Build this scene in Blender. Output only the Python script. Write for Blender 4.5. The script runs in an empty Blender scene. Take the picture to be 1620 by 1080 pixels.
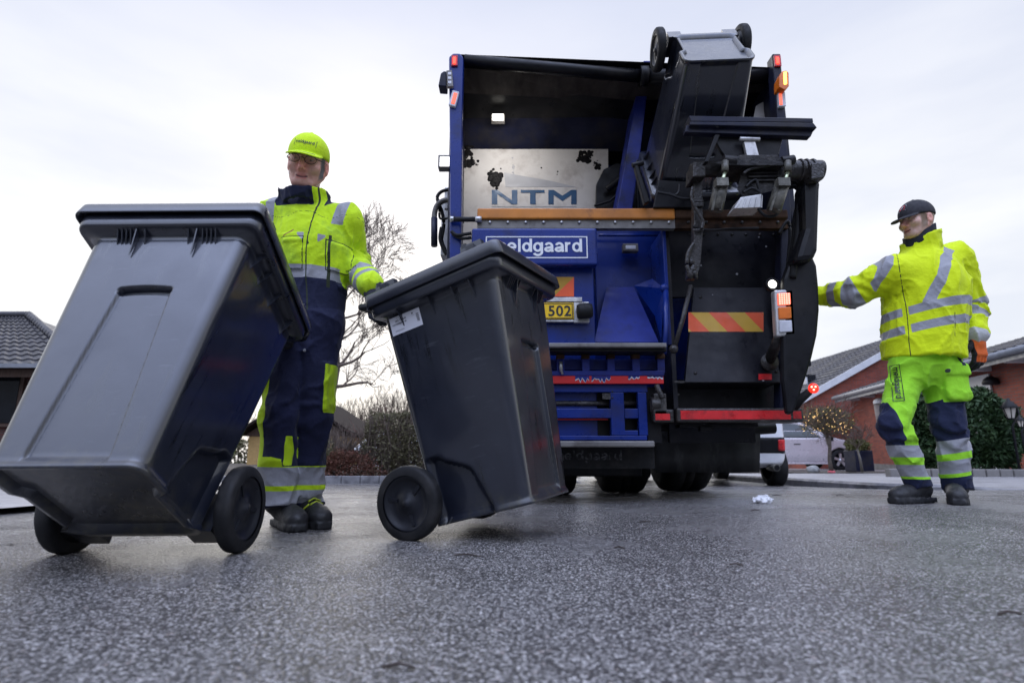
import bpy, math, random
import numpy as np
from math import radians as RAD, sin, cos, pi
from mathutils import Vector, Matrix, Euler

scene = bpy.context.scene
COL = scene.collection
# ---------------------------------------------------------------- camera
CAMH, PITCH, FPX = 0.325, RAD(11.06), 900.0          # lens height (m), upward pitch, focal length in photo pixels
cam_data = bpy.data.cameras.new('camera')
cam = bpy.data.objects.new('camera', cam_data); COL.objects.link(cam)
cam_data.sensor_width = 36.0; cam_data.lens = 36.0 * FPX / 1620.0
cam.location = (0, 0, CAMH); cam.rotation_euler = (pi / 2 + PITCH, 0, 0)
cam_data.clip_start = 0.02; cam_data.clip_end = 600
cam_data.dof.use_dof = True; cam_data.dof.focus_distance = 3.1; cam_data.dof.aperture_fstop = 2.6
scene.camera = cam
# ---------------------------------------------------------------- sky (overcast, brighter low behind the trees)
SUN_EL, SUN_AZ = RAD(24), RAD(-14)                    # azimuth measured from +Y towards +X
world = bpy.data.worlds.new('World'); scene.world = world; world.use_nodes = True
wt = world.node_tree; wn = wt.nodes; wl = wt.links
for n in list(wn): wn.remove(n)
w_out = wn.new('ShaderNodeOutputWorld'); w_bg = wn.new('ShaderNodeBackground'); w_bg.inputs['Strength'].default_value = 0.1
w_sky = wn.new('ShaderNodeTexSky'); w_sky.sky_type = 'NISHITA'; w_sky.sun_disc = False
w_sky.sun_elevation = SUN_EL; w_sky.sun_rotation = SUN_AZ; w_sky.air_density = 1.0; w_sky.dust_density = 2.0
w_tc = wn.new('ShaderNodeTexCoord'); w_sep = wn.new('ShaderNodeSeparateXYZ'); wl.new(w_tc.outputs['Generated'], w_sep.inputs[0])
w_map = wn.new('ShaderNodeMapping'); w_map.inputs['Scale'].default_value = (1.1, 1.1, 4.0); wl.new(w_tc.outputs['Generated'], w_map.inputs[0])
w_no = wn.new('ShaderNodeTexNoise'); w_no.inputs['Scale'].default_value = 2.2; w_no.inputs['Detail'].default_value = 5; w_no.inputs['Roughness'].default_value = 0.5
wl.new(w_map.outputs[0], w_no.inputs['Vector'])
w_cr = wn.new('ShaderNodeValToRGB')                   # cloud deck: thin grey-violet veils in a white layer
w_cr.color_ramp.elements[0].position = 0.34; w_cr.color_ramp.elements[0].color = (7.8, 8.1, 8.9, 1)
w_cr.color_ramp.elements[1].position = 0.60; w_cr.color_ramp.elements[1].color = (9.8, 9.85, 9.95, 1)
wl.new(w_no.outputs['Fac'], w_cr.inputs['Fac'])
w_el = wn.new('ShaderNodeMapRange'); w_el.inputs['From Min'].default_value = 0.30; w_el.inputs['From Max'].default_value = 0.78
w_el.inputs['To Min'].default_value = 0.0; w_el.inputs['To Max'].default_value = 1.0; wl.new(w_sep.outputs['Z'], w_el.inputs['Value'])
w_top = wn.new('ShaderNodeMix'); w_top.data_type = 'RGBA'; w_top.inputs['B'].default_value = (6.2, 6.7, 8.5, 1)
wl.new(w_el.outputs[0], w_top.inputs['Factor']); wl.new(w_cr.outputs[0], w_top.inputs['A'])
w_mx = wn.new('ShaderNodeMix'); w_mx.data_type = 'RGBA'; w_mx.inputs['Factor'].default_value = 0.90
wl.new(w_sky.outputs[0], w_mx.inputs['A']); wl.new(w_top.outputs['Result'], w_mx.inputs['B'])
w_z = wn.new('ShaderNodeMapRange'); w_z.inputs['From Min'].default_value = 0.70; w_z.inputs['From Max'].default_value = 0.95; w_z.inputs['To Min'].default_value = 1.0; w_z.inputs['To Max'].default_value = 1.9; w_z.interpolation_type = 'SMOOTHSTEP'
wl.new(w_sep.outputs['Z'], w_z.inputs['Value'])       # overcast: brighter overhead; unseen sky behind the camera reshaped to light the scene
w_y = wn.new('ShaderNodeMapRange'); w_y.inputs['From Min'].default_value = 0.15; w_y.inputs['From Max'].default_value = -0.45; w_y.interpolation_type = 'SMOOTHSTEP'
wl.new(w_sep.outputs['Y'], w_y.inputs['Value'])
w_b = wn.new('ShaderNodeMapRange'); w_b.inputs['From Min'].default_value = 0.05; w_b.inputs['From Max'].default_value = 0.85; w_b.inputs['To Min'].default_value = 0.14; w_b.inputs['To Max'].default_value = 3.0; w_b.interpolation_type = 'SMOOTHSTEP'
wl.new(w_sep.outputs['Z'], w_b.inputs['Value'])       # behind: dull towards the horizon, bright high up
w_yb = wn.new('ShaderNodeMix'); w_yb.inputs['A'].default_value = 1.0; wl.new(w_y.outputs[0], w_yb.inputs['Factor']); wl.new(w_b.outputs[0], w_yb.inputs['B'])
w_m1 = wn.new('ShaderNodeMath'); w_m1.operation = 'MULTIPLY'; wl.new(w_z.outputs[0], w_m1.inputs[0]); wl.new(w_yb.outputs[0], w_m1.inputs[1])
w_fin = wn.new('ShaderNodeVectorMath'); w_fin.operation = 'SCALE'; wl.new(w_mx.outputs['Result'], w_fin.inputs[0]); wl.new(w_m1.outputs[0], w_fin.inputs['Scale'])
w_t = wn.new('ShaderNodeMix'); w_t.data_type = 'RGBA'; w_t.inputs['A'].default_value = (1, 1, 1, 1); w_t.inputs['B'].default_value = (.90, .97, 1.14, 1); wl.new(w_y.outputs[0], w_t.inputs['Factor'])  # blue tint added to the unseen sky behind the camera
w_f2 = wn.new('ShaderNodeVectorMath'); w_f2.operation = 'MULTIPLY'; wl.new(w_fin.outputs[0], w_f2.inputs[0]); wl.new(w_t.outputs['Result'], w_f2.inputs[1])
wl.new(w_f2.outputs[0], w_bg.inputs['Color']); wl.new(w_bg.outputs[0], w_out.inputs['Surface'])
# ---------------------------------------------------------------- sun behind thin cloud
sun_l = bpy.data.lights.new('sun', 'SUN'); sun_l.energy = 0.6; sun_l.angle = RAD(50); sun_l.color = (1, 0.95, 0.88)
sun = bpy.data.objects.new('sun', sun_l); COL.objects.link(sun)
sd = Vector((sin(SUN_AZ) * cos(SUN_EL), cos(SUN_AZ) * cos(SUN_EL), sin(SUN_EL)))
sun.rotation_euler = sd.to_track_quat('Z', 'Y').to_euler(); sun.location = sd * 50
vs = scene.view_settings
vs.view_transform = 'Standard'; vs.look = 'None'; vs.exposure = 0.18; vs.gamma = 1.0; vs.use_curve_mapping = False
scene.render.film_transparent = False
scene.cycles.max_bounces = 8; scene.cycles.use_denoising = True

# ================================================================ helpers
CP, SP = cos(PITCH), sin(PITCH)
def at(px, py, Y):                                    # point seen at photo pixel (px, py) whose distance ahead is Y metres
    u = (px - 810) / FPX; v = -(py - 540) / FPX
    t = Y / (CP - v * SP)
    return np.array((u * t, Y, CAMH + (SP + v * CP) * t))
def sm(a, b, x):
    t = np.clip((x - a) / (b - a), 0, 1); return t * t * (3 - 2 * t)
def G(x, y):                                          # road surface: slight camber, falling gently away
    x = np.asarray(x, float); y = np.asarray(y, float)
    return 0.04 * sm(0.2, 2.2, x) - 0.04 * np.clip(y - 4, 0, 4) - 0.012 * np.clip(y - 8, 0, 60) - 0.002 * sm(0, 1, y - 3)
def YD(x, y):                                         # pavement and front yards on the right
    return 0.02 - 0.018 * (np.asarray(y, float) - 5.5)
def GL(x, y): return G(x, y)

class MB:
    """collects shapes, then links them as one mesh"""
    def __init__(s): s.v = []; s.f = []; s.m = []; s.sm = []
    def add(s, vs, fs, mi=0, smooth=False):
        o = len(s.v); s.v += [tuple(map(float, p)) for p in vs]
        for f in fs: s.f.append([i + o for i in f]); s.m.append(mi); s.sm.append(smooth)
        return s
    def box(s, c, d, R=None, mi=0, taper=None):
        c = np.array(c, float); h = np.array(d, float) / 2
        P = np.array([(x, y, z) for z in (-1, 1) for y in (-1, 1) for x in (-1, 1)], float)
        if taper: P[4:, 0] *= taper[0]; P[4:, 1] *= taper[1]
        P = P * h
        if R is not None: P = P @ np.array(R).T
        return s.add(P + c, [(0, 2, 3, 1), (4, 5, 7, 6), (0, 1, 5, 4), (2, 6, 7, 3), (0, 4, 6, 2), (1, 3, 7, 5)], mi)
    def bb(s, lo, hi, mi=0):
        lo = np.array(lo, float); hi = np.array(hi, float); return s.box((lo + hi) / 2, hi - lo, mi=mi)
    def beam(s, a, b, w, h, up=(0, 0, 1), mi=0):      # rectangular bar from a to b
        a = np.array(a, float); b = np.array(b, float); d = b - a; L = np.linalg.norm(d); d /= L
        up = np.array(up, float); x = np.cross(d, up); x /= np.linalg.norm(x); u = np.cross(x, d)
        return s.box((a + b) / 2, (w, L, h), np.column_stack((x, d, u)), mi)
    def tube(s, pts, r, n=10, mi=0, caps=True, smooth=True):
        pts = [np.array(p, float) for p in pts]; m = len(pts)
        rs = r if hasattr(r, '__len__') else [r] * m
        t0 = pts[1] - pts[0]; ref = np.array((0, 0, 1.0)) if abs(t0[2]) < 0.9 * np.linalg.norm(t0) else np.array((1.0, 0, 0))
        vs = []
        for i in range(m):
            t = pts[min(i + 1, m - 1)] - pts[max(i - 1, 0)]; t /= (np.linalg.norm(t) + 1e-12)
            x = np.cross(t, ref); x /= (np.linalg.norm(x) + 1e-12); y = np.cross(t, x); ref = -np.cross(t, x) if False else ref
            for k in range(n):
                a = 2 * pi * k / n; vs.append(pts[i] + rs[i] * (cos(a) * x + sin(a) * y))
        fs = [(i * n + k, i * n + (k + 1) % n, (i + 1) * n + (k + 1) % n, (i + 1) * n + k) for i in range(m - 1) for k in range(n)]
        s.add(vs, fs, mi, smooth)
        if caps:
            o = len(s.v) - n * m
            s.f.append([o + k for k in range(n)][::-1]); s.m.append(mi); s.sm.append(False)
            s.f.append([o + (m - 1) * n + k for k in range(n)]); s.m.append(mi); s.sm.append(False)
        return s
    def lathe(s, prof, c, axis, n=32, mi=0, smooth=True):   # prof: (along axis, radius)
        c = np.array(c, float); a = np.array(axis, float); a /= np.linalg.norm(a)
        ref = np.array((0, 0, 1.0)) if abs(a[2]) < 0.9 else np.array((1.0, 0, 0))
        x = np.cross(ref, a); x /= np.linalg.norm(x); y = np.cross(a, x); vs = []
        for h, r in prof:
            for k in range(n):
                t = 2 * pi * k / n; vs.append(c + a * h + r * (cos(t) * x + sin(t) * y))
        m = len(prof)
        fs = [(i * n + k, i * n + (k + 1) % n, (i + 1) * n + (k + 1) % n, (i + 1) * n + k) for i in range(m - 1) for k in range(n)]
        return s.add(vs, fs, mi, smooth)
    def prism(s, poly, O, U, V, W, mi=0, smooth=False):     # poly (u,v) placed at O + uU + vV, extruded by W
        O, U, V, W = [np.array(q, float) for q in (O, U, V, W)]
        A = [O + u * U + v * V for u, v in poly]; n = len(poly)
        fs = [list(range(n))[::-1], [n + k for k in range(n)]] + [(k, (k + 1) % n, n + (k + 1) % n, n + k) for k in range(n)]
        return s.add(A + [p + W for p in A], fs, mi, smooth)
    def ball(s, c, r, n=12, m=8, mi=0, sc=(1, 1, 1)):
        c = np.array(c, float); vs = []
        for i in range(m + 1):
            p = pi * i / m
            for k in range(n):
                t = 2 * pi * k / n; vs.append(c + r * np.array((sin(p) * cos(t) * sc[0], sin(p) * sin(t) * sc[1], cos(p) * sc[2])))
        fs = [(i * n + k, (i + 1) * n + k, (i + 1) * n + (k + 1) % n, i * n + (k + 1) % n) for i in range(m) for k in range(n)]
        return s.add(vs, fs, mi, True)
    def quad(s, a, b, c, d, mi=0): return s.add([a, b, c, d], [(0, 1, 2, 3)], mi)
    def build(s, name, mats, parent=None, bevel=0, seg=2, fix=True):
        me = bpy.data.meshes.new(name); me.from_pydata(s.v, [], s.f)
        for m in (mats if isinstance(mats, (list, tuple)) else [mats]): me.materials.append(m)
        me.polygons.foreach_set('material_index', s.m); me.polygons.foreach_set('use_smooth', s.sm); me.update()
        if fix:
            import bmesh
            b = bmesh.new(); b.from_mesh(me); bmesh.ops.recalc_face_normals(b, faces=b.faces); b.to_mesh(me); b.free()
        return link(name, me, parent, bevel, seg)

def link(name, me, parent=None, bevel=0, seg=2):
    o = bpy.data.objects.new(name, me); COL.objects.link(o)
    if parent is not None:
        o.parent = parent
        q = parent; off = Vector((0, 0, 0)); local = False
        while q is not None:
            if q.get('_local'): local = True
            off += q.location if q.type == 'EMPTY' else Vector((0, 0, 0)); q = q.parent
        if not local and parent.type == 'EMPTY': o.matrix_parent_inverse = Matrix.Translation(-off)
    if bevel:
        bm = o.modifiers.new('bevel', 'BEVEL'); bm.width = bevel; bm.segments = seg; bm.limit_method = 'ANGLE'; bm.angle_limit = RAD(35)
        bm.harden_normals = False
    return o
def tag(o, label=None, cat=None, group=None, kind=None):
    if label: o['label'] = label
    if cat: o['category'] = cat
    if group: o['group'] = group
    if kind: o['kind'] = kind
    return o
def empty(name, loc, label=None, cat=None, group=None, local=False):
    o = bpy.data.objects.new(name, None); COL.objects.link(o); o.location = [float(q) for q in loc]; o.empty_display_size = 0.1
    if local: o['_local'] = 1
    return tag(o, label, cat, group)
def npmesh(name, V, F, mats, parent=None, attrs=None, smooth=True, mi=None):
    me = bpy.data.meshes.new(name)
    V = np.asarray(V, np.float32); F = np.asarray(F, np.int32); k = F.shape[1]
    me.vertices.add(len(V)); me.vertices.foreach_set('co', V.ravel())
    me.loops.add(F.size); me.loops.foreach_set('vertex_index', F.ravel())
    me.polygons.add(len(F)); me.polygons.foreach_set('loop_start', np.arange(0, F.size, k, dtype=np.int32))
    for m in (mats if isinstance(mats, (list, tuple)) else [mats]): me.materials.append(m)
    me.polygons.foreach_set('use_smooth', np.full(len(F), smooth))
    if mi is not None: me.polygons.foreach_set('material_index', np.asarray(mi, np.int32))
    me.update(calc_edges=True); me.validate()
    for nm, a in (attrs or {}).items():
        at_ = me.attributes.new(nm, 'FLOAT', 'POINT'); at_.data.foreach_set('value', np.asarray(a, np.float32))
    return link(name, me, parent)

# ---------------------------------------------------------------- materials
def NT(name):
    m = bpy.data.materials.new(name); m.use_nodes = True
    t = m.node_tree; return m, t, t.nodes, t.links, t.nodes['Principled BSDF']
def _noise(n, l, scale, detail=3, rough=0.55, coord='Object', vec=None, stretch=None):
    no = n.new('ShaderNodeTexNoise'); no.inputs['Scale'].default_value = scale; no.inputs['Detail'].default_value = detail; no.inputs['Roughness'].default_value = rough
    tc = n.new('ShaderNodeTexCoord')
    if stretch:
        mp = n.new('ShaderNodeMapping'); mp.inputs['Scale'].default_value = stretch; l.new(tc.outputs[coord], mp.inputs[0]); l.new(mp.outputs[0], no.inputs['Vector'])
    else: l.new(tc.outputs[coord], no.inputs['Vector'])
    return no.outputs['Fac']
def _ramp(n, l, fac, stops):
    r = n.new('ShaderNodeValToRGB'); e = r.color_ramp.elements
    while len(e) < len(stops): e.new(0.5)
    for i, (p, c) in enumerate(stops):
        e[i].position = p; e[i].color = (c, c, c, 1) if not hasattr(c, '__len__') else (*c[:3], 1)
    l.new(fac, r.inputs['Fac']); return r.outputs['Color']
def _mix(n, l, fac, a, b, mode='MIX'):
    m = n.new('ShaderNodeMix'); m.data_type = 'RGBA'; m.blend_type = mode
    for sock, q in (('Factor', fac), ('A', a), ('B', b)):
        if hasattr(q, 'is_linked') or hasattr(q, 'links'): l.new(q, m.inputs[sock])
        elif sock == 'Factor': m.inputs[sock].default_value = q
        else: m.inputs[sock].default_value = (*q[:3], 1)
    return m.outputs['Result']
def _bump(n, l, h, strength, dist, bs, prev=None):
    b = n.new('ShaderNodeBump'); b.inputs['Strength'].default_value = strength; b.inputs['Distance'].default_value = dist
    l.new(h, b.inputs['Height'])
    if prev: l.new(prev, b.inputs['Normal'])
    l.new(b.outputs[0], bs.inputs['Normal']); return b.outputs[0]
def _math(n, l, op, a, b=None):
    m = n.new('ShaderNodeMath'); m.operation = op
    for i, q in enumerate((a, b)):
        if q is None: continue
        if isinstance(q, (int, float)): m.inputs[i].default_value = q
        else: l.new(q, m.inputs[i])
    return m.outputs[0]
def simple(name, col, rough=0.5, metal=0.0, var=0.25, scale=6, dirt=None, dscale=3, dth=(0.5, 0.7), bump=0.0, bscale=120, bdist=0.002, spec=0.5, coat=0.0, rvar=0.15, stretch=None, dots=None):
    """painted, moulded or cast surface: colour drift, patchy dirt, gloss variation, fine bump"""
    m, t, n, l, bs = NT(name)
    a = _noise(n, l, scale, 4, stretch=stretch)
    lo = [c * (1 - var) for c in col]; hi = [min(1, c * (1 + var)) for c in col]
    c = _ramp(n, l, a, [(0.3, lo), (0.7, hi)])
    if dirt:
        d = _noise(n, l, dscale, 6, 0.65, stretch=stretch); f = _ramp(n, l, d, [(dth[0], 0.0), (dth[1], 1.0)]); c = _mix(n, l, f, c, dirt)
    if dots:
        vo = n.new('ShaderNodeTexVoronoi'); vo.inputs['Scale'].default_value = dots[0]; vo.inputs['Randomness'].default_value = 1
        tc = n.new('ShaderNodeTexCoord'); l.new(tc.outputs['Object'], vo.inputs['Vector'])
        f = _math(n, l, 'LESS_THAN', vo.outputs['Distance'], dots[1]); c = _mix(n, l, f, c, dots[2])
    l.new(c, bs.inputs['Base Color'])
    r = _noise(n, l, scale * 2.3, 5, 0.6)
    rr = _ramp(n, l, r, [(0.3, max(0.02, rough - rvar)), (0.7, min(1, rough + rvar))]); l.new(rr, bs.inputs['Roughness'])
    bs.inputs['Metallic'].default_value = metal; bs.inputs['Specular IOR Level'].default_value = spec; bs.inputs['Coat Weight'].default_value = coat
    if bump: _bump(n, l, _noise(n, l, bscale, 3), bump, bdist, bs)
    return m
def glow(name, col, strength, base=None):
    m, t, n, l, bs = NT(name); bs.inputs['Base Color'].default_value = (*(base or col), 1); bs.inputs['Roughness'].default_value = 0.2
    bs.inputs['Emission Color'].default_value = (*col, 1); bs.inputs['Emission Strength'].default_value = strength; return m
def masked(name, base, layers, rough=0.85, var=0.12, scale=9, weave=0.25, wscale=700, dirt=None, sheen=0.06, dth=(0.55, 0.8), dscale=5):
    """cloth with panels: each layer (attribute, colour, roughness) shows where the attribute is above zero"""
    m, t, n, l, bs = NT(name)
    a = _noise(n, l, scale, 4)
    v = _ramp(n, l, a, [(0.3, 1 - var), (0.7, 1.0)])
    c = _mix(n, l, 1.0, base, v, 'MULTIPLY')
    if dirt:
        f = _ramp(n, l, _noise(n, l, dscale, 6, 0.7), [(dth[0], 0.0), (dth[1], 0.75)]); c = _mix(n, l, f, c, dirt)
    r = None
    for nm, col, rg in layers:
        at_ = n.new('ShaderNodeAttribute'); at_.attribute_name = nm
        f = _math(n, l, 'GREATER_THAN', at_.outputs['Fac'], 0.0)
        cc = _mix(n, l, 1.0, col, v, 'MULTIPLY')
        c = _mix(n, l, f, c, cc)
        rr = _mix(n, l, f, r if r is not None else (rough,) * 3, (rg,) * 3); r = rr
    l.new(c, bs.inputs['Base Color'])
    if r is not None: l.new(r, bs.inputs['Roughness'])
    else: bs.inputs['Roughness'].default_value = rough
    bs.inputs['Sheen Weight'].default_value = sheen; bs.inputs['Specular IOR Level'].default_value = 0.3
    b = _bump(n, l, _noise(n, l, 26, 5, 0.6), 0.55, 0.012, bs)
    _bump(n, l, _noise(n, l, wscale, 2), weave, 0.001, bs, b)
    return m

# ---------------------------------------------------------------- lettering
def text_data(body, size, bold=0.0, space=1.0, depth=0.0):
    cu = bpy.data.curves.new('lettering', 'FONT'); cu.body = body; cu.size = size; cu.offset = bold; cu.space_character = space
    cu.align_x = 'CENTER'; cu.align_y = 'CENTER'; cu.extrude = depth; cu.resolution_u = 4
    ob = bpy.data.objects.new('tmp', cu); COL.objects.link(ob)
    bpy.context.view_layer.update()
    dg = bpy.context.evaluated_depsgraph_get(); me = bpy.data.meshes.new_from_object(ob.evaluated_get(dg))
    bpy.data.objects.remove(ob); bpy.data.curves.remove(cu)
    V = np.array([v.co[:] for v in me.vertices]); F = [list(p.vertices) for p in me.polygons]
    bpy.data.meshes.remove(me)
    return V, F
def text_fit(body, w, h, bold=0.0, space=1.0):        # outline scaled to a w x h box centred at 0
    V, F = text_data(body, 1.0, bold, space); V = V[:, :2]
    lo, hi = V.min(0), V.max(0); V = (V - (lo + hi) / 2) / (hi - lo) * (w, h); return V, F
def put_text(mb, body, w, h, fn, bold=0.02, space=1.0, mi=0):  # fn(u,v) -> 3-D point
    V, F = text_fit(body, w, h, bold, space); mb.add([fn(u, v) for u, v in V], F, mi)
# a heavy grotesque for the company name, drawn from strokes (unit = x-height)
_T = .25
def _arc(cx, cy, rx, ry, a0, a1, n=14): return [(cx + rx * cos(RAD(a0 + (a1 - a0) * i / n)), cy + ry * sin(RAD(a0 + (a1 - a0) * i / n))) for i in range(n + 1)]
_O = lambda: _arc(.46, .5, .33, .385, 0, 360, 28)
GLY = {'m': (1.52, [[(.13, 0), (.13, 1)], [(.13, .62)] + _arc(.445, .58, .315, .31, 160, 0, 10) + [(.76, 0)], [(.76, .62)] + _arc(1.075, .58, .315, .31, 160, 0, 10) + [(1.39, 0)]]),
       'e': (.95, [_arc(.47, .5, .345, .385, 0, 318, 26), [(.16, .47), (.90, .47)]]), 'l': (.40, [[(.2, 0), (.2, 1.36)]]),
       'd': (1.02, [_O(), [(.86, 0), (.86, 1.36)]]), 'g': (1.02, [_O(), [(.86, 1), (.86, .02)] + _arc(.47, -.02, .39, .29, 0, -160, 14)]),
       'a': (.96, [_arc(.40, .265, .27, .165, 60, 390, 18), _arc(.47, .58, .31, .31, 160, 0, 12) + [(.78, .2), (.84, 0)], [(.42, .44), (.78, .52)]]), 'r': (.64, [[(.13, 0), (.13, 1)], [(.13, .5)] + _arc(.47, .55, .34, .335, 170, 78, 8)])}
def stroke_text(mb, body, w, h, fn, mi=0, t=_T, n0=0):
    x = 0; S = []
    for ch in body:
        adv, st = GLY[ch]; S += [[(px + x, py) for px, py in s] for s in st]; x += adv + .06
    x -= .06; ymin, ymax = -.43, 1.36
    f = lambda p: fn((p[0] / x - .5) * w, ((p[1] - ymin) / (ymax - ymin) - .5) * h)
    for k, s in enumerate(S):
        s = np.array(s); d = np.gradient(s, axis=0); d /= np.linalg.norm(d, axis=1)[:, None] + 1e-9; nn = np.column_stack((-d[:, 1], d[:, 0])) * t / 2 * np.array((1, .92))
        A = [f(p) for p in s + nn]; B = [f(p) for p in s - nn]; off = np.array((0, -.00035 * (k % 3), 0))
        mb.add([np.array(q) + off for q in A + B], [(i, i + 1, len(s) + i + 1, len(s) + i) for i in range(len(s) - 1)], mi)
def frame_strips(mb, w, h, t, fn, mi=0):
    for (a, b, c, d) in ((-w/2, w/2, h/2-t, h/2), (-w/2, w/2, -h/2, -h/2+t), (-w/2, -w/2+t, -h/2+t, h/2-t), (w/2-t, w/2, -h/2+t, h/2-t)):
        mb.add([fn(a, c), fn(b, c), fn(b, d), fn(a, d)], [(0, 1, 2, 3)], mi)

# ---------------------------------------------------------------- implicit surfaces (for bodies, clothes and car shells)
def smin(a, b, k):
    h = np.clip(0.5 + 0.5 * (b - a) / k, 0, 1); return b * (1 - h) + a * h - k * h * (1 - h)
def smax(a, b, k): return -smin(-a, -b, k)
def seg(P, a, b, ra, rb=None, flat=None):
    """tapered limb from a to b; flat=(axis, factor) squashes it along an axis"""
    a = np.asarray(a, float); b = np.asarray(b, float); rb = ra if rb is None else rb
    d = b - a; t = np.clip(((P - a) @ d) / (d @ d), 0, 1)
    q = P - a - t[:, None] * d; r = ra + (rb - ra) * t
    if flat is not None:
        ax = np.asarray(flat[0], float); ax = ax / np.linalg.norm(ax); q = q + np.outer((q @ ax) * (1 / flat[1] - 1), ax)
        return (np.linalg.norm(q, axis=1) - r) * (0.5 + 0.5 * flat[1])
    return np.linalg.norm(q, axis=1) - r
def ell(P, c, R, B=None):
    q = P - np.asarray(c, float)
    if B is not None: q = q @ np.asarray(B)           # columns of B: local axes
    R = np.asarray(R, float); k0 = np.linalg.norm(q / R, axis=1); k1 = np.linalg.norm(q / (R * R), axis=1) + 1e-9
    return k0 * (k0 - 1) / k1
def boxs(P, c, h, r=0.0, B=None):
    q = P - np.asarray(c, float)
    if B is not None: q = q @ np.asarray(B)
    q = np.abs(q) - (np.asarray(h, float) - r)
    return np.linalg.norm(np.maximum(q, 0), axis=1) + np.minimum(q.max(1), 0) - r
_rs = np.random.RandomState(7); _H = _rs.rand(64, 64, 64).astype(np.float32)
def vn(P):                                            # smooth value noise in [-1, 1]
    i = np.floor(P).astype(int); f = P - i; f = f * f * (3 - 2 * f); i &= 63; j = (i + 1) & 63
    x0, y0, z0 = i.T; x1, y1, z1 = j.T; fx, fy, fz = f.T
    c = lambda x, y, z: _H[x, y, z]
    a = c(x0, y0, z0) * (1 - fx) + c(x1, y0, z0) * fx; b = c(x0, y1, z0) * (1 - fx) + c(x1, y1, z0) * fx
    e = c(x0, y0, z1) * (1 - fx) + c(x1, y0, z1) * fx; g = c(x0, y1, z1) * (1 - fx) + c(x1, y1, z1) * fx
    return 2 * ((a * (1 - fy) + b * fy) * (1 - fz) + (e * (1 - fy) + g * fy) * fz) - 1
def sdf_mesh(fn, lo, hi, res, margin=2.2):
    lo = np.asarray(lo, float); hi = np.asarray(hi, float); B = 4
    n = (np.ceil((hi - lo) / res / B).astype(int)) * B; nb = n // B
    ax = [lo[k] + res * (np.arange(nb[k]) * B + (B - 1) / 2) for k in range(3)]
    C = np.stack(np.meshgrid(*ax, indexing='ij'), -1).reshape(-1, 3)
    dc = fn(C).reshape(nb)
    near = np.abs(dc) < res * B * 0.87 * margin + 0.012
    D = np.repeat(np.repeat(np.repeat(dc, B, 0), B, 1), B, 2).astype(np.float32)
    M = np.repeat(np.repeat(np.repeat(near, B, 0), B, 1), B, 2)
    idx = np.argwhere(M)
    vals = np.empty(len(idx), np.float32)
    for s in range(0, len(idx), 400000): vals[s:s + 400000] = fn(lo + res * idx[s:s + 400000])
    D[M] = vals
    S = D < 0
    cnt = np.zeros(np.array(D.shape) - 1, np.int8)
    for dx in (0, 1):
        for dy in (0, 1):
            for dz in (0, 1): cnt += S[dx:D.shape[0]-1+dx, dy:D.shape[1]-1+dy, dz:D.shape[2]-1+dz]
    cells = np.argwhere((cnt > 0) & (cnt < 8))
    ids = -np.ones(cnt.shape, np.int64); ids[tuple(cells.T)] = np.arange(len(cells))
    acc = np.zeros((len(cells), 3)); w = np.zeros(len(cells))
    cor = [(x, y, z) for x in (0, 1) for y in (0, 1) for z in (0, 1)]
    for i in range(8):
        for j in range(i + 1, 8):
            a, b = np.array(cor[i]), np.array(cor[j])
            if np.abs(a - b).sum() != 1: continue
            da = D[tuple((cells + a).T)]; db = D[tuple((cells + b).T)]; x = (da < 0) != (db < 0)
            t = np.where(x, da / np.where(x, da - db, 1), 0)
            acc[x] += (a + t[:, None] * (b - a))[x]; w[x] += 1
    V = lo + res * (cells + acc / w[:, None])
    F = []
    for k in range(3):
        u, v = [(1, 2), (2, 0), (0, 1)][k]
        sl0 = [slice(0, D.shape[q]) for q in range(3)]; sl1 = list(sl0)
        sl0[k] = slice(0, D.shape[k] - 1); sl1[k] = slice(1, D.shape[k])
        s0, s1 = S[tuple(sl0)], S[tuple(sl1)]
        e = np.argwhere(s0 != s1); ok = (e[:, u] > 0) & (e[:, v] > 0) & (e[:, u] < cnt.shape[u]) & (e[:, v] < cnt.shape[v]); e = e[ok]
        inside = s0[tuple(e.T)]
        du = np.zeros(3, int); du[u] = 1; dv = np.zeros(3, int); dv[v] = 1
        q = np.stack([ids[tuple((e - du - dv).T)], ids[tuple((e - dv).T)], ids[tuple(e.T)], ids[tuple((e - du).T)]], 1)
        q[~inside] = q[~inside][:, ::-1]; F.append(q)
    F = np.concatenate(F); F = F[(F >= 0).all(1)]
    return V, F
def sdf_obj(name, fn, lo, hi, res, mat, parent=None, fields=None, margin=2.2):
    V, F = sdf_mesh(fn, lo, hi, res, margin)
    return npmesh(name, V, F, mat, parent, {k: g(V) for k, g in (fields or {}).items()})
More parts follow.
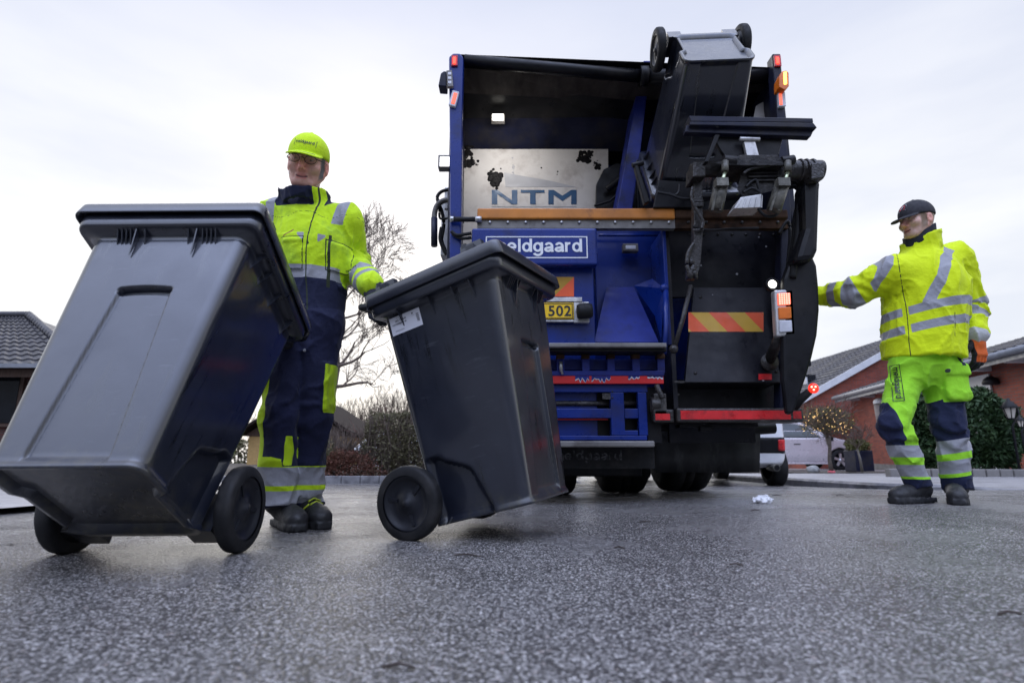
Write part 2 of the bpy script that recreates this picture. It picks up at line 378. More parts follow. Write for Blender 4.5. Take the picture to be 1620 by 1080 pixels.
# ================================================================ setting
def asphalt():
    m, t, n, l, bs = NT('wet_asphalt')
    tc = n.new('ShaderNodeTexCoord')
    def cells(scale):
        vo = n.new('ShaderNodeTexVoronoi'); vo.inputs['Scale'].default_value = scale; l.new(tc.outputs['Object'], vo.inputs['Vector'])
        sx = n.new('ShaderNodeSeparateColor'); l.new(vo.outputs['Color'], sx.inputs[0]); return vo, sx
    vo, sx = cells(140); v2, s2 = cells(80)
    stops = [(0.0, (.135, .128, .122)), (0.30, (.235, .223, .214)), (0.62, (.36, .343, .33)), (0.85, (.51, .488, .47)), (0.95, (.66, .635, .615)), (0.98, (.36, .29, .26)), (1.0, (.64, .62, .61))]
    chip = _ramp(n, l, sx.outputs[0], stops); chip2 = _ramp(n, l, s2.outputs[0], stops)
    pick = _ramp(n, l, _noise(n, l, 55, 2), [(.50, 0.0), (.54, 1.0)]); chip = _mix(n, l, pick, chip, chip2)
    mort = _ramp(n, l, vo.outputs['Distance'], [(0.34, 1.0), (0.60, 0.0)])
    c = _mix(n, l, mort, (.070, .066, .064), chip)
    big = _noise(n, l, 0.9, 6, 0.62); tone = _ramp(n, l, big, [(0.3, 0.72), (0.7, 1.15)])
    c = _mix(n, l, 1.0, c, tone, 'MULTIPLY')
    st = _ramp(n, l, _noise(n, l, 2.3, 6, .7), [(.60, 0.0), (.72, .55)]); c = _mix(n, l, st, c, (.055, .052, .058))   # damp, oily stains
    l.new(c, bs.inputs['Base Color'])
    wet = _noise(n, l, 1.3, 5, 0.6)
    rg = _ramp(n, l, wet, [(0.38, 0.13), (0.60, 0.34)]); l.new(rg, bs.inputs['Roughness'])
    bs.inputs['Specular IOR Level'].default_value = 0.5
    h = _math(n, l, 'MULTIPLY', _math(n, l, 'SUBTRACT', 1.0, vo.outputs['Distance']), 1.0)
    h2 = _math(n, l, 'ADD', h, _math(n, l, 'MULTIPLY', s2.outputs[1], .9)); b = _bump(n, l, h2, 0.8, 0.0045, bs)
    b = _bump(n, l, _noise(n, l, 260, 3), 0.25, 0.0015, bs, b)
    _bump(n, l, _noise(n, l, 5, 4), 0.15, 0.02, bs, b)
    return m
M_ROAD = asphalt()
def sheet(name, xs, ys, zf, mat, kind='structure'):
    X, Y = np.meshgrid(xs, ys); V = np.stack([X, Y, zf(X, Y)], -1).reshape(-1, 3); a, b = len(xs), len(ys)
    i = np.arange((b - 1) * (a - 1)); r, c = i // (a - 1), i % (a - 1); q = r * a + c
    o = npmesh(name, V, np.stack([q, q + 1, q + a + 1, q + a], 1), mat); return tag(o, kind=kind)
sheet('road', np.r_[np.arange(-160, -8, 8), np.arange(-8, 8, .25), np.arange(8, 170, 8)], np.r_[np.arange(-6, 12, .25), np.arange(12, 60, 2), np.arange(60, 330, 15)], G, M_ROAD)
M_PAVE = simple('wet_paving', (.30, .29, .29), rough=.42, var=.2, scale=5, dirt=(.13, .125, .125), dscale=1.5, dth=(.5, .72), bump=.35, bscale=60, bdist=.004, stretch=(.6, 2.5, 1))
M_KERB = simple('kerb_stone', (.20, .195, .20), rough=.5, var=.3, scale=7, dirt=(.05, .05, .055), dscale=4, bump=.4, bscale=80)
M_BRICKROW = simple('red_brick_row', (.22, .075, .045), rough=.6, var=.35, scale=14, bump=.4)
M_SOIL = simple('wet_soil', (.045, .035, .028), rough=.8, var=.5, scale=9, bump=.8, bscale=30, bdist=.02)
def KX(y): return 3.9 + .28 * (1 - sm(5.75, 6.25, y)) + .1 * sm(6.3, 8.3, y) - .25 * sm(9, 16, y)
def KB(x): return 5.78 + .05 * (x - 4.0)
def yard_z(x, y): return YD(x, y) - .045 * sm(4.25, 4.9, x) * (1 - sm(6.4, 7.6, y))
def yard():
    s = np.r_[np.linspace(0, .06, 8), np.linspace(.08, 1, 30)]; tt = np.r_[np.linspace(0, .06, 14), np.linspace(.075, 1, 30)]
    S, T = np.meshgrid(s, tt); y0 = KB(4.0) + T * (70 - KB(4.0)); x = KX(y0) + S * (60 - KX(y0)); y = KB(x) + T * (70 - KB(x))
    V = np.stack([x, y, yard_z(x, y)], -1).reshape(-1, 3); a, b = len(s), len(tt)
    i = np.arange((b - 1) * (a - 1)); r, c = i // (a - 1), i % (a - 1); q = r * a + c
    tag(npmesh('pavement', V, np.stack([q, q + 1, q + a + 1, q + a], 1), M_PAVE), kind='structure')
    # kerb: side along the road, then round the corner
    pts = [(float(KX(y)), y) for y in np.r_[np.arange(30, 8, -1.5), np.arange(8, 5.78, -.12)]] + [(x, float(KB(x))) for x in np.arange(4.2, 12, .25)]
    mb = MB(); rows = []
    for i, (x, y) in enumerate(pts):
        p = np.array(pts[max(i - 1, 0)]); q = np.array(pts[min(i + 1, len(pts) - 1)]); d = (q - p) / np.linalg.norm(q - p); nrm = np.array((d[1], -d[0]))  # towards the road
        if nrm @ np.array((x - 20, y - 30)) < 0: nrm = -nrm
        zt = float(yard_z(x, y)) + .006; zb = float(G(x, y)) - .05
        a = np.array((x, y)); o = a + nrm * .10
        rows.append([(*a, zt), (*(a + nrm * .075), zt), (*(o), zt - .025), (*(o + nrm * .005), zb)])
    vs = [p for r in rows for p in r]; fs = [(i * 4 + k, i * 4 + k + 1, i * 4 + k + 5, i * 4 + k + 4) for i in range(len(rows) - 1) for k in range(3)]
    mb.add(vs, fs); tag(mb.build('kerb', M_KERB), kind='structure')
yard()
# left pavement with a brick edging row, then the kerb and planting bed in front of the hedge
mb = MB(); E_ = [(-14, 2.5), (-4.0, 2.98), (-2.72, 3.15), (-2.66, 3.4), (-2.9, 4.2), (-3.6, 6.5), (-4.2, 9.6), (-14, 9.6)]
mb.add([(x, y, float(G(x, y)) + .035) for x, y in E_], [list(range(len(E_)))])
tag(mb.build('pavement_beside_house', M_PAVE), kind='structure')
mb = MB()
for k in range(60):
    u = k / 60; x = -12 + 9.3 * u; y = 2.5 + (x + 14) * (.48 / 10) if x < -4 else 2.98 + (x + 4) * (.17 / 1.28)
    mb.box((x, y - .07, float(G(x, y)) + .02), (.145, .10, .05))
tag(mb.build('brick_edging', M_BRICKROW, bevel=.006), kind='structure')
sheet('planting_bed', np.r_[np.arange(-60, 1.2, 2), 1.2], np.r_[9.98, np.arange(11, 60, 4)], lambda x, y: G(x, y) + .07 + 0 * x, M_SOIL)
mb = MB()
for k in range(40):
    x = -12 + k * .32; mb.box((x, 9.92, float(G(x, 9.9)) + .04), (.312, .12, .17))
tag(mb.build('kerb_before_hedge', M_KERB, bevel=.008), kind='structure')
sheet('planting_strip', np.linspace(4.6, 9.4, 12), np.linspace(12.4, 16.8, 10), lambda x, y: YD(x, y) + .012 + .02 * np.sin(x * 5) * np.sin(y * 4), M_SOIL)

# hairline cracks in the old surface behind the left bin
def cracks():
    rg = random.Random(17); mb = MB()
    for P, w in (([(-2.3, 2.02), (-1.9, 2.10), (-1.55, 2.30), (-1.1, 2.42), (-.75, 2.52)], .006), ([(-1.2, 2.08), (-.8, 2.2), (-.55, 2.38)], .004), ([(-2.6, 2.5), (-2.1, 2.62), (-1.5, 2.9)], .005), ([(.9, 3.1), (1.5, 3.18), (2.0, 3.12)], .004), ([(2.2, 3.9), (2.9, 3.95), (3.6, 4.1)], .006), ([(1.6, 4.5), (2.4, 4.45), (3.3, 4.7)], .005)):
        pts = []
        for (a, b) in zip(P[:-1], P[1:]):
            for k in range(14): t = k / 14; pts.append((a[0] + (b[0] - a[0]) * t + rg.gauss(0, .012), a[1] + (b[1] - a[1]) * t + rg.gauss(0, .010)))
        L = []
        for x, y in pts: ww = w * rg.uniform(.3, 1.2); z = float(G(x, y)) + .004; L += [(x, y - ww, z), (x, y + ww, z)]
        mb.add(L, [(2 * i, 2 * i + 1, 2 * i + 3, 2 * i + 2) for i in range(len(pts) - 1)])
    tag(mb.build('road_crack', simple('dark_crack', (.012, .012, .013), rough=.9)), kind='structure')
cracks()
# ================================================================ refuse truck
M_BLUE = simple('blue_paint', (.004, .022, .18), rough=.32, var=.2, scale=3, dirt=(.015, .016, .04), dscale=2.2, dth=(.52, .75), coat=.1, spec=.3)
M_BLUE2 = simple('worn_blue_paint', (.018, .03, .20), rough=.45, var=.3, scale=6, dirt=(.012, .012, .02), dscale=3, dth=(.5, .7), spec=.22)
M_NAVY = simple('blue_black_steel', (.012, .014, .032), rough=.42, var=.4, scale=4, dirt=(.03, .027, .026), dscale=3, spec=.22)
M_BLACK = simple('black_paint', (.008, .008, .010), rough=.38, var=.4, scale=5, dirt=(.02, .018, .018), dscale=3, spec=.22)
M_BLACKDOT = simple('black_paint_with_splashes', (.013, .013, .018), rough=.36, var=.4, scale=5, dirt=(.03, .028, .03), dscale=2.5, dots=(9, .075, (.42, .42, .44)), spec=.22)
M_GREASE = simple('greasy_steel', (.022, .019, .018), rough=.36, var=.6, scale=14, dirt=(.10, .09, .08), dscale=9, dth=(.55, .75), bump=.9, bscale=60, bdist=.006, spec=.5)
M_HOOD = simple('dirty_hood_steel', (.055, .048, .045), rough=.7, var=.4, scale=3, dirt=(.02, .018, .018), dscale=2.5, stretch=(3, 1, 1), spec=.08)
M_DARKRUST = simple('rusty_brown_rail', (.055, .030, .018), rough=.75, var=.6, scale=9, dirt=(.012, .01, .009), dscale=6, bump=.5, spec=.08)
M_AMBERRAIL = simple('amber_rail', (.50, .17, .015), rough=.5, var=.25, scale=5, dirt=(.16, .05, .012), dscale=6, dth=(.56, .72))
M_STRIP = simple('grey_bolt_strip', (.17, .16, .15), rough=.55, metal=.3, var=.25, scale=6, dirt=(.06, .05, .045), dscale=5)
M_STEEL = simple('bare_steel', (.42, .42, .42), rough=.35, metal=.9, var=.2, scale=8)
M_ALU = simple('scuffed_aluminium', (.55, .54, .53), rough=.42, metal=.6, var=.2, scale=9, dirt=(.2, .19, .18), dscale=8)
M_WHITEP = simple('off_white_packer', (.60, .575, .555), spec=.05, rough=.9, var=.12, scale=3, dirt=(.36, .33, .31), dscale=6, dth=(.46, .75))
M_TAR = simple('black_muck', (.010, .009, .010), rough=.5, var=.5, scale=30, bump=.8, bscale=90, spec=.08)
M_NTM = simple('teal_lettering', (.008, .06, .15), rough=.5, var=.2, scale=9)
M_LETW = simple('white_lettering', (.74, .75, .77), rough=.45, var=.05)
M_VEIL = simple('grey_print', (.36, .36, .38), rough=.6, var=.1)
M_YEL = simple('yellow_plate', (.80, .50, .005), rough=.35, var=.05)
M_INK = simple('black_ink', (.012, .012, .012), rough=.5)
M_RUB = simple('black_rubber', (.014, .014, .015), rough=.62, var=.3, scale=12, dirt=(.035, .033, .032), dscale=7, spec=.22)
M_REDREF = simple('red_reflective', (.62, .018, .022), rough=.35, var=.15, scale=10, dirt=(.2, .01, .012), dscale=9)
M_REDP = simple('red_paint', (.60, .012, .014), rough=.4, var=.1)
M_RAWW = simple('scraped_primer', (.55, .56, .60), rough=.6)
M_HOSE = simple('hydraulic_hose', (.012, .012, .013), rough=.5, spec=.22)
L_RED = glow('lit_red_lamp', (1, .05, .02), 3.0, (.6, .02, .02)); L_AMB = glow('lit_amber_lamp', (1, .33, .02), 2.6, (.8, .3, .02))
L_WHT = glow('lit_white_lamp', (1, .96, .88), 5.0); L_REDL = glow('lit_red_cluster', (1, .16, .08), 1.0, (.8, .08, .05))
M_AMBL = simple('amber_lens', (.75, .17, .02), rough=.2); M_CLRL = simple('clear_lens', (.62, .62, .66), rough=.2); M_REDL = simple('red_lens', (.5, .02, .03), rough=.2)
M_GLASSK = simple('lamp_reflector', (.30, .30, .33), rough=.2, metal=.6)

def pr(mb, x0, y0, x1, y1, Y, th, mi=0):              # upright slab facing the road behind the truck, front face at distance Y
    zt = at((x0 + x1) / 2, y0, Y)[2]; zb = at((x0 + x1) / 2, y1, Y)[2]
    xl = at(x0, (y0 + y1) / 2, Y)[0]; xr = at(x1, (y0 + y1) / 2, Y)[0]
    return mb.bb((xl, Y, zb), (xr, Y + th, zt), mi)
def pp(mb, pts, Y, th, mi=0):                         # flat plate with an outline, front face at distance Y
    P = [at(x, y, Y) for x, y in pts]; n = len(P)
    return mb.add(P + [p + np.array((0, th, 0)) for p in P], [list(range(n)), [n + k for k in range(n)][::-1]] + [(k, n + k, n + (k + 1) % n, (k + 1) % n) for k in range(n)], mi)
def one(fn, name, mat, parent, bevel=0.006):
    mb = MB(); fn(mb); return mb.build(name, mat, parent, bevel)
XL, XR, YR = -0.47, 2.035, 3.80                       # truck sides and rear plane
ZTOP = at(970, 86, YR)[2]
truck = empty('garbage_truck', (0.78, 5.7, float(G(.78, 5.7))), 'blue and black garbage truck seen from behind with open hopper and raised bin lifter', 'garbage truck')

# --- bodywork
one(lambda m: m.bb((XL + .03, 4.95, .72), (XR - .03, 10.3, ZTOP - .22)), 'body', M_BLUE, truck, .05)
one(lambda m: (m.bb((XL + .1, 10.45, .55), (XR - .1, 12.2, 2.7)),), 'cab', M_BLUE, truck, .12)
one(lambda m: (m.bb((.25, 4.3, .50), (.45, 11.5, .80)), m.bb((1.1, 4.3, .50), (1.3, 11.5, .80)), m.bb((.0, 5.3, .22), (1.5, 5.75, .62)), m.bb((.1, 4.62, .14), (1.03, 4.70, .55)), m.bb((-.3, 4.5, .55), (1.9, 4.95, .8))), 'chassis', M_BLACK, truck, .01)
def wheel(x0, x1, y, r, par=truck):
    z = float(G((x0 + x1) / 2, y)) + r; w = x1 - x0; c = ((x0 + x1) / 2, y, z)
    mb = MB(); mb.lathe([(-w/2, r*.62), (-w/2, r*.9), (-w*.44, r*.97), (-w*.36, r), (-w*.12, r), (-w*.11, r*.975), (-w*.08, r*.975), (-w*.07, r), (w*.07, r), (w*.08, r*.975), (w*.11, r*.975), (w*.12, r), (w*.36, r), (w*.44, r*.97), (w/2, r*.9), (w/2, r*.62)], c, (1, 0, 0), 40)
    t = mb.build('tyre', M_RUB, par)
    mb = MB(); mb.lathe([(-w*.3, .02), (-w*.3, r*.64), (w*.3, r*.64), (w*.3, .02)], c, (1, 0, 0), 28); mb.build('rim', M_GREASE, t)
for x0, x1 in ((1.43, 1.86), (.86, 1.27), (-.31, .1), (.2, .6)):
    wheel(x0, x1, 5.72, .50); 
for x0, x1 in ((1.5, 1.86), (-.31, .05)): wheel(x0, x1, 10.6, .50)
# --- tailgate side walls and posts
def side(mb, xo, xi, mi=0):
    zb = 2.0; prof = [(YR, .9), (YR, ZTOP), (YR + .35, ZTOP - .02), (5.0, ZTOP - .35), (5.0, .9)]
    mb.prism(prof, (xo, 0, 0), (0, 1, 0), (0, 0, 1), (xi - xo, 0, 0), mi)
one(lambda m: side(m, XL + .012, XL + .05), 'side_wall', M_NAVY, truck); one(lambda m: side(m, XR - .05, XR - .012), 'side_wall', M_NAVY, truck)
def post_l(m):
    pp(m, [(710, 90), (716, 84), (728, 84), (733, 90), (731, 170), (730, 330), (729, 420), (711, 420), (711.5, 250)], YR - .03, .10)
one(post_l, 'corner_post', M_BLUE, truck, .012)
def post_r(m):
    pp(m, [(1222, 85), (1235, 85), (1243, 190), (1252, 330), (1252, 650), (1234, 650), (1236, 330), (1230, 190)], YR - .03, .10)
one(post_r, 'corner_post', M_NAVY, truck, .008)
# light inner face behind the right post, pale upper corner
one(lambda m: pp(m, [(1192, 190), (1196, 168), (1226, 150), (1228, 190)], YR + .25, .01), 'inner_panel', M_WHITEP, truck, 0)
# --- hood: roof beam, sloping underside, back panels
a, b = at(735, 97, YR + .05), at(1018, 121, YR + .10); c = at(1216, 121, YR + .10)
one(lambda m: (m.tube([a, b], .048, 20), m.tube([b, c], .055, 20), m.tube([b + np.array((-.03, 0, 0)), b + np.array((.03, 0, 0))], .075, 16)), 'roof_beam', M_BLACK, truck, 0)
def hood(m):
    xl, xr = XL + .05, XR - .05
    zb = a[2] - .02; z1 = at(850, 168, 4.35)[2]; z2 = at(850, 236, 4.62)[2]
    m.add([(xl, YR + .06, zb), (b[0] + .02, YR + .1, b[2] - .03), (b[0] + .02, 4.35, z1 - .02), (xl, 4.35, z1)], [(0, 1, 2, 3)], 0)
    m.add([(b[0] + .02, YR + .1, b[2] - .03), (xr, YR + .1, b[2] - .03), (xr, 4.35, z1 - .02), (b[0] + .02, 4.35, z1 - .02)], [(0, 1, 2, 3)], 0)
    m.add([(xl, 4.35, z1), (xr, 4.35, z1 - .02), (xr, 4.66, z2), (xl, 4.66, z2)], [(0, 1, 2, 3)], 1)
    m.add([(xl, YR + .05, zb + .08), (xr, YR + .05, b[2] + .04), (xr, 5.0, ZTOP - .3), (xl, 5.0, ZTOP - .3)], [(0, 1, 2, 3)], 2)
one(hood, 'hood', [M_HOOD, M_NAVY, M_BLACK], truck, 0)
def wl(m):
    p = at(788, 188, 4.33); m.box(p, (.115, .05, .075)); m.box(p - np.array((0, .03, .004)), (.095, .012, .055), mi=1)
one(wl, 'work_light', [M_STRIP, L_WHT], truck, .006)
wlamp = bpy.data.lights.new('work_lamp', 'AREA'); wlamp.energy = 3.6; wlamp.size = .2; wlamp.color = (1, .97, .93)
o = bpy.data.objects.new('work_lamp', wlamp); COL.objects.link(o); o.location = at(788, 190, 4.12); o.rotation_euler = Euler((RAD(48), 0, RAD(-14))); o.parent = truck; o.matrix_parent_inverse = Matrix.Translation(-truck.location)
# --- packer panel with the printed name
YP = 4.62
pk = one(lambda m: (pp(m, [(716, 236), (962, 236), (962, 400), (716, 400)], YP, .05),), 'packer_panel', M_WHITEP, truck, 0)
def pxy(px, py, d=0.004): return at(px, py, YP - d)
def letters(m):
    q = lambda P: m.add([pxy(778 + u * 134, 323 - v * 22.5) for u, v in P], [list(range(len(P)))])
    # N
    q([(0, 0), (.066, 0), (.066, 1), (0, 1)]); q([(.236, 0), (.302, 0), (.302, 1), (.236, 1)]); q([(.066, 1), (.066, .72), (.236, 0), (.236, .28)][::-1]) 
    # T
    q([(.342, .80), (.622, .80), (.622, 1), (.342, 1)]); q([(.452, 0), (.518, 0), (.518, .80), (.452, .80)])
    # M
    q([(.668, 0), (.730, 0), (.730, 1), (.668, 1)]); q([(.938, 0), (1.0, 0), (1.0, 1), (.938, 1)]); q([(.730, 1), (.730, .66), (.834, .22), (.834, .60)]); q([(.834, .22), (.938, .66), (.938, 1), (.834, .60)])
one(letters, 'printed_letters', M_NTM, pk, 0)
def swoosh(m):
    m.add([pxy(x, y, .002) for x, y in ((797, 273), (830, 279), (870, 286), (912, 296), (800, 296))], [(0, 1, 2, 3, 4)]); m.add([pxy(x, y, .003) for x, y in ((778, 326.5), (912, 326.5), (912, 327.5), (778, 327.5))], [(0, 1, 2, 3)])
one(swoosh, 'printed_swoosh', M_VEIL, pk, 0)
r = random.Random(3)
for cx, cy, rx, ry, k in ((783, 282, 12, 15, 60), (925, 249, 13, 10, 46), (945, 262, 8, 8, 12), (741, 248, 11, 26, 50), (755, 259, 4, 5, 6), (733, 352, 7, 7, 12), (856, 266, 1, 1, 1), (882, 275, 1, 4, 4), (812, 272, 3, 22, 22)):
    mb = MB()
    for i in range(k): x = cx + r.gauss(0, rx * .42); y = cy + r.gauss(0, ry * .42); mb.ball(pxy(x, y, 0), r.uniform(.006, .026) * min(1, .25 + rx / 14), 9, 5, sc=(1, .2, 1))
    mb.build('muck_splat', M_TAR if cx != 812 else M_VEIL, pk)
# dark blade and divider on the right of the hopper
def blade(m):
    pp(m, [(943, 330), (944, 290), (955, 268), (975, 258), (1000, 262), (1010, 335)], 4.5, .06)
    m.tube([at(960, 300, 4.45), at(985, 280, 4.4), at(1005, 250, 4.35)], .03, 10)
    m.tube([at(940, 326, 4.46), at(965, 318, 4.44), at(985, 300, 4.42)], .012, 8)
one(blade, 'packer_blade', M_BLACK, truck, .006)
one(lambda m: pp(m, [(1018, 96), (1030, 96), (1012, 250), (1000, 335), (975, 335), (990, 250), (1005, 160)], YR + .35, .30), 'hopper_divider', M_BLUE2, truck, .008)
one(lambda m: pp(m, [(1000, 240), (1236, 240), (1236, 400), (1000, 400)], 4.55, .05), 'packer_panel', M_BLACK, truck, 0)
# --- hopper edge: amber rail, bolt strip, brown rail
one(lambda m: pr(m, 755, 329, 1068, 346, YR - .08, .10), 'hopper_rail', M_AMBERRAIL, truck, .01)
one(lambda m: pr(m, 1068.6, 331, 1247, 345, YR - .078, .10), 'hopper_rail', M_DARKRUST, truck, .01)
def strip(m, x0, x1):
    pr(m, x0, 346.5, x1, 361, YR - .06, .05)
    for x in np.arange(x0 + 20, x1 - 6, 28.3): m.lathe([(0, .011), (-.008, .011), (-.012, .006), (-.012, 0)], at(x, 352, YR - .06), (0, 1, 0), 10, 1)
one(lambda m: strip(m, 755, 1068), 'bolt_strip', [M_STRIP, M_STEEL], truck, 0)
one(lambda m: strip(m, 1068.6, 1247), 'bolt_strip', [M_DARKRUST, M_GREASE], truck, 0)
one(lambda m: (m.tube([at(711, 347, YR - .06), at(756, 347, YR - .08)], .018, 12), m.tube([at(712, 347, YR - .06), at(718, 347, YR - .06)], .022, 12, mi=1), m.tube([at(752, 347, YR - .08), at(762, 347, YR - .08)], .022, 12, mi=1)), 'hose_link', [M_HOSE, M_STEEL], truck, 0)
# --- sign panel
YS = YR - .10
sg = one(lambda m: pr(m, 746, 360.5, 945, 419, YS, .08), 'sign_panel', M_BLUE, truck, .014)
sc_ = at(849, 391, YS - .003); wS = at(929, 391, YS)[0] - at(768, 391, YS)[0]; hS = at(849, 374, YS)[2] - at(849, 408.5, YS)[2]
fS = lambda u, v: (sc_[0] + u, YS - .003, sc_[2] + v)
def signtxt(m):
    stroke_text(m, 'meldgaard', wS * .90, hS * .80, lambda u, v: fS(u, v - hS * .01)); frame_strips(m, wS, hS, .0075, fS)
one(signtxt, 'sign_lettering', M_LETW, sg, 0)
# --- lower blue bodywork
def lower(m):
    pr(m, 711, 400, 942, 700, YR, .10)
    pr(m, 942.5, 362, 1056, 545, 4.16, .05); m.bb((at(1052, 450, YR)[0], YR + .002, at(1052, 545, YR)[2]), (at(1058, 450, YR)[0], 4.15, at(1052, 362, YR)[2]))
    m.bb((at(943, 450, YR)[0] - .03, YR + .1, at(943, 545, YR)[2]), (at(943, 450, YR)[0], 4.15, at(943, 362, YR)[2]))
one(lower, 'rear_body', M_BLUE, truck, .006)
def chute(m):
    A = [at(960, 454, 4.12), at(1003, 454, 4.12), at(1042, 541, YR + .02), at(940, 541, YR + .02)]
    m.add(A + [p + np.array((0, .03, -.03)) for p in A], [(0, 1, 2, 3), (7, 6, 5, 4), (0, 4, 5, 1), (1, 5, 6, 2), (2, 6, 7, 3), (3, 7, 4, 0)])
one(chute, 'chute_plate', M_BLUE2, truck, 0)
def gus(m):
    m.add([at(1003, 452, 4.1), at(1032, 441, 4.0), at(1051, 456, 3.85), at(1036, 500, 3.95), at(1046, 541, 3.82)], [(0, 1, 2), (0, 2, 3), (3, 2, 4)])
def gus2(m):
    m.tube([at(1053, 458, YR - .03), at(1054, 520, YR - .05), at(1051, 560, YR - .08)], .018, 8); m.ball(at(1051, 456, YR - .02), .032)
one(gus, 'chute_gusset', M_BLUE, truck, 0); one(gus2, 'chute_strut', M_BLUE, truck, 0); one(lambda m: m.tube([at(947, 372, 4.1), at(1050, 372, 4.1)], .012, 8), 'chute_rail', M_BLUE, truck, 0)
one(lambda m: (pr(m, 986, 385, 1010, 397, 4.06, .06), pr(m, 990, 388, 1006, 394, 4.055, .02, 1)), 'marker_box', [M_STRIP, M_CLRL], truck, .004)
# warning triangle board above the plate
def warn(m):
    y = YR - .012; m.add([at(x, q, y) for x, q in ((820, 438), (908, 438), (876, 469), (820, 469))], [(0, 1, 2, 3)], 0); m.add([at(x, q, y) for x, q in ((908, 438), (908, 469), (876, 469))], [(0, 1, 2)], 1)
M_ORA = simple('orange_reflective', (.80, .10, .02), rough=.4, var=.08); M_OCH = simple('yellow_reflective', (.46, .25, .012), rough=.5, var=.12)
one(warn, 'warning_panel', [M_OCH, M_ORA], truck, 0)
hold = one(lambda m: (pr(m, 800, 470, 921, 477, YR - .05, .03), pr(m, 908, 477.3, 932, 510, YR - .045, .04), pr(m, 800, 506, 908, 509, YR - .05, .03)), 'plate_holder', M_ALU, truck, .003)
one(lambda m: (m.lathe([(-.05, 0), (-.05, .045), (-.03, .052), (.03, .052), (.05, .045), (.05, 0)], at(925, 492, YR - .09), (1, 0, .08), 20),), 'plate_lamp', M_RUB, hold, 0)
YN = YR - .052
pl = one(lambda m: pr(m, 806, 478.5, 907.5, 504.5, YN, .006), 'number_plate', M_YEL, truck, .002)
def plate(m):
    cx = at(857, 491.5, YN - .002); W = at(906, 491, YN)[0] - at(808, 491, YN)[0]; Hh = at(857, 479.5, YN)[2] - at(857, 503.5, YN)[2]
    f = lambda u, v: (cx[0] + u, YN - .002, cx[2] + v); frame_strips(m, W, Hh, .005, f)
    def word(s, x0, x1):
        u0 = at(x0, 491, YN)[0]; u1 = at(x1, 491, YN)[0]; h = at(885, 482.5, YN)[2] - at(885, 499.5, YN)[2]
        put_text(m, s, u1 - u0, h, lambda u, v: ((u0 + u1) / 2 + u, YN - .002, cx[2] + v), .02, 1.1)
    word('7', 849, 860); word('502', 867.5, 903.5)
one(plate, 'plate_number', M_INK, pl, 0)
# cross beam and comb
one(lambda m: (pr(m, 806, 542, 1055, 549, YR - .26, .22), pr(m, 806, 549.3, 1055, 556, YR - .22, .16, 1)), 'step_beam', [M_STRIP, M_BLACK], truck, .006)
TX = (887, 927, 967, 1006.5, 1046)
cb = one(lambda m: (pr(m, 830, 586, 1051, 594, YR - .10, .05), [pr(m, x - 6, 567, x + 6, 590, YR - .095, .04) for x in TX], pr(m, 860, 568, 1052, 585, YR - .02, .01)), 'lifter_comb', M_BLUE2, truck, .004)
for x in TX: one(lambda m: pr(m, x - 6.5, 559, x + 6.5, 567, YR - .115, .07), 'comb_tooth', M_DARKRUST, cb, .008)
one(lambda m: pr(m, 830, 594.4, 1050, 606.5, YR - .098, .03), 'red_band', M_REDP, cb, .002)
r = random.Random(9); YB = YR - .0995
for x0, x1, n in ((910, 932, 9), (936, 966, 14), (994, 1012, 8), (1024, 1049, 10)):   # worn patches where the paint is scraped to primer
    mb = MB(); xs = np.linspace(x0, x1, n)
    low = [594.6 + r.uniform(3, 11) * (1 if x0 < 990 else .45) for _ in xs]
    mb.add([at(x, 594.5, YB - .0008) for x in xs] + [at(x, y + r.uniform(.4, 1.6), YB - .0008) for x, y in zip(xs, low)], [(k, k + 1, n + k + 1, n + k) for k in range(n - 1)], 1)
    mb.add([at(x, 594.5, YB - .0016) for x in xs] + [at(x, max(594.6, y - r.uniform(.2, 1.8)), YB - .0016) for x, y in zip(xs, low)], [(k, k + 1, n + k + 1, n + k) for k in range(n - 1)], 0)
    mb.build('scraped_patch', [M_BLUE2, M_RAWW], cb, fix=False)
one(lambda m: (m.tube([at(887, 572, YR - .12), at(888, 588, YR - .12)], .012, 8), m.tube([at(886, 580, YR - .12), at(890, 592, YR - .12)], .008, 8)), 'latch_hook', M_STEEL, cb, 0)
# lower frame with openings
def lframe(m):
    Y, t = YR - .06, .06
    for r in ((830, 608, 1024, 620), (830, 646, 967, 661), (830, 689, 1024, 696), (966.5, 620.3, 988, 688.7), (1010, 620.3, 1024, 688.7), (988.3, 646, 1009.7, 661.5), (988.3, 680.5, 1009.7, 688.7)): pr(m, *r, Y, t)
one(lframe, 'lower_frame', M_BLUE, truck, .004)
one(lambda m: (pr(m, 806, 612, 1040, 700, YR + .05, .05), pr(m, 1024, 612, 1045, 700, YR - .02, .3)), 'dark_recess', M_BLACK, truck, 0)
one(lambda m: (m.tube([at(840, 638, YR + .0), at(1008, 638, YR + .0)], .018, 10), pr(m, 880, 661.8, 962, 664, YR - .03, .02, 1), pr(m, 953, 622, 966, 631, YR - .068, .02), m.ball(at(969, 619, YR - .07), .006, 8, 6), m.ball(at(969, 629, YR - .07), .006, 8, 6)), 'hydraulic_rod', [M_GREASE, M_REDP], truck, 0)
one(lambda m: pr(m, 806, 697, 1036, 707, YR - .16, .24), 'step_plate', M_STRIP, truck, .008)
fl = one(lambda m: pr(m, 830, 708, 1036, 741, YR + .08, .015), 'rubber_flap', M_RUB, truck, .003)
def flaptxt(m):
    u0, u1 = at(872, 722, YR)[0], at(985, 722, YR)[0]; c0 = at(929, 722, YR + .075); stroke_text(m, 'meldgaard', (u1 - u0), .085, lambda u, v: (c0[0] + u, YR + .0765, c0[2] + v))
one(flaptxt, 'faded_lettering', simple('faded_print', (.10, .10, .105), rough=.8, var=.5, scale=40, dirt=(.012, .012, .013), dscale=25, dth=(.42, .55)), fl, 0)
